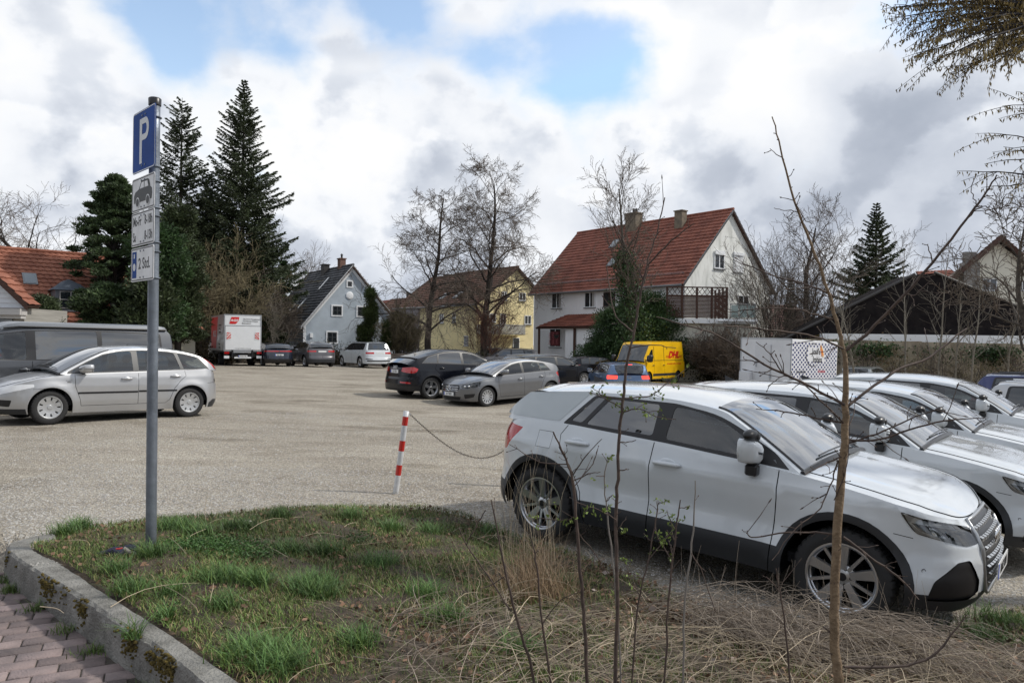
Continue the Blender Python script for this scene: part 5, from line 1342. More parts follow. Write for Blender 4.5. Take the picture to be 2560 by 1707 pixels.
def tile_roof(root, A, B, C, D, m, pu=.30, pv=.36, prof='wave', amp=.030, lip=.065, name='roof', thick=.12):
    """A, B: eave (left, right); D, C: ridge above them"""
    A, B, C, D = map(Vector, (A, B, C, D)); wu = ((B - A).length + (C - D).length) / 2; wv = ((D - A).length + (C - B).length) / 2
    n = (B - A).cross(D - A).normalized(); n = n if n.z > 0 else -n
    nu = max(2, int(wu / pu)) * 4; nv = max(2, int(wv / pv)); rows = []
    for j in range(nv):
        for t, h in ((0.0, lip), (.97, 0.004)):
            v_ = (j + t) / nv; r_ = []
            for i in range(nu + 1):
                u_ = i / nu; p = A.lerp(B, u_).lerp(D.lerp(C, u_), v_); k = i % 4
                w_ = (0, .7, 1, .7)[k] if prof == 'wave' else (0, 0, 0, 0)[k]
                r_.append(p + n * (h + amp * w_ + .04) - root.location)
            rows.append(r_)
    b = MB(); b.grid(rows); o = b.build(name, m, root)
    b = MB(); q = [A, B, C, D]; vs = [p + n * .03 - root.location for p in q] + [p - n * thick + n * .03 - root.location for p in q]
    b.add(vs, [(3, 2, 1, 0), (4, 5, 6, 7), (0, 1, 5, 4), (1, 2, 6, 5), (2, 3, 7, 6), (3, 0, 4, 7)]); b.build('roof_deck', WOODB, o)
    return o
def solid(root, name, pts, h0f, h1f, m):     # vertical prism with a plan polygon
    b = MB(); n = len(pts); vs = [V3(p, h0f) - root.location for p in pts] + [V3(p, h1f) - root.location for p in pts]
    b.add(vs, [tuple(range(n, 2 * n))] + [(i, (i + 1) % n, n + (i + 1) % n, n + i) for i in range(n)]); return b.build(name, m, root)
def gable_house(root, O, u, v, L, W, ze, zr, zb, mw, mr, mg=None, over=.35, rake=.3, left_w=None, zr_off=None, tiles=(.30, .36), verge_m=WOODB, wf=.5, ze2=None):
    """O: near corner, u along the ridge, v across; the ridge stands at wf*W"""
    O = Vector((O[0], O[1], 0)); u = Vector((u[0], u[1], 0)).normalized(); v = Vector((v[0], v[1], 0)).normalized()
    ze2 = ze if ze2 is None else ze2
    P = lambda a, c, z: O + u * a + v * c + Vector((0, 0, z)) - root.location
    b = MB(); b.add([P(0, 0, zb), P(L, 0, zb), P(L, 0, ze), P(0, 0, ze), P(0, W, zb), P(L, W, zb), P(L, W, ze2), P(0, W, ze2)], [(0, 1, 2, 3), (5, 4, 7, 6)]); b.build('wall', mw, root)
    for a in (0, L):
        b = MB(); b.add([P(a, 0, zb), P(a, W, zb), P(a, W, ze2), P(a, W * wf, zr), P(a, 0, ze)], [(0, 1, 2, 3, 4) if a == 0 else (4, 3, 2, 1, 0)]); b.build('gable_wall', mg or mw, root)
    s1 = (zr - ze) / (W * wf); s2 = (zr - ze2) / (W * (1 - wf)); o1 = over
    Pw = lambda a, c, z: P(a, c, z) + root.location
    r1 = tile_roof(root, Pw(-rake, -o1, ze - o1 * s1), Pw(L + rake, -o1, ze - o1 * s1), Pw(L + rake, W * wf, zr), Pw(-rake, W * wf, zr), mr, *tiles)
    r2 = tile_roof(root, Pw(L + rake, W + o1, ze2 - o1 * s2), Pw(-rake, W + o1, ze2 - o1 * s2), Pw(-rake, W * wf, zr), Pw(L + rake, W * wf, zr), mr, *tiles)
    b = MB(); b.tube([P(-rake, W * wf, zr + .10), P(L + rake, W * wf, zr + .10)], .11, 8); b.build('ridge_tiles', mr, r1)
    b = MB()
    for a in (-rake, L + rake):
        for c0, z0_, in ((-o1, ze - o1 * s1), (W + o1, ze2 - o1 * s2)):
            p, q = P(a, c0, z0_), P(a, W * wf, zr); d = (q - p).normalized(); nn = Vector((0, 0, 1))
            b.add([p + nn * .10, q + nn * .10, q - nn * .12, p - nn * .12, p + nn * .10 + u * .05, q + nn * .10 + u * .05, q - nn * .12 + u * .05, p - nn * .12 + u * .05], [(0, 1, 2, 3), (7, 6, 5, 4), (0, 4, 5, 1), (3, 2, 6, 7)])
    b.build('verge_board', verge_m, r1)
    b = MB(); b.tube([P(-rake + .1, -o1 - .06, ze - o1 * s1 + .02), P(L + rake - .1, -o1 - .06, ze - o1 * s1 + .02)], .075, 6); b.build('gutter', GUT, r1)
    return P
def chimney(root, c, w, d, z0, z1, m, u=(1, 0), pots=1, cap=True):
    u = Vector((u[0], u[1], 0)).normalized(); v = Vector((-u.y, u.x, 0)); M_ = Matrix((u, v, Vector((0, 0, 1)))).transposed().to_4x4(); M_.translation = Vector((c[0], c[1], 0)) - root.location
    b = MB(); b.box(-w / 2, -d / 2, z0, w / 2, d / 2, z1, M_); 
    if cap: b.box(-w / 2 - .06, -d / 2 - .06, z1, w / 2 + .06, d / 2 + .06, z1 + .08, M_)
    o = b.build('chimney', m, root)
    if pots:
        b = MB(); b.lathe([(.09, z1 + .08), (.09, z1 + .35), (.14, z1 + .36), (.02, z1 + .5)], 8, M_); b.build('chimney_cowl', BLK_, o)
    return o
BLK_ = mat('cowl_dark', (.03, .028, .028), .6)
def skylight(root, O, e1, e2, x0, y0, x1, y1, w=.7, h=1.0, slim=False):
    """O + a e1 + b e2 is the roof plane"""
    a, c = plane_ab((x0 + x1) / 2, (y0 + y1) / 2, O, e1, e2); a0, a1, b0, b1 = a - w / 2, a + w / 2, c - h / 2, c + h / 2
    n = e1.cross(e2).normalized(); n = n if n.z > 0 else -n
    M_ = Matrix((e1, e2, n)).transposed().to_4x4(); M_.translation = Vector(O) - root.location
    b = MB(); b.box(a0, b0, .06, a1, b1, .17, M_); o = b.build('skylight', GUT, root)
    b = MB(); b.box(a0 + .08, b0 + .08, .171, a1 - .08, b1 - .08, .18, M_); b.build('pane', mat('skylight_glass', (.10, .13, .15), .05, spec=1, coat=1), o); return o
# ---- the white house
def white_house():
    root = empty('house', (11.63, 50, 0), 0, 'large white house with a red tile roof and a weathered gable', 'house')
    O, u, v = Vector((11.63, 50, 0)), Vector((-.633, .774, 0)), Vector((.774, .633, 0)); ze, zr = 6.25, 11.5
    P = gable_house(root, O, u, v, 15.5, 10.4, ze, zr, -1.2, STW, T_RED, STG, over=.45, rake=.25, tiles=(.34, .38), verge_m=GUT)
    WL, WG = Wall(O, u), Wall(O, v)
    def Z(w_, *q, **k): x0, y0, x1, y1 = q; return window(root, w_, 1300 + x0 / 2.903, 420 + y0 / 2.903, 1300 + x1 / 2.903, 420 + y1 / 2.903, **k)
    Z(WL, 234, 905, 304, 1016, curt=True); Z(WL, 472, 903, 548, 1010, curt=True); Z(WL, 608, 903, 692, 1003, fr=WOODB); Z(WL, 760, 903, 826, 1000); Z(WL, 960, 890, 1030, 990)
    Z(WL, 218, 1165, 300, 1300, cross=(1, 0)); Z(WL, 485, 1232, 540, 1335, fr=FRW, name='door', cross=(0, 0), sill=False)
    b = MB(); a0, z0, a1, z1 = WL.rect(1300 + 228 / 2.903, 420 + 1185 / 2.903, 1300 + 292 / 2.903, 420 + 1290 / 2.903); b.box(a0, .062, z0, a1, .066, z1, rel(root, WL.M4())); pn = b.build('window_poster', mat('poster_red', (.12, .015, .02), .6), root)
    for k in range(3): text_obj('lettering', 'SALON', .30, mat('pink_print', (.5, .12, .14), .6), pn, rel(root, WL.M4()) @ Matrix(((-1, 0, 0, a0 + .35 + k * .42), (0, 0, 1, .068), (0, 1, 0, (z0 + z1) / 2), (0, 0, 0, 1))) @ Matrix.Rotation(R(90), 4, 'Z'))
    Z(WG, 1408, 618, 1480, 737, wf=.08); Z(WG, 1580, 922, 1656, 992); Z(WG, 1684, 978, 1708, 1012, cross=(0, 0))
    a0, z0, a1, z1 = WG.rect(1300 + 1552 / 2.903, 420 + 632 / 2.903, 1300 + 1616 / 2.903, 420 + 757 / 2.903); b = MB(); M_ = rel(root, WG.M4()); b.box(a0, .01, z0, a1, .05, z1, M_)
    b.box(a0 - .08, .0, z1, a1 + .08, .12, z1 + .22, M_); b.box(a0 - .06, 0, z0 - .06, a1 + .06, .1, z0, M_); b.build('roller_shutter', FRW, root)
    a0, z0, a1, z1 = WG.rect(1300 + 1410 / 2.903, 420 + 608 / 2.903, 1300 + 1480 / 2.903, 420 + 628 / 2.903); b = MB(); b.box(a0, .061, z1 - .18, a1, .13, z1 + .12, M_); b.build('shutter_box', FRW, root)
    # chimneys, skylights, snow guard, downpipe
    e1 = u; e2 = (v * 5.2 + Vector((0, 0, zr - ze))).normalized(); RO = O + Vector((0, 0, ze))
    def onroof(px, py): a, c = plane_ab(px, py, RO, e1, e2); return RO + e1 * a + e2 * c
    p = onroof(1300 + 825 / 2.903, 420 + 440 / 2.903); chimney(root, p, 1.1, .85, p.z - .6, p.z + 1.15, CHC, u)
    p = onroof(1300 + 1165 / 2.903, 420 + 428 / 2.903); chimney(root, p, .7, .6, p.z - .4, p.z + 1.15, CHC, u, 0)
    p = O + u * 9.3 + v * 5.6; chimney(root, p, .8, .6, zr - .6, zr + 1.0, CHC, u)
    skylight(root, RO, e1, e2, 1300 + 655 / 2.903, 420 + 664 / 2.903, 1300 + 700 / 2.903, 420 + 716 / 2.903); skylight(root, RO, e1, e2, 1300 + 672 / 2.903, 420 + 540 / 2.903, 1300 + 712 / 2.903, 420 + 575 / 2.903)
    b = MB(); q = lambda a, c, h: RO + e1 * a + e2 * c + e1.cross(e2) * -h - root.location
    n_ = e1.cross(e2); n_ = n_ if n_.z > 0 else -n_
    for h in (.14, .24): b.tube([RO + e1 * .2 + e2 * .45 + n_ * h - root.location, RO + e1 * 15.2 + e2 * .45 + n_ * h - root.location], .014, 4)
    for k in range(16): p = RO + e1 * (.3 + k) + e2 * .45 - root.location; b.tube([p + n_ * .03, p + n_ * .26], .02, 4)
    b.build('snow_guard', GUT, root)
    b = MB(); p = O + u * .15 - v * .12 - root.location; b.tube([p + Vector((0, 0, ze - .5)), p + Vector((0, 0, -.8))], .05, 6); b.build('downpipe', GUT, root)
    # porch with its own tiled roof
    x0, y0 = 1300 + 250 / 2.903, 420 + 1168 / 2.903; a1, z1 = WL.px(1300 + 262 / 2.903, 420 + 1165 / 2.903); a0 = a1 - 6.3; zt = z1 + 1.05
    A = O + u * a1 - v * 2.2 + Vector((0, 0, z1)); B = O + u * a0 - v * 2.2 + Vector((0, 0, z1)); C = O + u * a0 + v * .0 + Vector((0, 0, zt)); D = O + u * (a1 - 1.4) + Vector((0, 0, zt))
    tile_roof(root, B, A, D, C, T_RED, .3, .3, name='porch_roof')
    b = MB()
    for a in (a1 - .2, a1 - 4.2):
        p = O + u * a - v * 2.0 - root.location; b.box(p.x - .09, p.y - .09, -1.2, p.x + .09, p.y + .09, z1)
    b.build('porch_post', WOODB, root)
    p = O + u * (a1 - 3.0) - v * 1.2 - root.location; solid(root, 'porch_wall', [O + u * (a1 - 3.1) - v * 1.9, O + u * (a1 - 5.9) - v * 1.9, O + u * (a1 - 5.9) - v * .02, O + u * (a1 - 3.1) - v * .02], -1.2, z1 - .05, STW)
    b = MB(); q = O + u * (a1 - 2.2) - v * 2.0 - root.location; b.tube([q + Vector((0, 0, z1)), q + Vector((0, 0, z1 - .55))], .008, 4); b.lathe([(.24, 0), (.16, -.18), (.02, -.28)], 10, Matrix.Translation(q + Vector((0, 0, z1 - .55)))); b.build('hanging_basket', BLK_, root)
    # terrace annex with lattice screen and glass balustrade
    Y0 = 47.5; zs_ = at(1800, 797, Y0).z; xa, xb, xm = at(1660, 797, Y0).x, at(1893, 797, Y0).x, at(1817, 797, Y0).x
    solid(root, 'annex_wall', [(xa, Y0 + .4), (xb - .3, Y0 + .4), (xb + .6, Y0 + 4.5), (xa, Y0 + 4.5)], -1.2, zs_ - .3, STC)
    b = MB(); L0 = root.location; b.box(xa - .1 - L0.x, Y0 - L0.y, zs_ - .3, xb - L0.x, Y0 + 4.4 - L0.y, zs_); b.build('terrace_slab', FRW, root)
    b = MB(); b.tube([(xm - .6 - L0.x, Y0 - .08 - L0.y, zs_ - .12), (xb - L0.x, Y0 - .08 - L0.y, zs_ - .14)], .08, 6); b.build('terrace_gutter', FRW, root)
    zt = at(1700, 716, Y0).z; b = MB(); xl = at(1668, 750, Y0).x - L0.x; xr = xm - L0.x; yq = Y0 + .05 - L0.y
    n = 4
    for k in range(n + 1): x = xl + (xr - xl) * k / n; b.box(x - .06, yq - .06, zs_, x + .06, yq + .06, zt)
    b.box(xl, yq - .05, zt - .08, xr, yq + .05, zt); b.box(xl, yq - .05, zt - .62, xr, yq + .05, zt - .54); b.box(xl, yq - .05, zs_ + .05, xr, yq + .05, zs_ + .13)
    for k in range(15): z = zs_ + .15 + k * (zt - .75 - zs_) / 15; b.box(xl, yq - .02, z, xr, yq + .0, z + .075)
    for k in range(n):
        xA, xB = xl + (xr - xl) * k / n, xl + (xr - xl) * (k + 1) / n
        for t in range(3): b.tube([(xA + (xB - xA) * t / 3, yq, zt - .55), (xA + (xB - xA) * (t + 1.2) / 3, yq, zt - .06)], .018, 4); b.tube([(xA + (xB - xA) * (t + 1) / 3, yq, zt - .55), (xA + (xB - xA) * (t) / 3, yq, zt - .06)], .018, 4)
    for k in range(3): y = yq + .9 * (k + 1); b.box(xr - .05, y - .05, zs_, xr + .05, y + .05, zt)
    for k in range(15): z = zs_ + .15 + k * (zt - .35 - zs_) / 15; b.box(xr - .02, yq, z, xr, yq + 2.7, z + .075)
    b.build('lattice_screen', WOODB, root)
    b = MB(); zg = zs_ + .95; xe = xb - L0.x - .08
    for k in range(4): x = xr + .25 + (xe - xr - .25) * k / 3; b.box(x - .02, yq - .02, zs_, x + .02, yq + .02, zg)
    b.box(xr + .2, yq - .025, zg, xe, yq + .025, zg + .04); o = b.build('balustrade', GUT, root)
    b = MB()
    for k in range(3): xA, xB = xr + .30 + (xe - xr - .25) * k / 3, xr + .20 + (xe - xr - .25) * (k + 1) / 3; b.box(xA, yq - .006, zs_ + .1, xB, yq + .006, zg - .05)
    b.build('pane', mat('balustrade_glass', (.30, .40, .39), .1, coat=1, alpha=.75), o)
white_house()
# ---- the blue-grey house
def blue_house():
    r_ = Vector((-.58, .81, 0)).normalized(); v = Vector((.81, .58, 0)).normalized(); apex = Vector((-13.5, 62, 0)); W_ = 8.4; wf = .49
    O = apex - v * (W_ * wf); root = empty('house', O, 0, 'blue-grey house with a steep slate roof, behind the parked cars', 'house')
    zr = at(877.4, 665, 62).z; ze = at(760, 811, O.y).z + .1; e2z = at(968, 808, 64).z
    gable_house(root, O, r_, v, 10.0, W_, ze, zr, -.5, STB, T_SLT, over=.30, rake=.30, tiles=(.4, .32), wf=wf, ze2=e2z, verge_m=FRW)
    WG = Wall(O, v); WS = Wall(O, r_)
    def Z(w_, x0, y0, x1, y1, **k): return window(root, w_, 440 + x0 / 4.127, 600 + y0 / 4.127, 440 + x1 / 4.127, 600 + y1 / 4.127, **k)
    k = dict(surround=.12, cross=(1, 1), fr=mat('frame_dark', (.05, .055, .06), .5), wf=.07)
    Z(WG, 1772, 428, 1812, 480, **k); Z(WG, 1616, 680, 1706, 776, **k); Z(WG, 1874, 690, 1960, 784, **k); Z(WG, 1562, 950, 1656, 1056, **k)
    Z(WS, 1152, 955, 1168, 1048, surround=.1, cross=(0, 0)); Z(WS, 1188, 955, 1204, 1048, surround=.1, cross=(0, 0))
    a, z = WG.px(440 + 1790 / 4.127, 600 + 573 / 4.127); b = MB(); b.lathe([(.33, 0), (.33, .05), (.24, .08), (0, .10)], 20, rel(root, WG.M4()) @ Matrix.Translation((a, 0, z)) @ Matrix.Rotation(R(-90), 4, 'X')); b.build('satellite_dish', FRW, root)
    a, z = WG.px(440 + 1392 / 4.127, 600 + 992 / 4.127); b = MB(); M_ = rel(root, WG.M4()); b.box(a - .12, .0, z - .1, a + .12, .15, z + .25, M_); b.build('wall_lamp', FRW, root)
    b = MB(); b.box(-.0, .0, -.5, .22, .03, ze - .1, M_); b.build('corner_board', FRW, root)
    b = MB()
    for s_ in (0, 1):
        A_ = (W_ * wf, zr - .05); B_ = (0, ze - .02) if s_ == 0 else (W_, e2z - .02)
        p, q = WG.P(A_[0], A_[1], .03) - root.location, WG.P(B_[0], B_[1], .03) - root.location; dn = Vector((0, 0, -.42)); o2 = WG.n * .05
        b.add([p, q, q + dn, p + dn, p + o2, q + o2, q + dn + o2, p + dn + o2], [(0, 1, 2, 3), (7, 6, 5, 4), (4, 5, 1, 0), (3, 2, 6, 7)])
    b.build('verge_trim', FRW, root)
    e2 = (v * (W_ * wf) + Vector((0, 0, zr - ze))).normalized(); RO = O + Vector((0, 0, ze))
    for q in ((1496, 418, 1580, 505), (1136, 668, 1200, 748), (1186, 662, 1256, 745), (1276, 650, 1326, 712)): skylight(root, RO, r_, e2, 440 + q[0] / 4.127, 600 + q[1] / 4.127, 440 + q[2] / 4.127, 600 + q[3] / 4.127, w=.42, h=1.5)
    p = apex + r_ * 2.2; chimney(root, p, .62, .5, zr - .4, zr + .75, BRK, r_); p = apex + r_ * 5.2 - v * .3; chimney(root, p, .8, .5, zr - .6, zr + .45, BLK_, r_, 0)
    solid(root, 'side_annex', [O + r_ * 2 - v * .02, O + r_ * 9.5 - v * .02, O + r_ * 9.5 - v * 2.2, O + r_ * 2.0 - v * 2.2], -.5, ze - .55, STB)
    tile_roof(root, O + r_ * 1.7 - v * 2.6 + Vector((0, 0, ze - .75)), O + r_ * 9.8 - v * 2.6 + Vector((0, 0, ze - .75)), O + r_ * 9.8 + Vector((0, 0, ze - .1)), O + r_ * 1.7 + Vector((0, 0, ze - .1)), T_SLT, .4, .3, name='annex_roof')
blue_house()
# ---- the yellow house
def yellow_house():
    r_ = Vector((-.625, .78, 0)).normalized(); v = Vector((.78, .625, 0)).normalized(); apex = Vector((.28, 68, 0)); O = apex - v * 4.4; W_ = 6.6
    root = empty('house', O, 0, 'yellow house with a brown roof and a long balcony, behind the linden trees', 'house')
    zr = at(1287.7, 670, 68).z; ze = at(1190.8, 755, 65.3).z; ze2 = at(1332.5, 721, 69.3).z
    gable_house(root, O, r_, v, 9.5, W_, ze, zr, -.6, STY, T_BRN, over=.35, rake=.35, tiles=(.35, .36), wf=4.4 / 6.6, ze2=ze2)
    WG, WS = Wall(O, v), Wall(O, r_)
    def Z(w_, x0, y0, x1, y1, **k): return window(root, w_, 940 + x0 / 2.94, 780 + y0 / 2.94, 940 + x1 / 2.94, 780 + y1 / 2.94, **k)
    Z(WG, 830, 8, 880, 76, curt=True); Z(WG, 912, 12, 952, 95, name='balcony_door', sill=False); Z(WG, 1090, 24, 1138, 92); Z(WG, 1004, 188, 1052, 280, name='door', sill=False, cross=(0, 0)); Z(WG, 812, 186, 842, 262, cross=(0, 0))
    def Y(x0, y0, x1, y1, **k): return window(root, WG, 900 + x0 / 4.127, 400 + y0 / 4.127, 900 + x1 / 4.127, 400 + y1 / 4.127, **k)
    Y(1462, 1355, 1512, 1450); Y(1640, 1368, 1706, 1455)
    # balcony with vertical boards
    a0, z0, a1, z1 = WG.rect(940 + 742 / 2.94, 780 + 92 / 2.94, 940 + 1042 / 2.94, 780 + 166 / 2.94); M_ = rel(root, WG.M4()); b = MB(); b.box(a0, .0, z0 - .1, a1, 1.1, z0 + .05, M_); b.build('balcony_slab', STY, root)
    b = MB(); n = 34
    for k in range(n): a = a0 + (a1 - a0) * k / n; b.box(a, 1.1, z0, a + (a1 - a0) / n * .72, 1.13, z1, M_)
    b.box(a0, 1.06, z1, a1, 1.16, z1 + .06, M_)
    for k in range(6): b.box(a0 - .02, k * .18, z0, a0 + .01, k * .18 + .13, z1, M_)
    b.build('balcony_boards', mat('balcony_grey_boards', (.36, .37, .38), .7, var=.15, vs=3), root)
    # lilac neighbour half and the lower side wall
    p0 = O + r_ * 5.2 - v * .05; q = [O + r_ * 1.2 - v * 3.0, O + r_ * 1.2 - v * .05, O + r_ * 9 - v * .05, O + r_ * 9 - v * 3.0]
    e2 = (v * 4.4 + Vector((0, 0, zr - ze))).normalized(); RO = O + Vector((0, 0, ze))
    for q in ((850, 1375, 890, 1460), (1000, 1365, 1034, 1445)): skylight(root, RO, r_, e2, 900 + q[0] / 4.127, 400 + q[1] / 4.127, 900 + q[2] / 4.127, 400 + q[3] / 4.127)
    def S(x0, y0, x1, y1, **k): return window(root, WS, 940 + x0 / 2.94, 780 + y0 / 2.94, 940 + x1 / 2.94, 780 + y1 / 2.94, **k)
    S(650, 174, 680, 248); S(564, 12, 588, 80)
    root2 = empty('house', O + r_ * 9.8, 0, 'lilac rendered house attached to the left of the yellow house', 'house'); O2 = O + r_ * 9.8
    gable_house(root2, O2, r_, v, 4.6, 6.6, ze, zr - .15, -.6, STL, T_BRN, over=.3, rake=.05, tiles=(.35, .36), wf=4.4 / 6.6, ze2=ze2); W2 = Wall(O2, r_)
    window(root2, W2, 940 + 470 / 2.94, 780 + 12 / 2.94, 940 + 498 / 2.94, 780 + 82 / 2.94)
yellow_house()
def small_house(px, Y, w, d, ze_, zr_, ang, mw, mr, label, wins=1, tiles=(.4, .4)):
    c = at(px, 860, Y); u = Vector((math.cos(R(ang)), math.sin(R(ang)), 0)); v = Vector((-u.y, u.x, 0)); O = Vector((c.x, c.y, 0)); root = empty('house', O, 0, label, 'house')
    gable_house(root, O, v, u, d, w, ze_, zr_, -1.2, mw, mr, tiles=tiles); W_ = Wall(O, u); M_ = rel(root, W_.M4())
    for k in range(wins):
        a = w * (k + 1) / (wins + 1); z = (ze_ + zr_) / 2 - .9; b = MB(); b.box(a - .45, .01, z, a + .45, .05, z + 1.0, M_); o = b.build('window', FRW, root); b = MB(); b.box(a - .36, .051, z + .1, a + .36, .06, z + .9, M_); b.build('pane', WGL, o)
    return root, O, u, v
small_house(950, 96, 6.5, 10, at(950, 782, 96).z, at(960, 752, 96).z + .3, 30, STW, T_RED, 'small distant white gabled house with a red roof, right of the blue-grey house')
r_, O_, u_, v_ = small_house(1044, 84, 7.5, 12, at(1044, 795, 84).z, at(1080, 738, 84).z, 40, mat('render_orange', (.52, .22, .07), .9), T_BRN, 'orange rendered house with a brown roof, left of the linden trees', 2)
b = MB(); b.box(-.3, .3, 0, .3, .9, 1.2, Matrix.Translation(v_ * 8 + u_ * 3.7 + Vector((0, 0, at(1080, 738, 84).z - .4)))); b.build('chimney', BLK_, r_)
# ---- orange-tiled house on the left
def orange_house():
    P0 = at(-330, 845, 35.5); P1 = at(488, 850, 45.5); u = Vector((P1.x - P0.x, P1.y - P0.y, 0)); L = u.length; u.normalize(); v = Vector((-u.y, u.x, 0)); O = Vector((P0.x, P0.y, 0))
    root = empty('house', O, 0, 'long house with a bright orange tile roof, behind the dark conifers', 'house'); ze = at(0, 800, 38).z; zr = at(150, 634, 44.5).z; W_ = 9.6
    solid(root, 'wall', [O, O + u * L, O + u * L + v * W_, O + v * W_], -.5, ze, STC)
    A, B = O - v * .5 + Vector((0, 0, ze - .5)), O + u * (L + .4) - v * .5 + Vector((0, 0, ze - .5)); C, D = O + u * (L - 3.6) + v * W_ / 2 + Vector((0, 0, zr)), O + v * W_ / 2 + Vector((0, 0, zr)); E_, F_ = O + u * (L + .4) + v * (W_ + .5) + Vector((0, 0, ze - .5)), O + v * (W_ + .5) + Vector((0, 0, ze - .5))
    rf = tile_roof(root, A, B, C, D, T_ORG, .36, .40, amp=.05, lip=.06); tile_roof(root, B, E_, C + u * .01, C - u * .01, T_ORG, .36, .40, amp=.05, lip=.06); tile_roof(root, E_, F_, D, C, T_ORG, .36, .4)
    b = MB(); b.tube([D - root.location + Vector((0, 0, .1)), C - root.location + Vector((0, 0, .1)), B - root.location + Vector((0, 0, .1))], .13, 8); b.build('ridge_tiles', T_ORG, rf)
    e2 = (D - A).normalized(); skylight(root, A, u, e2, 60, 690, 88, 713)
    # dormer with a zinc cap
    a, c = plane_ab(173, 775, A, u, e2); p = A + u * a + e2 * c; q = p - v * .05; M_ = Matrix((u, v, Vector((0, 0, 1)))).transposed().to_4x4(); M_.translation = p - root.location
    z0 = -.1; b = MB(); b.box(-.75, -.35, z0, .75, 1.6, 1.15, M_); d = b.build('dormer', FRG, root)
    b = MB(); b.add([M_ @ Vector(t) for t in ((-.9, -.5, 1.1), (.9, -.5, 1.1), (.55, -.1, 1.45), (0, .2, 1.75), (-.55, -.1, 1.45), (.9, 1.9, 1.1), (-.9, 1.9, 1.1), (0, 2.4, 1.75))], [(0, 1, 2, 3, 4), (1, 5, 7, 3, 2), (6, 0, 4, 3, 7)]); b.build('dormer_roof', mat('zinc', (.10, .12, .15), .5, .4), d)
    b = MB(); b.box(-.55, -.37, .1, .55, -.352, 1.02, M_); pn = b.build('pane', WGL, d); b = MB()
    for x in (-.55, -.02, .51): b.box(x, -.41, .08, x + .045, -.371, 1.04, M_)
    for z in (.08, .55, 1.0): b.box(-.55, -.405, z, .55, -.375, z + .04, M_)
    b.build('dormer_frame', CURT, d)
    # white wing gable seen between the conifers
    O2 = at(312, 760, 41); g = empty('house', V3(O2, 0), 0, 'white gable of a low wing between the pine and the sign post', 'house'); zt = at(340, 706, 41).z; zb_ = at(312, 745, 41).z
    X = lambda px: at(px, 700, 41).x - O2.x
    b = MB(); b.add([(X(300), 0, -.5), (X(385), .6, -.5), (X(385), .6, zb_ - .6), (X(345), .3, zt), (X(300), 0, zb_ + .1)], [(0, 1, 2, 3, 4)]); b.build('gable_wall', STW, g)
orange_house()
def shop():
    Y = 31.; xR = at(60, 800, Y).x; root = empty('shop', (xR, Y, 0), 0, 'shop building with white siding gable and display window, far left edge', 'shop'); ze = at(70, 745, Y).z; za = at(50, 770, Y).z; W_ = 11.; zr = ze + 4.9
    SID = mat('white_siding', (.55, .57, .60), .6, var=.05, vs=2); P = lambda x, y, z: Vector((x, y, z))
    b = MB()
    n = 26
    for k in range(n):                   # overlapping boards
        z0, z1 = za + (zr - za) * k / n, za + (zr - za) * (k + 1) / n; w0 = (zr - z0) / (zr - ze) * W_ / 2; w0 = min(w0, W_ / 2); w1 = min((zr - z1) / (zr - ze) * W_ / 2, W_ / 2); c = -W_ / 2
        b.add([P(c - w0, -.03, z0), P(c + w0, -.03, z0), P(c + w1, 0, z1), P(c - w1, 0, z1)], [(0, 1, 2, 3)])
    b.build('siding_gable', SID, root)
    b = MB(); b.box(-W_, 0.02, -.6, 0, 3, za); b.build('wall', mat('boards_beige', (.27, .26, .235), .8, var=.15, vs=3, stretch=(.2, .2, 5)), root)
    b = MB(); b.box(-W_ - .2, -.45, za - .30, .12, .02, za - .05); b.box(-W_ - .2, -.30, za - .45, .06, .02, za - .30); b.build('cornice', mat('cornice_white', (.42, .41, .40), .7), root)
    x1 = at(28, 800, Y).x - xR
    b = MB(); b.box(x1 - 3, -.04, .2, x1, .01, za - .5); g = b.build('shop_window', WGL, root); b = MB(); b.box(x1, -.08, -.2, x1 + .08, .02, za - .45); b.box(x1 - 3, -.08, za - .55, x1, .0, za - .47); b.build('window_frame', GUT, g)
    b = MB(); b.box(x1 - 3, -.06, .2, x1 - .1, -.045, .75); b.build('window_poster', mat('poster_blue', (.03, .08, .25), .5), g)
    A, B, C, D = P(xR + .35, Y - .3, ze - .35), P(xR + .35, Y + .5, ze - .35), P(xR - W_ / 2, Y + .5, zr + .1), P(xR - W_ / 2, Y - .3, zr + .1)
    tile_roof(root, A, B, C, D, T_ORG, .36, .4); tile_roof(root, P(xR - W_ - .35, Y + .5, ze - .35), P(xR - W_ - .35, Y - .3, ze - .35), D, C, T_ORG, .36, .4)
    b = MB(); q = [A - root.location, D - root.location]; dn = Vector((0, 0, -.22)); b.add([q[0] + Vector((0, -.03, .1)), q[1] + Vector((0, -.03, .1)), q[1] + dn, q[0] + dn], [(0, 1, 2, 3)]); b.build('verge_board', WOODB, root)
shop()
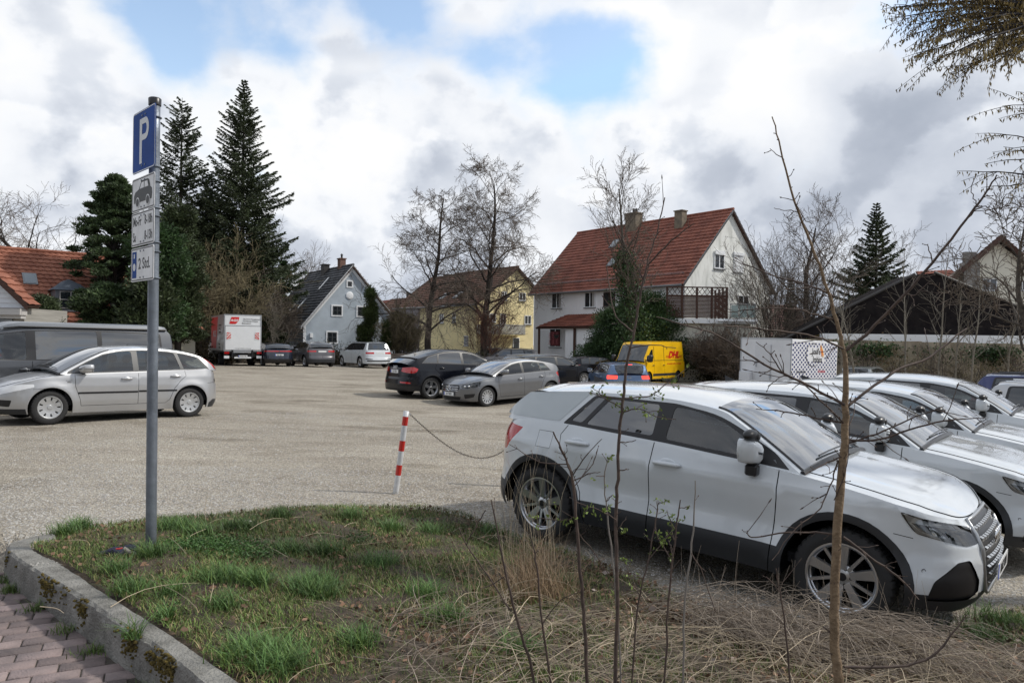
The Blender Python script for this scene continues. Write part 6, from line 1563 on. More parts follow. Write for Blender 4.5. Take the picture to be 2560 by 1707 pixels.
# ---- right-hand side buildings
def black_hall():
    Y = 45.; O = at(2060, 832, Y); xr = at(2680, 840, Y).x; xa = at(2335, 683, Y).x; zt = at(2335, 683, Y).z; z0 = at(2060, 833, Y).z; z2 = z0 - .3
    root = empty('hall', V3(O, 0), 0, 'low hall with a broad black roof and white fascia, behind the ivy wall', 'hall'); X = lambda x: x - O.x
    xl = at(1975, 830, Y).x
    P = [(X(xl) - 1, z0 - .75), (X(xa) - 1.2, zt - .12), (X(xa), zt), (X(xr), z0 + .4), (X(xr), z0 - .02), (X(O.x), z0)]
    b = MB(); n = len(P); b.add([(x, 0, z) for x, z in P] + [(x, 2.2, z) for x, z in P], [tuple(range(n))[::-1], tuple(range(n, 2 * n))] + [(i, (i + 1) % n, n + (i + 1) % n, n + i) for i in range(n)]); b.build('roof', T_BLK, root)
    b = MB(); b.box(X(O.x) - .3, -.5, z0 - .62, X(xr), -.1, z0 - .02); b.build('fascia', FRW, root)
    b = MB(); b.box(X(O.x), .2, -2, X(xr), 2.0, z0 - .62); b.build('wall', STC, root)
    b = MB()
    for k in range(9): x = X(xl) - 1 + (X(xa) - X(xl)) * k / 9
    for p, q in ((P[0], P[1]), (P[2], P[3])): b.tube([(p[0], -.06, p[1] + .05), (q[0], -.06, q[1] + .05)], .09, 6)
    b.build('roof_edge', BLK_, root)
black_hall()
def cream_house():
    Y = 62.; O = at(2372, 690, Y); root = empty('house', V3(O, 0), 0, 'cream gabled house with red-brown roof and stone chimney, upper right edge', 'house'); xa, zt = at(2487, 592, Y).x, at(2487, 592, Y).z; zl = at(2372, 690, Y).z; xr = xa + (xa - O.x) * 1.05; X = lambda x: x - O.x
    b = MB(); b.add([(0, 0, -2), (X(xr), 0, -2), (X(xr), 0, zl), (X(xa), 0, zt - .3), (0, 0, zl)], [(0, 1, 2, 3, 4)]); b.build('gable_wall', STC, root); solid(root, 'wall', [V3(O, 0) + Vector(q) for q in ((.05, .02, 0), (X(xr), .02, 0), (X(xr) + 7, 10, 0), (7.2, 10, 0))], -2, zl - .2, STC)
    O0 = V3(O, 0)
    for x0, s_ in ((-1.9, 1), (X(xr) + .7, -1)):
        zz = zl - abs(x0 if s_ > 0 else .7) * (zt - zl) / X(xa); A, B = O0 + Vector((x0, -.8, zz)), O0 + Vector((x0 + 7, 10, zz)); C, D = O0 + Vector((X(xa) + 7, 10, zt)), O0 + Vector((X(xa), -.8, zt))
        if s_ > 0: tile_roof(root, A, B, C, D, T_RED, .36, .4, thick=.3)
        else: tile_roof(root, B, A, D, C, T_RED, .36, .4, thick=.3)
    W_ = Wall(O0, (1, 0)); window(root, W_, 2456, 696, 2492, 727, fr=FRW); window(root, W_, 2540, 700, 2570, 727)
    a0, z0, a1, z1 = W_.rect(2398, 658, 2436, 800); b = MB(); b.box(a0, -.7, -2, a1, -.01, z1); b.box(a0 + .2, -.5, z1, a1 - .2, -.1, z1 + .9); b.build('chimney', mat('grey_stone', (.13, .125, .12), .95, col2=(.27, .26, .25), vs=3, stretch=(.6, .6, 5), bump=.5, bs=20), root)
    r2 = empty('house', at(2300, 690, 66), 0, 'red tile roof peeping over the black hall roof', 'house'); p = at(2300, 694, 66); 
    r2.location = V3(p, 0); X2 = lambda px: at(px, 690, 66).x
    tile_roof(r2, Vector((X2(2290), 64, at(0, 700, 64).z)), Vector((X2(2410), 64, at(2400, 715, 64).z)), Vector((X2(2410), 68, at(2400, 676, 68).z)), Vector((X2(2320), 68, at(2320, 680, 68).z)), T_RED, .36, .4)
    solid(r2, 'wall', [(X2(2292), 64.3), (X2(2408), 64.3), (X2(2408), 70), (X2(2292), 70)], -2, at(0, 712, 64).z, STC)
cream_house()
def yellow_shed():
    Y = 60.; p = at(1905, 820, Y); root = empty('house', V3(p, 0), 0, 'low house with a dusky tile roof and ochre gable, between white house and black hall', 'house'); O0 = V3(p, 0)
    u = Vector((1, .08, 0)).normalized(); W0 = at(2040, 820, Y).x - p.x; zt, ze = at(1905, 755, Y).z, at(1905, 830, Y).z - .4
    tile_roof(root, O0 + Vector((-.3, -.4, ze)), O0 + u * W0 + Vector((0, -.4, ze)), O0 + u * W0 + Vector((0, 4, zt)), O0 + Vector((-.3, 4, zt)), tilemat('roof_dusky', (.13, .07, .06), (.20, .11, .095)), .36, .36)
    solid(root, 'wall', [O0, O0 + u * W0, O0 + u * W0 + Vector((0, 8, 0)), O0 + Vector((0, 8, 0))], -2, ze + .1, STW)
    OCH = mat('render_ochre', (.45, .30, .04), .9); a = at(2025, 830, 57); c = at(2095, 830, 57); t = at(2078, 768, 57)
    b = MB(); L0 = root.location; b.add([Vector((a.x, 57, -2)) - L0, Vector((c.x + 1.5, 57, -2)) - L0, Vector((c.x + 1.5, 57, a.z + .5)) - L0, Vector((t.x, 57, t.z)) - L0, Vector((a.x, 57, a.z - .3)) - L0], [(0, 1, 2, 3, 4)]); b.build('gable_wall', OCH, root)
yellow_shed()
# ---- garden walls
GW = mat('garden_wall', (.24, .215, .18), .95, col2=(.36, .33, .28), vs=2.5, bump=.5, bs=30)
def run_wall(name, pts, h, th, m, label, cat='wall', cap=None, panel=2.0):
    root = empty(name, (pts[0][0], pts[0][1], 0), 0, label, cat); b = MB(); c = MB(); L0 = root.location
    for p, q in zip(pts[:-1], pts[1:]):
        p, q = Vector((p[0], p[1], 0)), Vector((q[0], q[1], 0)); d = (q - p); n = max(1, int(d.length / panel)); d /= n; w_ = Vector((-d.y, d.x, 0)).normalized() * th / 2
        for k in range(n):
            a, e_ = p + d * k, p + d * (k + 1) - d.normalized() * .015; z = float(gz(*((a + e_) / 2)[:2]))
            def bx(mb, a, e_, w_, z0, z1): mb.add([a - w_ + Vector((0, 0, z0)) - L0, e_ - w_ + Vector((0, 0, z0)) - L0, e_ + w_ + Vector((0, 0, z0)) - L0, a + w_ + Vector((0, 0, z0)) - L0, a - w_ + Vector((0, 0, z1)) - L0, e_ - w_ + Vector((0, 0, z1)) - L0, e_ + w_ + Vector((0, 0, z1)) - L0, a + w_ + Vector((0, 0, z1)) - L0], [(0, 3, 2, 1), (4, 5, 6, 7), (0, 1, 5, 4), (1, 2, 6, 5), (2, 3, 7, 6), (3, 0, 4, 7)])
            bx(b, a, e_, w_, z - .4, z + h)
            if cap: bx(c, a, e_, w_ * 1.4, z + h + .002, z + h + .09)
    b.build('wall_panels', m, root)
    if cap: c.build('coping', cap, root)
    return root
run_wall('garden_wall', [(-22, 52), (-11.0, 57.2), (-8, 57.6)], 1.0, .2, mat('garden_wall_dark', (.13, .105, .085), .95, col2=(.22, .18, .15), vs=2), 'low dark stone garden wall in front of the blue-grey house')
run_wall('garden_wall', [(-8, 57.7), (1.6, 57.4), (2.2, 52.5), (9.0, 49.5)], .95, .18, GW, 'low beige concrete wall in front of the yellow and white houses', cap=CONC)
run_wall('boundary_wall', [(17.2, 45), (33, 41), (44, 37)], 2.95, .2, mat('panel_wall', (.27, .225, .165), .95, col2=(.42, .36, .27), vs=1.5, stretch=(1, 1, .5), bump=.4, bs=20), 'tall beige panel wall overgrown with ivy, behind the parked cars at right', cap=None, panel=2.2)
# ---------------------------------------------------------------- where the vehicles stand
G_W = 'white driving-school cars parked side by side'
r = empty('parked_car'); white_suv(r); FW, RW = Vector((2.27, 5.10, -.21)), Vector((.263, 6.75, -.08)); stand(r, FW, RW, Q2, -1, 'nearest white small suv, black sill trim, behind the bare saplings', 'car', G_W)
suv0 = r
def copy_tree(o, parent=None):
    c = o.copy(); sc.collection.objects.link(c); c.parent = parent
    for ch in list(o.children): copy_tree(ch, c)
    return c
U_, L_ = Vector((.772, -.635, 0)), Vector((.635, .772, 0))
for d_, e_, dz, lab in ((2.47, .30, -.05, 'second white suv from the saplings, its roof just behind the nearest one'), (5.05, .38, -.10, 'third white suv of the row, between the second and the farthest one'), (7.65, .51, -.06, 'fourth and farthest white suv of the row, whole front door in view')):
    c = copy_tree(suv0); c.location = suv0.location + L_ * d_ + U_ * e_ + Vector((0, 0, dz)); c['label'] = lab
    if d_ == 7.65: text_obj('lettering', 'Fahrschule', .21, mat('teal_lettering', (.01, .06, .08), .5), c, frame4((.05, -.882, .72), (1, 0, 0), (0, 0, 1)), bold=.002)
def new(nm='parked_car'): return empty(nm)
r = new(); focus(r); stand(r, (-8.62, 13.75, .10), (-6.84, 15.8, .06), FOC, 1, 'silver five-door hatchback with hub caps, behind the parking sign post')
r = new('parked_van'); campervan(r); stand(r, (-10.84, 15.3, .08), (-8.87, 17.55, .06), VAN, 1, 'dark grey camper van with a flat pop-up roof, behind the silver hatchback', 'van')
r = new(); aclass(r); stand(r, (-.75, 23.1, -.27), (1.33, 24.85, -.18), ACL, 1, 'grey hatchback with star emblem in the grille, beside the black coupe suv')
r = new(); q5(r); stand(r, (-.42, 26.3, -.18), (-2.67, 24.6, -.16), Q5S, -1, 'black sloping-roof suv seen from behind, five-spoke wheels')
r = new(); far_car(r, X7, P_WHITE, 'five', 1.02, rails=BLK); put(r, (-9.6, 51.2), 126, X7, -.05, 'large white suv seen from behind at the garden wall')
r = new(); far_car(r, EVO, P_EV, 'ten', 1.0); put(r, (-12.45, 47.6), 124, EVO, .08, 'bronze grey suv seen from behind, bright wheels, beside the white suv')
r = new(); far_car(r, CUP, P_NAVY, 'multi', .72, plate_t='M R 4471'); put(r, (-14.9, 46.7), 122, CUP, .12, 'near-black crossover with a full-width red light bar, next to the moving truck')
r = new('box_truck'); box_truck(r); r.location = (-18.35, 48.4, .16); r.rotation_euler = (0, 0, R(121)); tag(r, 'white moving truck with red panels, rear tail lift and striped hazard plates', 'truck')
r = new(); GOL2 = dict(GOL); GOL2['feats'] = [(f[0], f[1], f[2], REDON if f[0] == 'tail_lamp' else f[3]) + tuple(f[4:]) for f in GOL['feats']]; c = far_car(r, GOL2, P_BLUE, 'multi', .62, near=True)
b = MB(); g = c.gp(7, 0); b.box(g.x - .03, -.14, g.z - .025, g.x - .01, .14, g.z + .0); b.build('third_brake_lamp', REDON, r)
M4 = frame4((c.P(np.array([0.]), np.array([.86]))[0][0] - .01, 0, .86), (0, -1, 0), (0, 0, 1)); b = MB(); b.tube([M4 @ Vector((.055 * math.cos(t), .055 * math.sin(t), 0)) for t in np.linspace(0, 2 * PI, 21)], .006, 4); b.tube([M4 @ Vector(q) for q in ((-.035, .04, 0), (-.012, -.04, 0), (0, .0, 0), (.012, -.04, 0), (.035, .04, 0))], .005, 4); b.build('emblem', CHR, r)
put(r, (4.55, 29.6), 96, GOL, -.42, 'blue hatchback with its brake lights lit, in front of the yellow van')
r = new(); far_car(r, DS3, P_BLACK, 'multi', .6); put(r, (4.0, 44.6), 24, DS3, -.42, 'small black hatchback, between the grey hatchback and the yellow van')
r = new(); far_car(r, BMW, P_BLACK, 'multi', .6, rails=SATIN); put(r, (.55, 33.8), 32, BMW, -.22, 'black estate car half hidden behind the grey hatchback')
r = new('delivery_van'); parcel_van(r); put(r, (8.12, 44.0), 231, DHL, -.50, 'yellow delivery van with red lettering, parked in front of the ivy', 'van', rear=False)
r = new('food_trailer'); food_trailer(r); r.location = (10.35, 33.6, -.5); r.rotation_euler = (R(-1), R(1.2), R(-45)); tag(r, 'white snack trailer, navy check pattern and writing on one side', 'trailer')
r = new(); far_car(r, BMW, P_SIL2, 'multi', .72, rails=SATIN, plate_t='M KT 208'); put(r, (18.5, 39.4), 50, BMW, -.72, 'silver green estate car seen from behind, right of the snack trailer')
r = new(); far_car(r, SUV, P_SILV, 'multi', .9, rails=CHR); r.location = suv0.location + L_ * 11.0 + U_ * 2.8 + Vector((0, 0, -.42)); r.rotation_euler = suv0.rotation_euler; tag(r, 'silver suv with roof rails, dark glass, past the row of white suvs', 'car')
r = new(); far_car(r, SUV, P_DBLUE, 'multi', .9, rails=BLK); r.location = suv0.location + L_ * 13.5 + U_ * 2.3 + Vector((0, 0, -.34)); r.rotation_euler = suv0.rotation_euler; tag(r, 'dark blue suv, farthest of the row at the picture edge', 'car')
P_PALE = paint('paint_pale', (.45, .50, .48), .4, .35)
r = new(); far_car(r, SUV, P_EV, 'multi', .9, rails=BLK); put(r, (1.0, 54.5), 190, SUV, -.25, 'dark suv on the road beyond the low wall, by the white house')
r = new(); far_car(r, DS3, P_PALE, 'multi', .6); put(r, (-.6, 60.5), 175, DS3, -.05, 'pale car under the bare linden tree in front of the yellow house')
r = new(); far_car(r, DS3, P_SILV, 'multi', .6); put(r, (-15.2, 56.0), 178, DS3, .0, 'pale small car between the bronze and the white suv, beyond the wall')
r = new(); far_car(r, DS3, P_BLUE, 'multi', .6); put(r, (-22.0, 31.0), 210, DS3, .1, 'blue car at the shop front behind the camper van')
# ---------------------------------------------------------------- vegetation
BARK = mat('bark_grey', (.050, .042, .035), .95, col2=(.095, .082, .068), vs=8)
BARKD = mat('bark_dark', (.028, .022, .019), .95, col2=(.05, .042, .036), vs=8)
BARKL = mat('bark_light', (.14, .125, .10), .95, col2=(.21, .19, .155), vs=8)
TWIG = mat('twig_brown', (.12, .095, .075), .9, island=.35)
TWIGO = mat('twig_olive', (.18, .15, .085), .9, island=.4)
TWIGL = mat('twig_grey', (.15, .13, .105), .9, island=.3)
def leafmat(name, c, isl=.45):
    if name in MATS: return MATS[name]
    m = mat(name, c, .55, island=isl, spec=.35, var=.35, vs=.8); nt = m.node_tree; b = nt.nodes['Principled BSDF']
    t = nt.nodes.new('ShaderNodeBsdfTranslucent'); mx_ = nt.nodes.new('ShaderNodeMixShader'); mx_.inputs[0].default_value = .22
    lk = [l for l in nt.links if l.to_socket == b.inputs['Base Color']]
    if lk: nt.links.new(lk[0].from_socket, t.inputs[0])
    o = nt.nodes['Material Output']; nt.links.new(b.outputs[0], mx_.inputs[1]); nt.links.new(t.outputs[0], mx_.inputs[2]); nt.links.new(mx_.outputs[0], o.inputs[0]); return m
NEED = leafmat('needles_dark', (.050, .068, .030))
NEEDB = leafmat('needles_spruce', (.052, .068, .034))
PINE = leafmat('needles_pine', (.056, .085, .036))
THU = leafmat('thuja_green', (.048, .068, .020))
IVY = leafmat('ivy_green', (.042, .078, .028))
OLI = leafmat('olive_leaves', (.10, .105, .018))
HEDG = leafmat('hedge_brown_green', (.050, .048, .020))
def leaf_cloud(C_, D_, ln, wd, rng):
    """a small bent quad at every centre, its length along D_"""
    n = len(C_); D_ = D_ / np.maximum(np.linalg.norm(D_, axis=1, keepdims=True), 1e-9)
    q = rng.normal(size=(n, 3)); S = np.cross(D_, q); S /= np.maximum(np.linalg.norm(S, axis=1, keepdims=True), 1e-9)
    ln = np.broadcast_to(np.asarray(ln), (n,))[:, None]; wd = np.broadcast_to(np.asarray(wd), (n,))[:, None]
    V_ = np.stack([C_ - D_ * ln * .5, C_ + S * wd * .5 - D_ * ln * .05, C_ + D_ * ln * .5, C_ - S * wd * .5 - D_ * ln * .05], 1).reshape(-1, 3)
    return V_, np.arange(4 * n).reshape(n, 4)
def seg_mesh(name, paths, m, parent=None, sides=4):
    """polylines [(points, radii)] -> joined prisms"""
    Vs, Fs = [], []; base = 0; ang = np.arange(sides) * 2 * PI / sides; ca_, sa_ = np.cos(ang), np.sin(ang)
    for pts, rad in paths:
        P = np.asarray(pts, float); n = len(P)
        if n < 2: continue
        T_ = np.gradient(P, axis=0); T_ /= np.maximum(np.linalg.norm(T_, axis=1, keepdims=True), 1e-9)
        ref = np.array([.31, .77, .2]) if abs(T_[0] @ np.array([.31, .77, .2])) < .8 else np.array([1., 0, .1])
        A = np.cross(T_, ref); A /= np.maximum(np.linalg.norm(A, axis=1, keepdims=True), 1e-9); B = np.cross(T_, A)
        r_ = np.asarray(rad, float)[:, None, None]
        V_ = P[:, None, :] + (A[:, None, :] * ca_[None, :, None] + B[:, None, :] * sa_[None, :, None]) * r_
        Vs.append(V_.reshape(-1, 3)); i, k = np.meshgrid(np.arange(n - 1), np.arange(sides), indexing='ij'); i = i.ravel(); k = k.ravel(); k2 = (k + 1) % sides
        Fs.append(np.stack([i * sides + k, i * sides + k2, (i + 1) * sides + k2, (i + 1) * sides + k], 1) + base); base += n * sides
    if not Vs: return None
    return npmesh(name, np.vstack(Vs), np.vstack(Fs), m, parent, smooth=True)
def grow(rng, p, d, L, r, lev, S, out, sub=0):
    n = S['steps'][lev]; pts = [p]; rad = [r]; d = np.array(d, float); d /= np.linalg.norm(d); rend = max(S['rmin'], r * S['taper'][lev]); dirs = [d]
    for i in range(n):
        d = d + rng.normal(size=3) * S['wander'][lev] + np.array([0, 0, S['grav'][lev]]) * (1 if lev == 0 else (i + 1) / n)
        d /= np.linalg.norm(d); p = p + d * L / n; pts.append(p); rad.append(r + (rend - r) * (i + 1) / n); dirs.append(d)
    out.setdefault(lev, []).append((pts, rad))
    if lev + 1 >= len(S['steps']): return
    nb = S['nb'][lev]; nb = max(1, int(nb * rng.uniform(.8, 1.2)))
    for k in range(nb):
        t = S['start'][lev] + (1 - S['start'][lev]) * (k + rng.uniform(.1, .9)) / nb; f = min(t, .999) * n; i = int(f); q = pts[i] + (pts[i + 1] - pts[i]) * (f - i); dd = dirs[i + 1]
        a = S['ang'][lev] * rng.uniform(.7, 1.25); ax = rng.normal(size=3); ax -= dd * (ax @ dd)
        if S.get('fan') and lev == 0: ph = k * 2.4 + rng.uniform(-.4, .4); ax = np.array([math.cos(ph), math.sin(ph), 0]); ax -= dd * (ax @ dd)
        ax /= np.linalg.norm(ax) + 1e-9; nd = dd * math.cos(a) + ax * math.sin(a)
        prof = S['prof'][lev](t); grow(rng, q, nd, L * S['ratio'][lev] * prof * rng.uniform(.75, 1.15), max(S['rmin'], (r + (rend - r) * t) * S['rr'][lev]), lev + 1, S, out)
def bare(px, Y, top, S, label, seed, bark=BARK, twig=TWIG, name='bare_tree', lean=(0, 0), group=None, zb=None, cat='tree', trunks=1, spread=.0, r0=None, scale_r=1.0):
    rng = np.random.default_rng(seed); b0 = at(px, 860, Y); z0 = float(gz(b0.x, b0.y)) - .1 if zb is None else zb; H = at(px, top, Y).z - z0
    root = empty(name, (b0.x, b0.y, z0), 0, label, cat, group); out = {}
    for k in range(trunks):
        d = np.array([lean[0] + (rng.uniform(-spread, spread)), lean[1] + rng.uniform(-spread, spread), 1.0]); p0 = np.array([rng.uniform(-.3, .3) * (trunks > 1), rng.uniform(-.3, .3) * (trunks > 1), 0.])
        grow(rng, p0, d, H * S.get('hf', .8) * (1 if trunks == 1 else rng.uniform(.6, 1)), (r0 or H * .018) * scale_r, 0, S, out)
    seg_mesh('trunk', out[0], bark, root, 7); 
    if 1 in out: seg_mesh('limbs', out[1], bark, root, 5)
    tw = [q for l in out if l > 1 for q in out[l]]
    if tw: seg_mesh('crown', tw, twig, root, 3)
    return root, out
one = lambda t: 1.0
LIND = dict(steps=[12, 9, 6, 4, 3], nb=[30, 10, 6, 5], start=[.20, .25, .2, .15], ang=[.92, .75, .7, .6], ratio=[.40, .46, .5, .5], rr=[.42, .5, .55, .6], taper=[.15, .25, .35, .5, .6], wander=[.06, .15, .2, .22, .25],
    grav=[.01, -.035, -.10, -.08, 0], prof=[lambda t: 1.15 - .75 * t, one, one, one], rmin=.010, fan=1, hf=.93)
OAK = dict(LIND, nb=[14, 8, 6, 4], ang=[.75, .7, .7, .6], grav=[.0, .08, .05, .03, 0], wander=[.08, .12, .16, .2, .25], ratio=[.5, .5, .5, .5], prof=[lambda t: 1.1 - .6 * t, one, one, one], hf=.85)
VASE = dict(steps=[8, 7, 5, 3], nb=[9, 7, 5], start=[.15, .2, .15], ang=[.5, .45, .5], ratio=[.6, .5, .45], rr=[.5, .5, .6], taper=[.2, .3, .4, .5], wander=[.07, .1, .14, .2], grav=[.03, .05, .04, .02], prof=[lambda t: 1.1 - .5 * t, one, one], rmin=.009, hf=.9)
SAP = dict(steps=[9, 6, 4], nb=[14, 6], start=[.25, .2], ang=[.7, .6], ratio=[.30, .4], rr=[.4, .5], taper=[.2, .3, .5], wander=[.05, .1, .16], grav=[.03, .05, .03], prof=[lambda t: 1.2 - .8 * t, one], rmin=.007, hf=.95)
G_L = 'bare linden trees in front of the yellow house'
bare(1070, 59, 466, LIND, 'left bare linden tree with a forked crown, before the yellow house', 11, BARKD, TWIG, 'linden_tree', group=G_L, r0=.30)
bare(1208, 59, 428, LIND, 'right and taller bare linden tree, trunk before the balcony', 5, BARKD, TWIG, 'linden_tree', group=G_L, r0=.34, lean=(-.03, 0))
bare(112, 56, 448, OAK, 'gnarled bare tree rising over the orange roof, left of the pine', 7, BARKD, TWIG, lean=(-.05, 0), r0=.36)
bare(10, 60, 560, VASE, 'small bare tree above the orange roof at the left edge', 17, BARKD, TWIG)
bare(668, 68, 560, OAK, 'wide bare tree behind the brown thicket, left of the blue-grey house', 21, BARKD, TWIG, r0=.32)
bare(752, 80, 660, VASE, 'distant bare tree above the slate roof', 23, BARK, TWIG)
bare(2035, 53, 500, OAK, 'large bare tree between the white house and the right spruce', 29, BARKD, TWIG, r0=.34)
bare(2110, 60, 560, OAK, 'bare tree half hidden behind the right spruce', 31, BARK, TWIG, r0=.26)
bare(1925, 49, 600, VASE, 'dense many-stemmed bare shrub against the weathered gable', 37, BARKD, TWIG, 'bare_shrub', cat='shrub', trunks=9, spread=.38, r0=.07)
bare(1985, 50, 650, VASE, 'many-stemmed bare shrub left of the large bare tree trunk', 39, BARKD, TWIG, 'bare_shrub', cat='shrub', trunks=6, spread=.35, r0=.06)
bare(2640, 27, 470, OAK, 'bare tree with fine hanging twigs, cut by the right edge', 41, BARK, TWIG, r0=.2, lean=(-.1, 0))
bare(690, 54.5, 735, VASE, 'slim pale bare tree between the crossover and the blue-grey house', 43, BARKL, TWIGL, 'bare_tree', r0=.07, trunks=2, spread=.12)
bare(1210, 57, 760, VASE, 'low reddish bare bush at the foot of the linden', 47, BARK, mat('twig_red', (.11, .05, .035), .9, island=.3), 'bare_shrub', cat='shrub', trunks=8, spread=.5, r0=.03)
G_S = 'thin bare saplings along the ivy wall'
for i, (px, Y, top, lab) in enumerate(((1905, 43, 660, 'pale leaning sapling above the snack trailer'), (2098, 39, 690, 'pale sapling right of the check-patterned trailer side'), (2140, 38.5, 700, 'pale sapling growing beside the silver green estate car'), (2262, 41, 590, 'tallest pale sapling in front of the ivy wall'), (2345, 41, 585, 'slim sapling before the black roof peak'), (2385, 40.5, 700, 'short slim sapling right of the roof peak'), (2425, 40, 640, 'sapling in front of the grey stone chimney'), (2515, 39, 740, 'low bare sapling near the right edge before the ivy wall'))):
    bare(px, Y, top, SAP, lab, 60 + i, BARKL, TWIGL, 'sapling', group=G_S, r0=.065)
# ---- brown and olive thickets (each shrub its own)
G_T = 'bare olive-brown shrubs left of the blue-grey house'
rs = random.Random(4)
for i, (px, Y, top, tw, lab) in enumerate(((500, 54, 655, TWIGO, 'tall olive-brown shrub right above the cargo box of the truck'), (560, 56, 625, TWIGO, 'tallest olive-brown shrub under the tall spruce'), (598, 54, 695, TWIGO, 'olive-brown shrub behind the truck box'), (635, 56, 700, TWIG, 'brown shrub between the truck and the wide bare tree'), (668, 57, 745, TWIG, 'round brown shrub beside the slim pale tree'), (470, 52, 680, TWIGO, 'low olive shrub left of the truck'))):
    bare(px, Y, top, dict(VASE, grav=[.02, -.01, -.02, 0], rmin=.012), lab, 80 + i, BARK, tw, 'bare_shrub', group=G_T, cat='shrub', trunks=8, spread=.34, r0=.06)
for i, (px, Y, top) in enumerate(((1772, 47, 810), (1810, 45.5, 820), (1845, 44, 815))):
    bare(px, Y, top, dict(VASE, grav=[.0, -.03, -.03, 0]), ('brown bramble bush right of the yellow van', 'brown bramble bush between yellow van and trailer', 'brown bramble bush touching the trailer corner')[i], 100 + i, BARKD, TWIG, 'bramble_bush', cat='shrub', trunks=14, spread=.7, r0=.025, group='bramble bushes beside the trailer')
for i in range(5):
    px = 2150 + i * 92; bare(px, 42.5 - i * .45, 868 + rs.randint(-14, 25), dict(VASE, grav=[.0, .0, -.03, 0], nb=[6, 4, 3]), ('dry climbing shrub on the ivy wall, counted %s from the trailer' % ('first', 'second', 'third', 'fourth', 'fifth', 'sixth', 'seventh', 'eighth', 'ninth')[i]), 120 + i, BARK, TWIGO if i % 2 else TWIG, 'wall_shrub', cat='shrub', trunks=7, spread=.5, r0=.022, group='dry shrubs along the ivy wall')
bare(1000, 60, 770, dict(VASE, grav=[.02, .0, -.02, 0]), 'brownish bare bush right of the small thuja', 140, BARK, TWIGO, 'bare_shrub', cat='shrub', trunks=12, spread=.4, r0=.05)
bare(1035, 62, 790, dict(VASE, grav=[.02, .0, -.02, 0]), 'brownish bare bush left of the linden trunk', 141, BARK, TWIG, 'bare_shrub', cat='shrub', trunks=9, spread=.45, r0=.05)
# ---- conifers
def spruce(px, Y, top, hw, label, seed, base=.08, m=NEEDB, dens=1.0, gaps=.0, name='spruce', power=.85, droop=.30, ivy=False, zmin=None):
    rng = np.random.default_rng(seed); b0 = at(px, 860, Y); z0 = float(gz(b0.x, b0.y)) - .1; H = at(px, top, Y).z - z0; Rr = hw / K * Y
    root = empty(name, (b0.x, b0.y, z0), 0, label, 'tree'); C_, D_, S_ = [], [], []; limbs = []
    z = H * base
    wand = np.cumsum(rng.normal(size=200)) * .06
    while z < H * .985:
        t = z / H; env = (1 - t) ** power * (1 + .10 * math.sin(z * 1.1) + .06 * math.sin(z * 2.7 + 1)); nbr = 7 if t < .85 else 5
        ph0 = rng.uniform(0, 6.28)
        for k in range(nbr):
            if rng.random() < gaps: continue
            L_b = max(.25, Rr * env * rng.uniform(.45, 1.25)); ph = ph0 + 2 * PI * k / nbr + rng.uniform(-.3, .3); dr = np.array([math.cos(ph), math.sin(ph), 0])
            up = (.30 * t - droop * (1 - t)) ; m_ = max(4, int(L_b / .22)); u = np.linspace(0, 1, m_)
            P = np.array([0, 0, z])[None] + dr[None] * (u * L_b)[:, None] + np.array([0, 0, 1])[None] * (L_b * (up * u + .22 * u ** 2.2))[:, None]
            limbs.append((P, np.linspace(max(.012, .05 * (1 - t)), .008, m_)))
            nl = int(L_b * 78 * dens) + 18; uu = rng.uniform(.12, 1, nl) ** .8; idx = uu * (m_ - 1); i0 = np.minimum(idx.astype(int), m_ - 2); fr = (idx - i0)[:, None]; Q = P[i0] * (1 - fr) + P[i0 + 1] * fr
            side = np.array([-dr[1], dr[0], 0]); lat = rng.normal(size=nl) * L_b * .16 * (1.25 - uu); Q = Q + side[None] * lat[:, None]; Q[:, 2] -= np.abs(lat) * .35 + rng.uniform(0, .22, nl) * (1 - t)
            C_.append(Q); dd = dr[None] * .8 + side[None] * np.sign(lat)[:, None] * .7 + rng.normal(size=(nl, 3)) * .3; dd[:, 2] -= .25; D_.append(dd); S_.append(rng.uniform(.16, .38, nl) * (.55 + .45 * (1 - t)))
        z += rng.uniform(.22, .38) * (1 if t < .8 else .7)
    C_, D_, S_ = np.vstack(C_), np.vstack(D_), np.concatenate(S_)
    seg_mesh('trunk', [([np.array([0, 0, z_]) for z_ in np.linspace(0, H * .99, 10)], np.linspace(H * .014, .015, 10))], BARKD, root, 7); seg_mesh('limbs', limbs, BARKD, root, 3)
    V_, F_ = leaf_cloud(C_, D_, S_, S_ * .42, rng); npmesh('crown', V_, F_, m, root); return root
spruce(602, 58, 194, 178, 'tallest dark spruce, left of the blue-grey house', 1, base=.16, gaps=.08, power=.80, droop=.14, dens=1.15)
spruce(447, 56, 238, 135, 'second tall spruce with a ragged gappy crown, right of the sign post', 2, base=.20, gaps=.32, power=.60, droop=.05, dens=1.1)
spruce(522, 60, 432, 95, 'lower dark spruce between the two tall ones', 3, base=.10, power=.5)
spruce(2188, 55, 503, 165, 'broad spruce above the black hall, right of the large bare tree', 4, base=.2, power=.95, gaps=.04, droop=.2, dens=1.2)
spruce(1975, 58, 690, 34, 'small dark conifer in front of the dusky tile roof', 6, power=.7)
spruce(640, 64, 470, 45, 'slim conifer behind the tallest spruce', 8, base=.3, power=.6, gaps=.3)
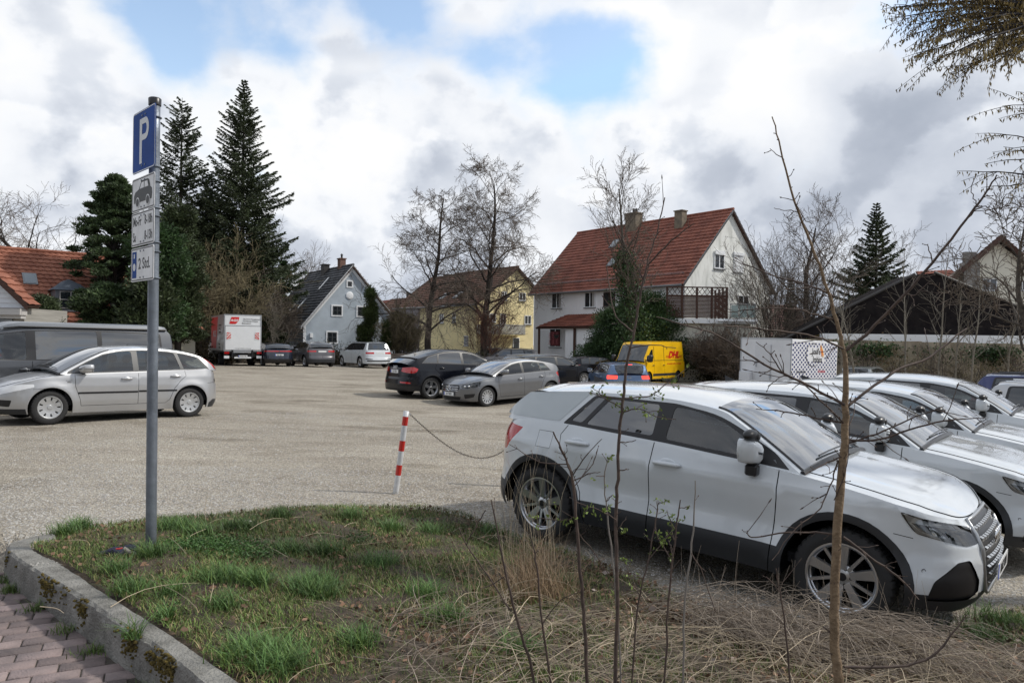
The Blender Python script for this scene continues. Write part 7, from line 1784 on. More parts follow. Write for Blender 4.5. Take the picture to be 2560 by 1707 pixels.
def clumpy(px, Y, top, base_y, hw, label, seed, m, name='pine_tree', n=60, per=420, csz=.9, leaf=.26, cat='tree', trunkr=.22, flat=.6, shape='oval', trunk=True, group=None, zb=None, stems=False, ysq=1.0):
    rng = np.random.default_rng(seed); b0 = at(px, 860, Y); z0 = (float(gz(b0.x, b0.y)) - .1) if zb is None else zb; zt = at(px, top, Y).z - z0; zc = max(0., at(px, base_y, Y).z - z0); Rr = hw / K * Y
    root = empty(name, (b0.x, b0.y, z0), 0, label, cat, group); C_, D_ = [], []; limbs = []
    for k in range(n):
        t = rng.random() ** .85; zz = zc + (zt - zc) * t
        env = {'oval': math.sqrt(max(0, 1 - (2 * t - .75) ** 2 / 1.6)), 'cone': (1 - t) ** .6, 'column': min(1, (1 - t) * 4) ** .5 * (.8 + .2 * (1 - t)), 'mound': math.sqrt(max(0, 1 - t * t))}[shape]
        r_ = Rr * env * math.sqrt(rng.random()) * .95; ph = rng.uniform(0, 2 * PI); c = np.array([r_ * math.cos(ph), r_ * math.sin(ph) * ysq, zz - csz * .35 * (t > .9)])
        s_ = csz * rng.uniform(.6, 1.25); q = rng.normal(size=(per, 3)); q /= np.linalg.norm(q, axis=1, keepdims=True); q *= (rng.random(per) ** .45)[:, None]; q[:, 2] *= flat
        C_.append(c + q * s_); dd = q * 1.0; dd[:, 2] += .35; D_.append(dd + rng.normal(size=(per, 3)) * .4)
        if trunk: limbs.append((np.array([[0, 0, max(.2, zz - r_ * .6)], c * .5 + np.array([0, 0, (zz - r_ * .3) * .5]), c]), [.06, .04, .02]))
    V_, F_ = leaf_cloud(np.vstack(C_), np.vstack(D_), leaf * rng.uniform(.6, 1.3, n * per), leaf * .35, rng)
    if trunk: seg_mesh('trunk', [([np.array([0, 0, z_]) for z_ in np.linspace(0, zt * .9, 8)], np.linspace(trunkr, .04, 8))], BARKD, root, 7); seg_mesh('limbs', limbs, BARKD, root, 4)
    npmesh('crown', V_, F_, m, root); return root
clumpy(283, 43.5, 436, 700, 112, 'broad dark green pine behind the sign post', 10, PINE, n=230, per=190, csz=.50, flat=.45, shape='cone', leaf=.24, trunkr=.3)
clumpy(262, 40, 700, 850, 95, 'lower spreading branches of dark conifer before the orange roof', 11, PINE, 'conifer', n=46, per=380, csz=.8, flat=.4, shape='mound')
clumpy(395, 40.5, 560, 850, 62, 'ivy-covered dark tree right of the sign post', 12, IVY, 'ivy_tree', n=80, per=330, csz=.9, shape='column')
clumpy(445, 43.5, 510, 850, 58, 'dark evergreen under the ragged spruce', 13, NEED, 'evergreen_tree', n=90, per=330, csz=.9, shape='column')
clumpy(372, 39, 690, 860, 52, 'low dark evergreen behind the camper van roof end', 14, NEED, 'evergreen_shrub', n=34, per=330, csz=.9, shape='mound', cat='shrub')
clumpy(505, 57, 540, 850, 52, 'dark evergreen left above the truck', 15, NEED, 'evergreen_tree', n=60, per=300, csz=.9, shape='column')
clumpy(98, 33.5, 738, 850, 44, 'rounded clipped yew in front of the orange roof', 16, NEED, 'yew_bush', n=44, per=360, csz=.55, leaf=.16, shape='mound', cat='shrub')
clumpy(612, 58, 640, 800, 42, 'yellow-green conifer shrub behind the truck', 18, OLI, 'golden_shrub', n=30, per=200, csz=.7, cat='shrub')
clumpy(570, 57, 600, 780, 30, 'narrow yellow-green shrub above the cargo box', 19, OLI, 'golden_shrub', n=22, per=170, csz=.7, shape='column', cat='shrub')
clumpy(658, 62, 620, 840, 40, 'ivy-wrapped trunk right of the tallest spruce', 20, IVY, 'ivy_tree', n=45, per=220, csz=.7, shape='column')
clumpy(706, 64, 650, 840, 14, 'slim ivy column left of the slate roof', 22, IVY, 'ivy_tree', n=30, per=160, csz=.5, shape='column')
clumpy(660, 55.5, 780, 870, 46, 'dark evergreen hedge bush behind the crossover', 23, NEED, 'evergreen_shrub', n=34, per=300, csz=.7, shape='mound', cat='shrub')
clumpy(925, 58.6, 720, 870, 17, 'tall slim thuja in front of the blue-grey house', 24, THU, 'thuja', n=60, per=330, csz=.42, leaf=.15, shape='column', flat=1.3)
clumpy(901, 58.4, 815, 872, 10, 'shortest thuja, left of the tall slim one', 25, THU, 'thuja', n=22, per=240, csz=.35, leaf=.14, shape='cone', flat=1.3)
clumpy(963, 58.6, 806, 872, 11, 'small pointed thuja, right of the tall slim one', 26, THU, 'thuja', n=24, per=240, csz=.36, leaf=.14, shape='cone', flat=1.3)
clumpy(992, 61, 778, 872, 20, 'brown-green columnar hedge bush right of the thujas', 27, HEDG, 'hedge_bush', n=40, per=260, csz=.55, leaf=.17, shape='column', cat='shrub')
clumpy(1022, 62, 785, 872, 18, 'brown-green hedge bush next to the linden trunk', 28, HEDG, 'hedge_bush', n=36, per=240, csz=.55, leaf=.17, shape='column', cat='shrub')
# ivy mound and ivy-clad tree by the white house
clumpy(1610, 48.0, 736, 930, 122, 'huge ivy mound between the white house and the yellow van', 30, IVY, 'ivy_mound', n=150, per=420, csz=.95, leaf=.17, shape='mound', cat='ivy', flat=.8, ysq=.45)
clumpy(1530, 47.9, 770, 930, 56, 'ivy bush beside the porch', 31, IVY, 'ivy_bush', n=60, per=360, csz=.75, leaf=.16, shape='mound', cat='ivy', flat=.8)
clumpy(1490, 48, 860, 910, 62, 'low ivy hedge below the porch', 32, IVY, 'ivy_bush', n=40, per=300, csz=.5, leaf=.14, shape='mound', cat='ivy')
rt, out_ = bare(1582, 45.6, 432, dict(OAK, nb=[24, 7, 5, 3], ang=[.5, .5, .55, .5], ratio=[.34, .5, .5, .5], wander=[.02, .12, .16, .2, .25], hf=.93, rmin=.009), 'bare tree wrapped in ivy in front of the white house', 33, BARK, TWIG, 'ivy_tree', r0=.24)
rng_ = np.random.default_rng(5); P_ = []
for pts, rad in out_[0]:
    pts = np.array(pts); idx = rng_.uniform(0, 8.0, 7000); i0 = idx.astype(int); q = pts[i0] + (pts[np.minimum(i0 + 1, len(pts) - 1)] - pts[i0]) * (idx - i0)[:, None]; P_.append(q + rng_.normal(size=q.shape) * (.85 - .07 * idx)[:, None])
q = np.vstack(P_); V_, F_ = leaf_cloud(q, rng_.normal(size=q.shape), .16, .10, rng_); npmesh('ivy_leaves', V_, F_, IVY, rt)
# undergrowth between van and trailer, ivy on the boundary wall
def strip_cloud(name, pts, n, sp, m, label, cat, seed, leaf=.15, sag=0):
    rng = np.random.default_rng(seed); P = np.array(pts, float); seg = rng.integers(0, len(P) - 1, n); t = rng.random(n)[:, None]; C_ = P[seg] * (1 - t) + P[seg + 1] * t
    cl = np.sin(C_[:, 0] * 2.1) + np.sin(C_[:, 0] * .9 + C_[:, 2]); keep = rng.random(n) < np.clip(.10 + .8 * (cl + .5 * np.sin(C_[:, 0] * 5)), .04, 1); C_ = C_[keep]; C_ = C_ + rng.normal(size=C_.shape) * np.array(sp); C_[:, 2] -= np.abs(rng.normal(size=len(C_))) * sag
    V_, F_ = leaf_cloud(C_, rng.normal(size=C_.shape) + np.array([0, 0, -.3]), leaf * rng.uniform(.6, 1.3, len(C_)), leaf * .7, rng); o = npmesh(name, V_, F_, m); return tag(o, label, cat, kind='stuff')
wl = [(17.3, 44.7, 1.95), (25, 42.7, 1.85), (33, 40.7, 1.75), (43, 37, 1.6)]
strip_cloud('ivy', wl, 17000, (.5, .22, .14), IVY, 'dark ivy hanging over the top of the panel wall', 'ivy', 51, sag=.42)
strip_cloud('ivy', [(17.3, 44.5, .6), (25, 42.5, .5), (33, 40.5, .4), (43, 37, .2)], 8000, (.5, .3, .7), leafmat('withered_leaves', (.15, .105, .05)), 'withered brown creeper on the lower panel wall', 'creeper', 52, leaf=.12)
strip_cloud('undergrowth', [(10.8, 48.2, -.1), (13.5, 46.8, .2), (16.8, 45.2, .2)], 26000, (.6, .5, .55), leafmat('bramble_leaves', (.040, .040, .016)), 'brown and dark green undergrowth right of the yellow van', 'undergrowth', 53, leaf=.13)
strip_cloud('undergrowth', [(-25, 50, .6), (-21, 51.5, .7), (-16, 54.5, .6), (-12.5, 56.5, .3)], 26000, (.9, .4, .55), leafmat('thicket_leaves', (.05, .042, .022)), 'brown undergrowth along the garden wall behind the truck', 'undergrowth', 54, leaf=.13)
strip_cloud('undergrowth', [(-26, 45, .6), (-19, 49, .6)], 9000, (.9, .4, .5), leafmat('thicket_leaves', (.05, .042, .022)), 'brown undergrowth left of the truck', 'undergrowth', 55, leaf=.13)
strip_cloud('plants', [(-8, 58.2, .9), (1.5, 57.9, .9)], 5000, (.3, .15, .18), HEDG, 'low plants behind the beige garden wall', 'plants', 56, leaf=.12)
# ---- unseen trees and houses, added behind the viewer only for reflections in glass and paint
def byname(n): return [o for o in sc.objects if o.parent is None and o.name.split('.')[0] == n]
src_ = [byname('pine_tree')[0], byname('linden_tree')[1], byname('ivy_tree')[0], byname('spruce')[2]]
for i, (k, x, y, s_) in enumerate(((0, -15, -13, 1.0), (2, -6, -17, .9), (1, 2, -15, .8), (0, 9, -16, .9), (2, 15, -12, .8), (3, 21, -14, .8), (1, -24, -10, .9), (0, 24, -4, .8), (2, -30, -2, .9), (2, 27, 6, .55), (0, 3, -26, 1.1), (1, -14, -1.5, .7), (1, -19, -6, .8), (2, -27, -6, .8))):
    c = copy_tree(src_[k]); c.location = (x, y, .1); c.scale = (s_ * 1.1, s_ * 1.1, s_); c.rotation_euler = (0, 0, i * 1.1); c['label'] = 'tree number %s added unseen behind the viewer for reflections' % ('one', 'two', 'three', 'four', 'five', 'six', 'seven', 'eight', 'nine', 'ten', 'eleven', 'twelve', 'thirteen', 'fourteen')[i]; c['group'] = 'unseen trees added for reflections'
for i, (x, y, a) in enumerate(((-14, -24, 10), (8, -27, -8))):
    c = copy_tree(byname('house')[1]); c.location = (x, y, 0); c.rotation_euler = (0, 0, R(180 + a)); c['label'] = ('blue-grey gabled house added for reflections, unseen behind the viewer to the left', 'blue-grey gabled house added for reflections, unseen straight behind the viewer')[i]
# ---------------------------------------------------------------- sign post
ZINC = mat('post_zinc', (.20, .225, .26), .45, .55, var=.18, vs=6, bump=.12, bs=60)
SBL = mat('sign_blue', (.008, .060, .28), .6, spec=.15, var=.12, vs=4)
SWH = mat('sign_white', (.80, .81, .82), .6, spec=.2, var=.08, vs=6)
SLT = mat('sign_letter_white', (.62, .64, .66), .4)
STI = mat('sticker_residue', (.42, .44, .46), .7, var=.3, vs=30)
root = empty('parking_sign', (-2.455, 5.07, .16), 0, 'tall grey post carrying a blue parking sign and three white plates', 'sign')
ro = root.location
b = MB(); n = 14; b.tube([(-.016 * k / n, 0, (3.34 - .16) * k / n) for k in range(n + 1)], .035, 20); b.build('post', ZINC, root, smooth=True)
b = MB(); b.lathe([(.041, -.045), (.042, .0), (.036, .006), (0, .008)], 18, Matrix.Translation((-.016, 0, 3.19))); b.build('post_cap', BLK, root, smooth=True)
xa_ = Vector((.284, -.28, 0)).normalized(); na_ = Vector((-xa_.y * -1, 0, 0))
def plate_frame(zc): return frame4(Vector((-2.512, 5.01, zc)) - ro, xa_, (0, 0, 1))
def rrect(w_, h_, r): return rpoly([(-w_ / 2, -h_ / 2), (w_ / 2, -h_ / 2), (w_ / 2, h_ / 2), (-w_ / 2, h_ / 2)], r, 5)
def ringpoly(b, w_, h_, r, t, z, M4):
    A, B = rrect(w_, h_, r), rrect(w_ - 2 * t, h_ - 2 * t, max(.002, r - t)); n = len(A)
    b.add([M4 @ Vector((p[0], p[1], z)) for p in A + B], [(i, (i + 1) % n, n + (i + 1) % n, n + i) for i in range(n)])
zP, zC, zH, zD = 3.053, 2.692, 2.455, 2.212
M4 = plate_frame(zP); b = MB(); b.prism(rrect(.42, .42, .03), -.0015, .0015, M4); pp = b.build('sign_plate', SBL, root)
b = MB(); ringpoly(b, .414, .414, .028, .007, .0022, M4); b.build('plate_border', SLT, pp)
# letter P: stem and bowl
b = MB(); b.box(-.075, -.155, .0018, -.032, .150, .003, M4)
out = [(-.032, .150), (.03, .150)] + [(.03 + .065 * math.sin(t), .075 + .075 * math.cos(t)) for t in np.linspace(.15, PI, 12)] + [(-.032, .0)]
inn = [(-.032, .110), (.028, .110)] + [(.028 + .027 * math.sin(t), .075 + .035 * math.cos(t)) for t in np.linspace(.15, PI, 12)] + [(-.032, .040)]
b.add([M4 @ Vector((p[0], p[1], .003)) for p in out + inn], [(i, i + 1, len(out) + i + 1, len(out) + i) for i in range(len(out) - 1)]); b.build('parking_letter', SLT, pp)
def white_plate(z, h):
    M4 = plate_frame(z); b = MB(); b.prism(rrect(.42, h, .02), -.0015, .0015, M4); o = b.build('sign_plate', SWH, root)
    b = MB(); ringpoly(b, .408, h - .012, .017, .007, .0022, M4); b.build('plate_border', INK, o); return M4, o
M4, o = white_plate(zC, .231)
car_p = [(-.165, -.055), (.160, -.055), (.170, -.02), (.165, .015), (.135, .03), (.115, .075), (.09, .088), (-.03, .088), (-.075, .035), (-.145, .02), (-.168, -.005)]
b = MB(); b.add([M4 @ Vector((p[0], p[1], .003)) for p in car_p], [tuple(range(len(car_p)))]); b.build('car_symbol', INK, o)
b = MB(); b.add([M4 @ Vector((p[0], p[1], .0042)) for p in [(-.055, .035), (-.022, .075), (.022, .075), (.022, .035)]], [(0, 1, 2, 3)][::1]); b.add([M4 @ Vector((p[0], p[1], .0042)) for p in [(.034, .035), (.034, .075), (.085, .075), (.105, .035)]], [(0, 1, 2, 3)]); b.build('car_symbol_windows', SWH, o)
b = MB(); b2 = MB()
for x in (-.095, .095):
    b.lathe([(.036, .0044), (0, .0044)], 20, M4 @ Matrix.Translation((x, -.055, 0))); b2.lathe([(.028, .0054), (0, .0054)], 20, M4 @ Matrix.Translation((x, -.055, 0)))
b.build('car_symbol_wheel_gaps', SWH, o); b2.build('car_symbol_wheels', INK, o)
M4, o = white_plate(zH, .231)
for t, x, y, al in (('Mo-Fr', -.18, .05, 'LEFT'), ('8-18h', .18, .05, 'RIGHT'), ('Sa', -.18, -.055, 'LEFT'), ('8-13h', .18, -.055, 'RIGHT')): text_obj('lettering', t, .088, INK, o, M4 @ Matrix.Translation((x, y, .002)), xs=.70, bold=.0012, align=al, thick=.0006)
M4, o = white_plate(zD, .231)
b = MB(); b.box(-.185, -.09, .0018, -.105, .09, .003, M4); d_ = b.build('parking_disc_symbol', SBL, o)
b = MB(); b.lathe([(.026, .0034), (0, .0034)], 16, M4 @ Matrix.Translation((-.145, -.015, 0))); b.box(-.155, .045, .003, -.135, .075, .0036, M4); b.build('disc_dial', SLT, d_)
text_obj('lettering', '2 Std.', .105, INK, o, M4 @ Matrix.Translation((.04, .0, .002)), xs=.9, bold=.0012, thick=.0006)
b = MB()
for z in (zP + .17, zP - .17, zC + .09, zC - .09, zH + .09, zH - .09, zD + .09, zD - .09):
    Mz = plate_frame(z); b.box(-.05, -.010, -.012, .065, .010, -.003, Mz); b.tube([Vector((-.016 * (z - .16) / 3.2 + .042 * math.cos(t), .042 * math.sin(t), z - ro.z)) for t in np.linspace(0, 2 * PI, 17)], .005, 4)
    for x in (-.03, .03): b.lathe([(.006, .002), (.006, .006), (0, .006)], 8, Mz @ Matrix.Translation((x, 0, 0)))
b.build('clamps', ZINC, root)
b = MB()
for z, a_ in ((1.52, 3.9), (1.47, 4.1), (1.18, 4.0), (1.23, 4.3), (1.56, 4.3)): b.lathe([(.0392, -.02), (.0392, .02)], 8, Matrix.Translation((-.005, 0, z)) @ Matrix.Rotation(a_, 4, 'Z') @ Matrix.Diagonal((1, 1, 1, 1)))
# ---------------------------------------------------------------- post with chain
RED = mat('post_red', (.50, .022, .015), .4, coat=.4); PWH = mat('post_white', (.60, .61, .62), .4, coat=.4, var=.08, vs=20)
def bollard(x, y, lean, label):
    z = float(gz(x, y)); root = empty('bollard', (x, y, z - .08), 0, label, 'bollard', 'red and white chain posts'); H = .98
    b = MB(); b.tube([(lean * k / 8, 0, H * k / 8) for k in range(9)], .031, 18); b.build('post', PWH, root, smooth=True)
    for f0, f1 in ((.06, .16), (.33, .445), (.60, .715)):
        b = MB(); b.tube([(lean * (1 - f0), 0, H * (1 - f0)), (lean * (1 - f1), 0, H * (1 - f1))], .0318, 18, cap=False); b.build('red_band', RED, root, smooth=True)
    b = MB(); b.tube([(-.01 + lean, -.0, H * .965), (lean + .05, .0, H * .965)], .006, 5); b.build('chain_hook', SATIN, root); return Vector((x + lean + .045, y, z - .08 + H * .96))
pA = bollard(-1.262, 8.1, .115, 'leaning red and white post at the gravel edge, chain hooked to its top'); pB = bollard(.20, 9.0, .0, 'second chain post hidden behind the nearest white suv')
b = MB(); N_ = 72; prev = None
pts = [pA.lerp(pB, t) - Vector((0, 0, .48 * 4 * t * (1 - t) * (.7 + .6 * t))) for t in np.linspace(0, 1, N_ + 1)]
for k in range(N_):
    a, c = pts[k], pts[k + 1]; d = (c - a); m = (a + c) / 2; s_ = d.cross(Vector((0, 0, 1))).normalized(); q = s_ if k % 2 else d.cross(s_).normalized(); dn = d.normalized(); hl, hw_ = d.length * .62, .008
    b.tube([m + dn * hl * math.cos(t) + q * hw_ * math.sin(t) for t in np.linspace(0, 2 * PI, 9)], .0028, 4, cap=False)
o = b.build('chain', mat('chain_rust', (.05, .038, .03), .6, .5)); tag(o, 'sagging dark chain hung from the leaning red and white post', 'chain')
# ---------------------------------------------------------------- ground cover on the verge
RG = np.random.default_rng(42)
VP = np.array(VERGE); vx0, vy0 = VP.min(0); vx1, vy1 = VP.max(0)
def scatter(n, fdens, box=None):
    x0, y0, x1, y1 = box if box else (-4.2, 2.2, 6.2, 8.0); out = []; tot = 0
    while tot < n:
        q = RG.uniform((x0, y0), (x1, y1), (n * 3, 2)); k = inpoly(q[:, 0], q[:, 1], VERGE) & (np.abs(q[:, 0]) < q[:, 1] * .80 + .25); q = q[k]; q = q[RG.random(len(q)) < fdens(q[:, 0], q[:, 1])]
        out.append(q); tot += len(q)
        if len(q) == 0: break
    return np.vstack(out)[:n]
def fbm(x, y, s, ph=0): return (np.sin(x * s + 1.3 * np.sin(y * s * .8 + ph) + ph) + np.sin(y * s * 1.3 + 1.7 * np.sin(x * s * .7 + ph * 2)) + .6 * np.sin((x + y) * s * 2.3 + ph) + .5 * np.sin((x - y * 1.2) * s * 3.1 + ph)) / 3.1
def greenness(x, y):                       # 1 = lush, 0 = dry: greener to the left, dry towards the saplings
    t = np.clip((.42 - x * .58 + (y - 4.2) * .18), -.5, 1.2); return np.clip(.45 + .50 * t + .65 * fbm(x, y, 3.1, 1.0), 0, 1)
def blades(name, q, h, w_, lean, m, label, cat, seg=3, z=None, curl=1.0):
    n = len(q); z0 = (verge_z(q[:, 0], q[:, 1]) if z is None else z); ph = RG.uniform(0, 2 * PI, n); d = np.stack([np.cos(ph), np.sin(ph)], 1); s_ = np.stack([-d[:, 1], d[:, 0]], 1)
    h = np.broadcast_to(h, (n,)); lean = np.broadcast_to(lean, (n,)); L = []
    for k in range(seg + 1):
        t = k / seg; r_ = h * lean * (t ** 1.7) * curl; zz = h * np.sqrt(np.maximum(.06, 1 - (lean * .75) ** 2)) * (t - .35 * lean * t * t); wk = w_ * (1 - t) ** .6 * .5 + .0003
        c = np.stack([q[:, 0] + d[:, 0] * r_, q[:, 1] + d[:, 1] * r_, z0 + zz], 1)
        for sg in (-1, 1): L.append(c + np.stack([s_[:, 0] * wk * sg, s_[:, 1] * wk * sg, np.zeros(n)], 1))
    V_ = np.stack(L, 1); m_ = 2 * (seg + 1); base = np.arange(n)[:, None] * m_; F_ = np.concatenate([base + np.array([[2 * k, 2 * k + 1, 2 * k + 3, 2 * k + 2]]) for k in range(seg)], 0)
    o = npmesh(name, V_.reshape(-1, 3), F_, m); return tag(o, label, cat, kind='stuff')
GR1 = leafmat('grass_green', (.105, .160, .040), .55); GR2 = leafmat('grass_yellow_green', (.195, .190, .070), .6); GR3 = leafmat('grass_blue_green', (.090, .165, .050), .5); DRY = leafmat('grass_straw', (.34, .26, .15), .55); DRYB = leafmat('grass_brown', (.15, .10, .055), .5)
edge_ = lambda x, y: 1.0
q = scatter(52000, lambda x, y: greenness(x, y) ** 1.4); blades('grass', q, RG.uniform(.02, .065, len(q)), .0042, RG.uniform(.3, .95, len(q)), GR1, 'short green grass on the verge', 'grass')
q = scatter(24000, lambda x, y: np.clip(greenness(x, y), .1, 1)); blades('grass', q, RG.uniform(.015, .05, len(q)), .0045, RG.uniform(.4, .95, len(q)), GR2, 'yellowish moss-like short grass on the verge', 'grass')
q = scatter(24000, lambda x, y: .5 + .3 * (1 - greenness(x, y))); blades('dry_grass', q, RG.uniform(.015, .06, len(q)), .0032, RG.uniform(.6, .97, len(q)), DRY, 'matted straw-coloured dry grass', 'grass')
q = scatter(24000, lambda x, y: .2 + .8 * (1 - greenness(x, y))); blades('dry_grass', q, RG.uniform(.01, .04, len(q)), .004, RG.uniform(.6, .97, len(q)), DRYB, 'brown dead grass thatch', 'grass')
# tufts
def tuft_px(pxs):
    Q = []
    for px, py, r_, n in pxs:
        p = hit(px, py); a = RG.normal(size=(n, 2)) * r_ * .5; Q.append(np.array([[p.x, p.y]]) + a)
    return np.vstack(Q)
TG = [(380, 1400, .09, 260), (440, 1330, .14, 420), (500, 1345, .12, 300), (600, 1330, .13, 380), (700, 1300, .1, 200), (200, 1330, .10, 240), (160, 1345, .08, 160), (560, 1460, .14, 420), (640, 1470, .10, 260), (780, 1480, .14, 480), (800, 1500, .10, 260), (820, 1390, .12, 260), (640, 1650, .14, 420), (700, 1680, .12, 360), (330, 1490, .09, 160), (560, 1530, .08, 150), (950, 1420, .12, 260), (1080, 1340, .12, 200), (1060, 1500, .12, 260), (1120, 1560, .1, 200), (900, 1620, .1, 180), (980, 1330, .1, 180), (1230, 1340, .1, 160), (1400, 1470, .1, 140), (1300, 1640, .1, 160), (2450, 1600, .2, 300), (2500, 1560, .2, 300), (410, 1560, .05, 60), (330, 1605, .04, 50), (720, 1390, .12, 260), (880, 1300, .1, 180), (290, 1440, .07, 120), (430, 1500, .08, 120)]
q = tuft_px(TG); blades('grass_tufts', q, RG.uniform(.05, .17, len(q)), .0050, RG.uniform(.45, .99, len(q)), GR3, 'longer blue-green grass tufts', 'grass', seg=4)
q = tuft_px([(a, c, r_ * 1.1, n // 2) for a, c, r_, n in TG]); blades('grass_tufts', q, RG.uniform(.05, .15, len(q)), .005, RG.uniform(.3, .95, len(q)), GR1, 'bright green grass tufts', 'grass', seg=4)
q = tuft_px([(1330, 1475, .22, 380), (1350, 1440, .18, 260), (1290, 1510, .24, 260), (1390, 1510, .2, 200)]); blades('dry_grass_clump', q, RG.uniform(.08, .42, len(q)), .0034, RG.uniform(.3, .98, len(q)), leafmat('grass_reddish_straw', (.25, .175, .105), .5), 'reddish dry grass clump by the rear wheel of the nearest suv', 'grass', seg=5)
# grass tufts growing along the foot of the kerb
Q = []
for k, n in ((10, 40), (44, 120), (52, 90), (60, 160), (72, 160), (78, 100), (30, 50), (20, 30)):
    if k < len(o_): p = o_[min(k, len(o_) - 1)]; d = (i_[min(k, len(i_) - 1)] - p).normalized(); c = p - d * .05; Q.append(np.array([[c.x, c.y]]) + RG.normal(size=(n, 2)) * .035)
q = np.vstack(Q); blades('grass_tufts', q, RG.uniform(.02, .09, len(q)), .004, RG.uniform(.3, .95, len(q)), GR1, 'weeds in the joint at the foot of the kerb', 'grass', z=np.full(len(q), ZP - .005))
# broad leaves, clover and leaf litter
def cover(name, q, size, m, label, cat, up=.03, flat=.3):
    z = verge_z(q[:, 0], q[:, 1]) + RG.uniform(.0, up, len(q)); C_ = np.column_stack([q, z]); D_ = RG.normal(size=(len(q), 3)); D_[:, 2] *= flat; V_, F_ = leaf_cloud(C_, D_, size * RG.uniform(.6, 1.4, len(q)), size * .8, RG)
    return tag(npmesh(name, V_, F_, m), label, cat, kind='stuff')
q = tuft_px([(520, 1375, .28, 1500), (600, 1380, .25, 1100), (640, 1400, .2, 700), (420, 1545, .06, 90), (470, 1380, .16, 500), (900, 1360, .2, 300)]); cover('clover', q, .017, leafmat('clover_green', (.055, .115, .030), .4), 'low clover patch behind the sign post foot', 'clover', .055)
q = scatter(6500, lambda x, y: .2 + .95 * (1 - greenness(x, y)) ** 2); cover('leaf_litter', q, .036, mat('dead_leaf', (.16, .095, .06), .85, island=.6), 'dead brown leaves lying in the dry grass', 'leaves', .03)
q = scatter(500, lambda x, y: np.clip(x * .6 - .2, 0, 1)); cover('leaf_litter', q, .05, mat('dead_leaf_pale', (.27, .22, .19), .85, island=.4), 'pale grey-brown dead leaves at the foot of the saplings', 'leaves', .04)
# fallen stalks and the heap of dry stems
def stems(name, n, src, ln, rad, m, label, cat, zj=.06, bias=None, rise=.12, kind='stuff'):
    P = []; q = src(n)
    for k in range(n):
        a = RG.uniform(0, PI) if bias is None else RG.normal(bias[0], bias[1]); L = RG.uniform(*ln); d = np.array([math.cos(a), math.sin(a), 0]); s_ = np.array([-d[1], d[0], 0]); x, y = q[k]; z = float(verge_z(np.array(x), np.array(y))) + RG.uniform(.0, zj)
        b1, b2, r1 = RG.normal() * .06, RG.normal() * .035, RG.uniform(0, rise); t = np.linspace(0, 1, 6)[:, None]
        pts = np.array([x, y, z]) + d * (t - .5) * L + s_ * (b1 * t * (1 - t) * 4 + b2 * np.sin(t * 6)) * L + np.array([0, 0, 1]) * (r1 * np.sin(t * PI) * L + (RG.uniform(0, .35) * L * t if RG.random() < .3 else 0))
        P.append((pts, np.linspace(RG.uniform(*rad), rad[0] * .6, 6)))
    o = seg_mesh(name, P, m, None, 4); return tag(o, label, cat, kind=kind)
STK = mat('stalk_pale', (.40, .33, .235), .85, island=.45); STG_ = mat('stalk_grey', (.30, .25, .20), .85, island=.5)
stems('fallen_stalks', 330, lambda n: scatter(n, lambda x, y: .08 + .5 * (x > -.3)), (.08, .5), (.0012, .003), STK, 'scattered pale stalks lying on the verge', 'stalks')
def heap(n):
    t = RG.random(n); a = np.array([hit(1800, 1575)[:2], hit(1980, 1640)[:2], hit(2200, 1650)[:2], hit(2330, 1700)[:2]]); i = np.minimum((t * 3).astype(int), 2); f = (t * 3 - i)[:, None]; return a[i] * (1 - f) + a[i + 1] * f + RG.normal(size=(n, 2)) * np.array([.22, .20])
stems('dry_stem_heap', 1000, heap, (.25, .85), (.0014, .0034), STG_, 'heap of long dry stems bent over in front of the nearest suv', 'stalks', zj=.12, bias=(-1.1, .5), rise=.24)
def low(n): return np.column_stack([RG.uniform(.0, 2.3, n), RG.uniform(2.6, 4.2, n)])
stems('dry_stems', 380, low, (.25, .8), (.0012, .0030), STK, 'tangle of dry stems along the bottom of the picture', 'stalks', zj=.12, bias=(-.4, .9), rise=.22)
stems('dry_stems', 420, lambda n: np.column_stack([RG.uniform(-.6, 1.0, n), RG.uniform(2.8, 4.4, n)]), (.15, .55), (.001, .0022), STG_, 'thin dry stems lying between the grass and the heap', 'stalks', zj=.06, bias=(.2, .9))
stems('dry_stems', 260, lambda n: np.column_stack([RG.uniform(2.2, 3.6, n), RG.uniform(3.2, 4.6, n)]), (.15, .5), (.001, .0022), STK, 'dry stems under the nose of the nearest suv', 'stalks', zj=.08)
# upright dry stalks
def upright(n, box, h, m, label, r_=(.0010, .0022)):
    P = []
    for _ in range(n):
        px, py = RG.uniform(box[0], box[2]), RG.uniform(box[1], box[3]); p = hit(px, py); H = RG.uniform(*h); a = RG.uniform(0, 2 * PI); l = RG.uniform(0, .35); t = np.linspace(0, 1, 7)[:, None]
        P.append((np.array(p) + t * np.array([0, 0, H]) + t ** 2 * np.array([math.cos(a), math.sin(a), 0]) * l * H, np.linspace(RG.uniform(*r_), .0006, 7)))
    o = seg_mesh('dry_stalks', P, m, None, 4); tag(o, label, 'stalks', kind='stuff')
upright(46, (1250, 1400, 1400, 1500), (.4, 1.0), STK, 'tall thin dry stalks before the rear wheel of the nearest suv')
upright(60, (1700, 1560, 2330, 1690), (.2, .55), STG_, 'upright dry stalks rising from the stem heap')
upright(26, (1000, 1400, 1300, 1650), (.15, .5), STK, 'few upright dry stalks in the middle of the verge')
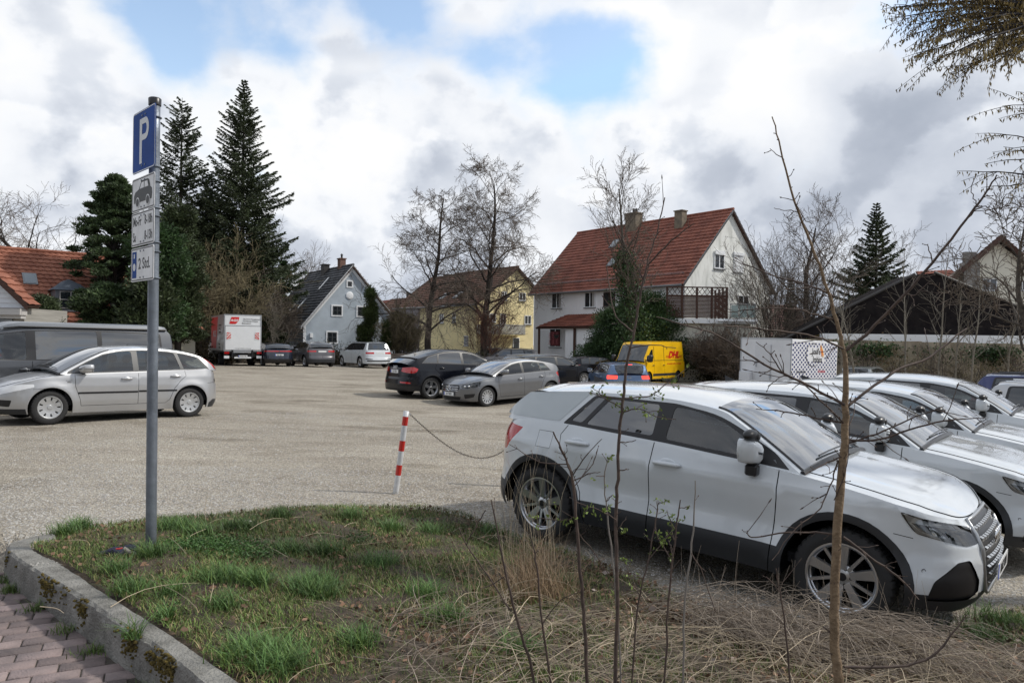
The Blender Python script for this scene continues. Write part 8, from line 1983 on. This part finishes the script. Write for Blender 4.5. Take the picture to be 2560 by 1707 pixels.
# ---------------------------------------------------------------- loose stones on the gravel
def stones(n, fbox, size, name, label, m, dens=None):
    q = RG.uniform(fbox[:2], fbox[2:], (n, 2)); k = ~inpoly(q[:, 0], q[:, 1], VERGE) & (np.abs(q[:, 0]) < q[:, 1] * .72 + .4) & (kerb_side(q[:, 0], q[:, 1]) < -.02); q = q[k]
    if dens is not None: q = q[RG.random(len(q)) < dens(q[:, 0], q[:, 1])]
    n = len(q); s_ = size[0] + (size[1] - size[0]) * RG.random(n) ** 3; z = gz(q[:, 0], q[:, 1]) + .012 * np.sin(q[:, 0] * 1.3 + q[:, 1] * .7) * np.cos(q[:, 1] * .9)
    base = np.array([(1, 0, 0), (.3, .9, 0), (-.8, .6, 0), (-.8, -.6, 0), (.35, -.9, 0), (0, 0, .75), (.1, .1, -.4)]); F0 = np.array([(0, 1, 5), (1, 2, 5), (2, 3, 5), (3, 4, 5), (4, 0, 5)])
    B = base[None] * (1 + RG.normal(size=(n, 7, 1)) * .22) * s_[:, None, None] * np.array([1, .8, .7]); a = RG.uniform(0, 2 * PI, n); ca2, sa2 = np.cos(a)[:, None], np.sin(a)[:, None]
    V_ = np.stack([B[..., 0] * ca2 - B[..., 1] * sa2 + q[:, :1], B[..., 0] * sa2 + B[..., 1] * ca2 + q[:, 1:], B[..., 2] + z[:, None] + .001], -1)
    F_ = (np.arange(n)[:, None, None] * 7 + F0[None]).reshape(-1, 3); o = npmesh(name, V_.reshape(-1, 3), F_, m); tag(o, label, 'gravel', kind='stuff')
GS = mat('gravel_stone', (.36, .345, .32), .9, island=.42)
eb = lambda x, y: np.exp(-np.maximum(0, (y - 6.5)) * .22)
stones(150000, (-5.5, 4.6, 4.5, 9.5), (.003, .013), 'gravel', 'loose grey gravel stones nearest the verge', GS, eb)
stones(90000, (-9, 9, 8, 18), (.004, .016), 'gravel', 'sparse loose stones on the parking lot', GS, lambda x, y: .25 + .5 * (fbm(x, y, .9) > .2))
stones(900, (-6, 5, 3, 12), (.012, .028), 'gravel', 'bigger loose stones lying on the gravel', GS)
# ---------------------------------------------------------------- small litter
p = hit(620, 1312); b = MB(); rr = random.Random(3); b.ball((0, 0, .02), .035, .025, .022, 7, 5, .2, rr); o = b.build('stone', mat('white_stone', (.6, .58, .55), .8), loc=p); tag(o, 'single whitish stone in the grass right of the sign post', 'stone')
p = hit(292, 1392); root = empty('glove', p, 0, 'crumpled dark blue work glove lying left of the sign post foot', 'glove'); b = MB()
b.ball((0, 0, .03), .075, .05, .035, 14, 9, .16, rr); b.ball((.07, .03, .045), .045, .03, .03, 10, 7, .2, rr); b.build('glove_palm', mat('glove_navy', (.018, .018, .045), .8, bump=.5, bs=60), root, smooth=True)
for k, (a, l) in enumerate(((2.6, .06), (2.95, .07), (3.3, .065), (3.7, .05), (.6, .05))):
    b = MB(); c = Vector((math.cos(a) * .06, math.sin(a) * .04, .03)); d = Vector((math.cos(a), math.sin(a), -.12)); b.tube([c, c + d * l * .5, c + d * l, c + d * l * 1.1], [.014, .014, .011, .003], 8); b.build('glove_finger', MATS['glove_navy'], root, smooth=True)
b = MB(); b.box(-.01, -.035, .058, .03, -.025, .066, Matrix.Rotation(.6, 4, 'Z')); b.build('glove_seam', RED, root)
b = MB(); b.tube([(.04, .0, .05), (.10, .01, .02), (.15, -.02, .01)], [.022, .02, .016], 7); b.build('glove_cuff', mat('glove_beige', (.3, .27, .24), .9), root, smooth=True)
def twiglet(pxs, r0, m, label, Z=.02):
    pts = [hit(*q) + Vector((0, 0, Z)) for q in pxs]; o = seg_mesh('fallen_twig', [(np.array([tuple(q) for q in catmull([tuple(p) for p in pts], 4)]), np.linspace(r0, r0 * .5, (len(pts) - 1) * 4 + 1))], m, None, 6); tag(o, label, 'twig')
twiglet([(545, 1481), (620, 1492), (700, 1510), (762, 1524), (880, 1535)], .005, STK, 'longest pale stalk lying across the grass in the middle of the verge')
twiglet([(530, 1562), (580, 1560), (625, 1545)], .005, STK, 'short pale curved twig below the longest stalk')
twiglet([(1125, 1497), (1160, 1520), (1195, 1545)], .006, STK, 'pale broken twig with a dark end left of the reddish grass clump')
twiglet([(100, 1525), (140, 1530), (160, 1542)], .003, STK, 'thin twig on the pavers at the kerb')
# ---------------------------------------------------------------- saplings in the foreground
BKA = mat('sapling_bark', (.155, .105, .062), .8, col2=(.235, .165, .10), vs=35, bump=.4, bs=90); BKD = mat('sapling_twig', (.055, .038, .032), .8, col2=(.10, .07, .055), vs=30)
BUD = leafmat('bud_green', (.16, .22, .05), .4)
def sapling(Y, paths, label, bark, twig, name='sapling', leafy=0, spur=1.0, group='bare saplings in the foreground'):
    """paths: [(pixel points with width in px), ...]; the first is the stem. Branches leave the stem towards or away from the camera."""
    base = paths[0][0][0]; p0 = at(base[0], base[1], Y); root = empty(name, p0, 0, label, 'sapling', group); L0 = np.array(p0); sc_ = Y / K; st, br, sp_ = [], [], []; buds = []
    for i, pth in enumerate(paths):
        pts, kind = pth[0], (pth[1] if len(pth) > 1 else ''); dep = 0 if i == 0 else RG.uniform(-.5, .5)
        A = np.array(pts, float); B = catmull(A, 5 if i == 0 else 4); ln = np.concatenate([[0], np.cumsum(np.hypot(*np.diff(B[:, :2], axis=0).T))]) * sc_
        Yv = Y + dep * ln + (RG.normal(size=len(B)).cumsum() * .004 if i else 0)
        P = np.array([np.array(at(q[0], q[1], y)) for q, y in zip(B, np.broadcast_to(Yv, (len(B),)))]) - L0
        P[1:-1] += RG.normal(size=(len(B) - 2, 3)) * .0015
        W_ = B[:, 2] * sc_ * .44; (st if i == 0 else br).append((P, W_))
        nsp = int(ln[-1] * (16 if i else 10) * spur)
        for _ in range(nsp):
            k = RG.integers(1, len(P) - 1); c = P[k]; t = P[k] - P[k - 1]; t /= np.linalg.norm(t) + 1e-9; d = RG.normal(size=3); d -= t * (d @ t); d /= np.linalg.norm(d); d = d * .8 + t * .6; d /= np.linalg.norm(d); l = RG.uniform(.008, .05) * (1 if RG.random() < .8 else 2.5)
            mid = c + d * l * .5 + RG.normal(size=3) * l * .08; sp_.append((np.array([c, mid, c + d * l]), [max(.0012, W_[k] * .35), .0013, .0007])); sp_.append((np.array([c + d * l * .93, c + d * l * 1.02, c + d * l * 1.12]), [.0008, .0024, .0008]))
            if (leafy or kind == 'g') and RG.random() < .8: buds.append(c + d * l)
        if kind == 'g':
            for _ in range(int(ln[-1] * 45)):
                buds.append(P[RG.integers(0, len(P))] + RG.normal(size=3) * .008)
    seg_mesh('stem', st, bark, root, 12); seg_mesh('branches', br, twig, root, 6) if br else None; seg_mesh('spurs', sp_, twig, root, 4)
    if buds:
        C_ = np.repeat(np.array(buds), 4, 0) + RG.normal(size=(len(buds) * 4, 3)) * .006; V_, F_ = leaf_cloud(C_, RG.normal(size=C_.shape) + np.array([0, 0, .6]), RG.uniform(.010, .022, len(C_)), .008, RG); npmesh('leaf_buds', V_, F_, BUD, root)
    return root
E_ = 'end'
Apath = [([(2108, 2080, 30), (2100, 1750, 28), (2090, 1640, 26), (2086, 1500, 25), (2095, 1300, 24), (2108, 1150, 22), (2114, 1040, 19), (2112, 900, 13), (2098, 830, 11), (2075, 745, 9), (2040, 640, 7.5), (1985, 500, 6), (1950, 370, 4.5), (1930, 292, 3)],),
    ([(2113, 878, 10), (2165, 835, 9), (2264, 735, 8), (2330, 656, 7), (2420, 543, 6), (2466, 480, 5), (2492, 437, 3)],), ([(2114, 1018, 9), (2140, 998, 8.5), (2238, 928, 8), (2324, 891, 7), (2417, 821, 4)],),
    ([(2112, 1012, 9), (2060, 985, 8), (1999, 954, 7.5), (1909, 908, 6.5), (1800, 841, 5), (1720, 815, 4), (1640, 792, 2.5)],), ([(2108, 872, 6), (2040, 840, 5), (1949, 828, 4.5), (1870, 818, 4), (1760, 812, 2)],),
    ([(2097, 800, 6), (2050, 790, 5), (1999, 775, 4.5), (1900, 772, 3.5), (1820, 780, 2)],), ([(2085, 742, 6), (2030, 715, 5), (1932, 689, 4), (1833, 649, 2)],), ([(2117, 1099, 7), (2200, 1098, 6), (2296, 1066, 5), (2380, 1048, 4), (2462, 1045, 2)],),
    ([(2116, 1108, 6), (2190, 1085, 5), (2270, 1050, 4), (2360, 1015, 2)],), ([(2110, 1056, 6), (2040, 1045, 5), (1960, 1028, 4), (1890, 1022, 2)],), ([(2112, 1060, 5), (2050, 1000, 4.5), (1999, 960, 3.5), (1930, 960, 2)],), ([(2103, 1141, 5), (2060, 1160, 4), (2012, 1186, 2)],),
    ([(2095, 1150, 5), (2080, 1200, 4), (2050, 1270, 3.5), (1990, 1320, 3), (1930, 1400, 2)],), ([(2094, 1333, 7), (2020, 1330, 6), (1945, 1333, 5), (1878, 1342, 4), (1868, 1325, 2)],), ([(2108, 1342, 8), (2172, 1391, 7), (2244, 1440, 6), (2297, 1498, 3)],),
    ([(2110, 1666, 9), (2238, 1666, 8), (2337, 1634, 7), (2416, 1536, 3)],), ([(1985, 500, 3), (2005, 540, 2.5), (2030, 560, 1.5)],), ([(2010, 560, 3), (2060, 640, 2), (2100, 690, 1.5)],), ([(1960, 400, 3), (1935, 380, 2), (1925, 372, 1.5)],), ([(1995, 530, 3), (1960, 525, 2), (1935, 520, 1.5)],),
    ([(2085, 1250, 3), (2110, 1190, 2.5), (2122, 1120, 2), (2125, 1050, 1.5)],), ([(2420, 545, 4), (2450, 520, 3), (2475, 515, 2)],), ([(2330, 656, 4), (2325, 630, 3), (2320, 610, 2)],), ([(2440, 510, 3), (2430, 480, 2.5), (2428, 465, 1.5)],), ([(2264, 735, 4), (2290, 735, 3), (2330, 700, 2)],),
    ([(1909, 908, 4), (1870, 900, 3), (1830, 905, 2)],), ([(1999, 954, 4), (1960, 940, 3), (1920, 965, 2)],), ([(1955, 930, 4), (1925, 885, 3), (1890, 855, 2)],)]
sapling(2.35, Apath, 'thickest foreground sapling with brown trunk, in front of the white suvs', BKA, BKD, spur=1.7)
Bpath = [([(1530, 2000, 13), (1538, 1700, 12), (1544, 1500, 11), (1540, 1290, 10), (1545, 1179, 9.5), (1547, 1086, 9), (1558, 994, 8.5), (1566, 920, 8), (1576, 868, 7), (1586, 826, 7), (1603, 730, 6), (1617, 661, 5), (1641, 585, 4), (1662, 494, 3)],),
    ([(1586, 832, 5), (1541, 792, 4), (1522, 713, 3), (1518, 660, 2)],), ([(1617, 665, 5), (1679, 602, 4), (1737, 558, 2)],), ([(1608, 700, 4), (1562, 613, 3), (1541, 565, 2)],), ([(1560, 1000, 4), (1500, 985, 3), (1505, 962, 2)], 'g'), ([(1562, 995, 4), (1623, 990, 3.5), (1667, 961, 3), (1725, 915, 2)], 'g'),
    ([(1560, 1022, 4), (1520, 1000, 3), (1490, 985, 2)], 'g'), ([(1558, 1030, 4), (1600, 1022, 3), (1641, 1042, 2.5), (1690, 1048, 2)], 'g'), ([(1546, 1105, 4), (1570, 1104, 3), (1590, 1100, 2)],), ([(1544, 1176, 4), (1565, 1174, 3), (1572, 1172, 2)],), ([(1541, 1300, 4), (1500, 1275, 3), (1440, 1255, 2)], 'g'), ([(1576, 870, 4), (1640, 862, 3), (1690, 870, 2)],), ([(1541, 1330, 3), (1560, 1300, 3), (1568, 1290, 2)], 'g')]
sapling(2.75, Bpath, 'slender dark sapling with swelling green buds, crossing the door seam of the nearest suv', BKD, BKD)
sapling(2.9, [([(1478, 1980, 11), (1465, 1650, 11), (1457, 1500, 10), (1442, 1312, 9), (1431, 1197, 8), (1415, 1150, 6), (1383, 1079, 4)],), ([(1434, 1185, 4), (1465, 1140, 3), (1505, 1097, 2)],), ([(1436, 1200, 4), (1470, 1185, 3), (1501, 1179, 2)],), ([(1420, 1160, 4), (1350, 1155, 3.5), (1272, 1110, 2)],), ([(1436, 1215, 3), (1480, 1160, 3), (1495, 1120, 2)],), ([(1440, 1290, 3), (1400, 1300, 3), (1320, 1290, 2)], 'g'), ([(1445, 1330, 3), (1500, 1400, 3), (1540, 1470, 2)],)],
    'dark twisted stem with side twigs before the rear wheel arch of the nearest suv', BKD, BKD)
sapling(2.8, [([(1700, 1960, 6), (1708, 1700, 6), (1712, 1500, 6), (1730, 1356, 5), (1738, 1201, 3)],), ([(1727, 1380, 3), (1750, 1420, 3), (1790, 1530, 2)],)], 'straight thin grey rod without twigs, before the front door of the nearest suv', mat('sapling_grey', (.20, .18, .16), .8), BKD, spur=.3)
sapling(2.85, [([(1655, 1950, 6), (1665, 1650, 6), (1671, 1500, 6), (1690, 1327, 5), (1701, 1249, 3)],), ([(1690, 1330, 3), (1672, 1290, 2.5), (1668, 1275, 2)], 'g'), ([(1697, 1270, 3), (1716, 1268, 3), (1725, 1265, 2)], 'g'), ([(1680, 1400, 3), (1640, 1330, 2.5), (1645, 1270, 2)], 'g')], 'thin stem topped by fresh green leaves, before the front door of the nearest suv', BKD, BKD)
sapling(2.95, [([(1560, 1950, 5), (1548, 1600, 5), (1527, 1364, 5), (1514, 1253, 4), (1512, 1179, 3.5), (1525, 1142, 2)],), ([(1512, 1190, 3), (1490, 1190, 2)], 'g'), ([(1514, 1253, 3), (1530, 1240, 2)], 'g')], 'pale thin stem with green buds left of the slender dark sapling', mat('sapling_grey', (.20, .18, .16), .8), BKD, leafy=1)
sapling(2.9, [([(1560, 1960, 5), (1590, 1560, 5), (1620, 1400, 4), (1640, 1300, 3.5), (1645, 1250, 2)],), ([(1620, 1400, 3), (1660, 1350, 3), (1700, 1300, 2)], 'g'), ([(1600, 1490, 3), (1560, 1400, 2)], 'g')], 'arching green-budded shoot right of the slender dark sapling', BKD, BKD, leafy=1)
sapling(3.0, [([(1350, 1950, 9), (1336, 1707, 8.5), (1296, 1560, 8), (1262, 1420, 6), (1228, 1249, 3.5)],), ([(1278, 1527, 5), (1220, 1440, 4.5), (1166, 1362, 4), (1148, 1318, 2.5)],), ([(1166, 1362, 3.5), (1190, 1315, 3), (1214, 1275, 3)],), ([(1262, 1440, 3), (1230, 1460, 3), (1200, 1470, 2)],)], 'forked dark shoot leaning left over the middle of the verge', BKD, BKD)
sapling(3.0, [([(1395, 1950, 7), (1377, 1707, 7), (1352, 1530, 6), (1340, 1400, 5), (1325, 1335, 3)],), ([(1356, 1560, 3), (1400, 1500, 2.5), (1450, 1480, 2)],)], 'straight dark shoot between the forked one and the twisted stem', BKD, BKD)
sapling(2.6, [([(1990, 1950, 6), (1975, 1700, 6), (1962, 1560, 5), (1950, 1480, 4), (1940, 1420, 3)],), ([(1950, 1480, 3), (1930, 1455, 3), (1915, 1440, 2)],)], 'short dark shoot left of the thickest sapling', BKD, BKD)
# ---------------------------------------------------------------- overhanging catkin tree
root = empty('catkin_tree', (5.9, 6.0, float(gz(5.9, 6.0))), 0, 'tree hanging catkin-laden twigs into the upper right of the picture', 'tree'); L0 = np.array(root.location)
tr = [np.array([0, 0, -.1]), np.array([.05, .05, 1.8]), np.array([0, .0, 3.4]), np.array([-.1, -.1, 4.8]), np.array([0, 0, 7.0])]
seg_mesh('trunk', [(catmull(tr, 5), np.linspace(.16, .06, 21))], BARK, root, 10)
BR, CK = [], []
def hang(ends, src, Y0, Y1, r0, nsub, ls):
    for ex, ey in ends:
        a = np.array(at(*src, Y0)) - L0; c = np.array(at(ex, ey, RG.uniform(*Y1))) - L0; t = np.linspace(0, 1, 12)[:, None]; L = np.linalg.norm(c - a); P = a * (1 - t) + c * t + np.array([0, 0, 1]) * (np.sin(t * PI) * L * .07) + np.cumsum(RG.normal(size=(12, 3)), 0) * .008; P[0] = a
        BR.append((P, np.linspace(r0, .0018, 12)))
        for _ in range(int(L * nsub)):
            k = RG.integers(3, 11); q = P[k]; d = (P[k] - P[k - 1]); d /= np.linalg.norm(d); d = d + RG.normal(size=3) * .45; d[2] -= .1; d /= np.linalg.norm(d); l = RG.uniform(.12, .38); tt = np.linspace(0, 1, 6)[:, None]; S = q + d * tt * l + np.array([0, 0, -.12]) * tt ** 2 * l; BR.append((S, np.linspace(.003, .0012, 6)))
            for u in np.arange(.15, 1.0, ls / l): CK.append(q + d * u * l + np.array([0, 0, -.12]) * u ** 2 * l)
        for u in np.linspace(.55, 1, int(L * .45 / ls)): i = int(u * 10.9); CK.append(P[i] + (P[min(i + 1, 11)] - P[i]) * (u * 10.9 - i))
hang([(2236, 30), (2230, 46), (2262, 62), (2300, 15), (2258, 88), (2302, 108), (2300, 132), (2306, 160), (2358, 168), (2400, 172), (2352, 100), (2332, 62), (2462, 182), (2275, 4), (2380, 130), (2420, 60), (2440, 110), (2340, -20), (2400, -10)], (2760, 70), 5.6, (5.1, 5.9), .022, 15, .026)
hang([(2490, 120), (2520, 60), (2500, 15), (2560, 130)], (2800, 60), 5.6, (5.2, 5.8), .02, 18, .026)
hang([(2512, 268), (2515, 290), (2530, 250)], (2780, 300), 5.6, (5.3, 5.7), .012, 9, .03)
hang([(2462, 357), (2465, 396), (2512, 365), (2520, 385)], (2780, 430), 5.6, (5.2, 5.7), .010, 3.5, .032)
hang([(2402, 426), (2460, 472), (2530, 465)], (2790, 500), 5.6, (5.2, 5.6), .012, 3.5, .032)
for s_ in ((2760, 70), (2800, 60), (2780, 300), (2780, 430), (2790, 500)):
    a = np.array(at(*s_, 5.6)) - L0; BR.append((np.array([[0, 0, a[2] - .5], a * .5 + np.array([0, 0, a[2] * .5 - .15]), a]), [.05, .035, .022]))
seg_mesh('branches', BR, mat('branch_dark', (.030, .026, .030), .85), root, 5)
C_ = np.array(CK); k = np.repeat(np.arange(len(C_)), 2); C_ = C_[k] + RG.normal(size=(len(k), 3)) * .006; D_ = RG.normal(size=C_.shape) * .35 + np.array([0, 0, -1]); ln = RG.uniform(.022, .05, len(C_)); C_ = C_ + D_ / np.linalg.norm(D_, axis=1, keepdims=True) * ln[:, None] * .5
V_, F_ = leaf_cloud(C_, D_, ln, .010, RG); npmesh('catkins', V_, F_, leafmat('catkin_olive', (.17, .125, .045), .5), root)
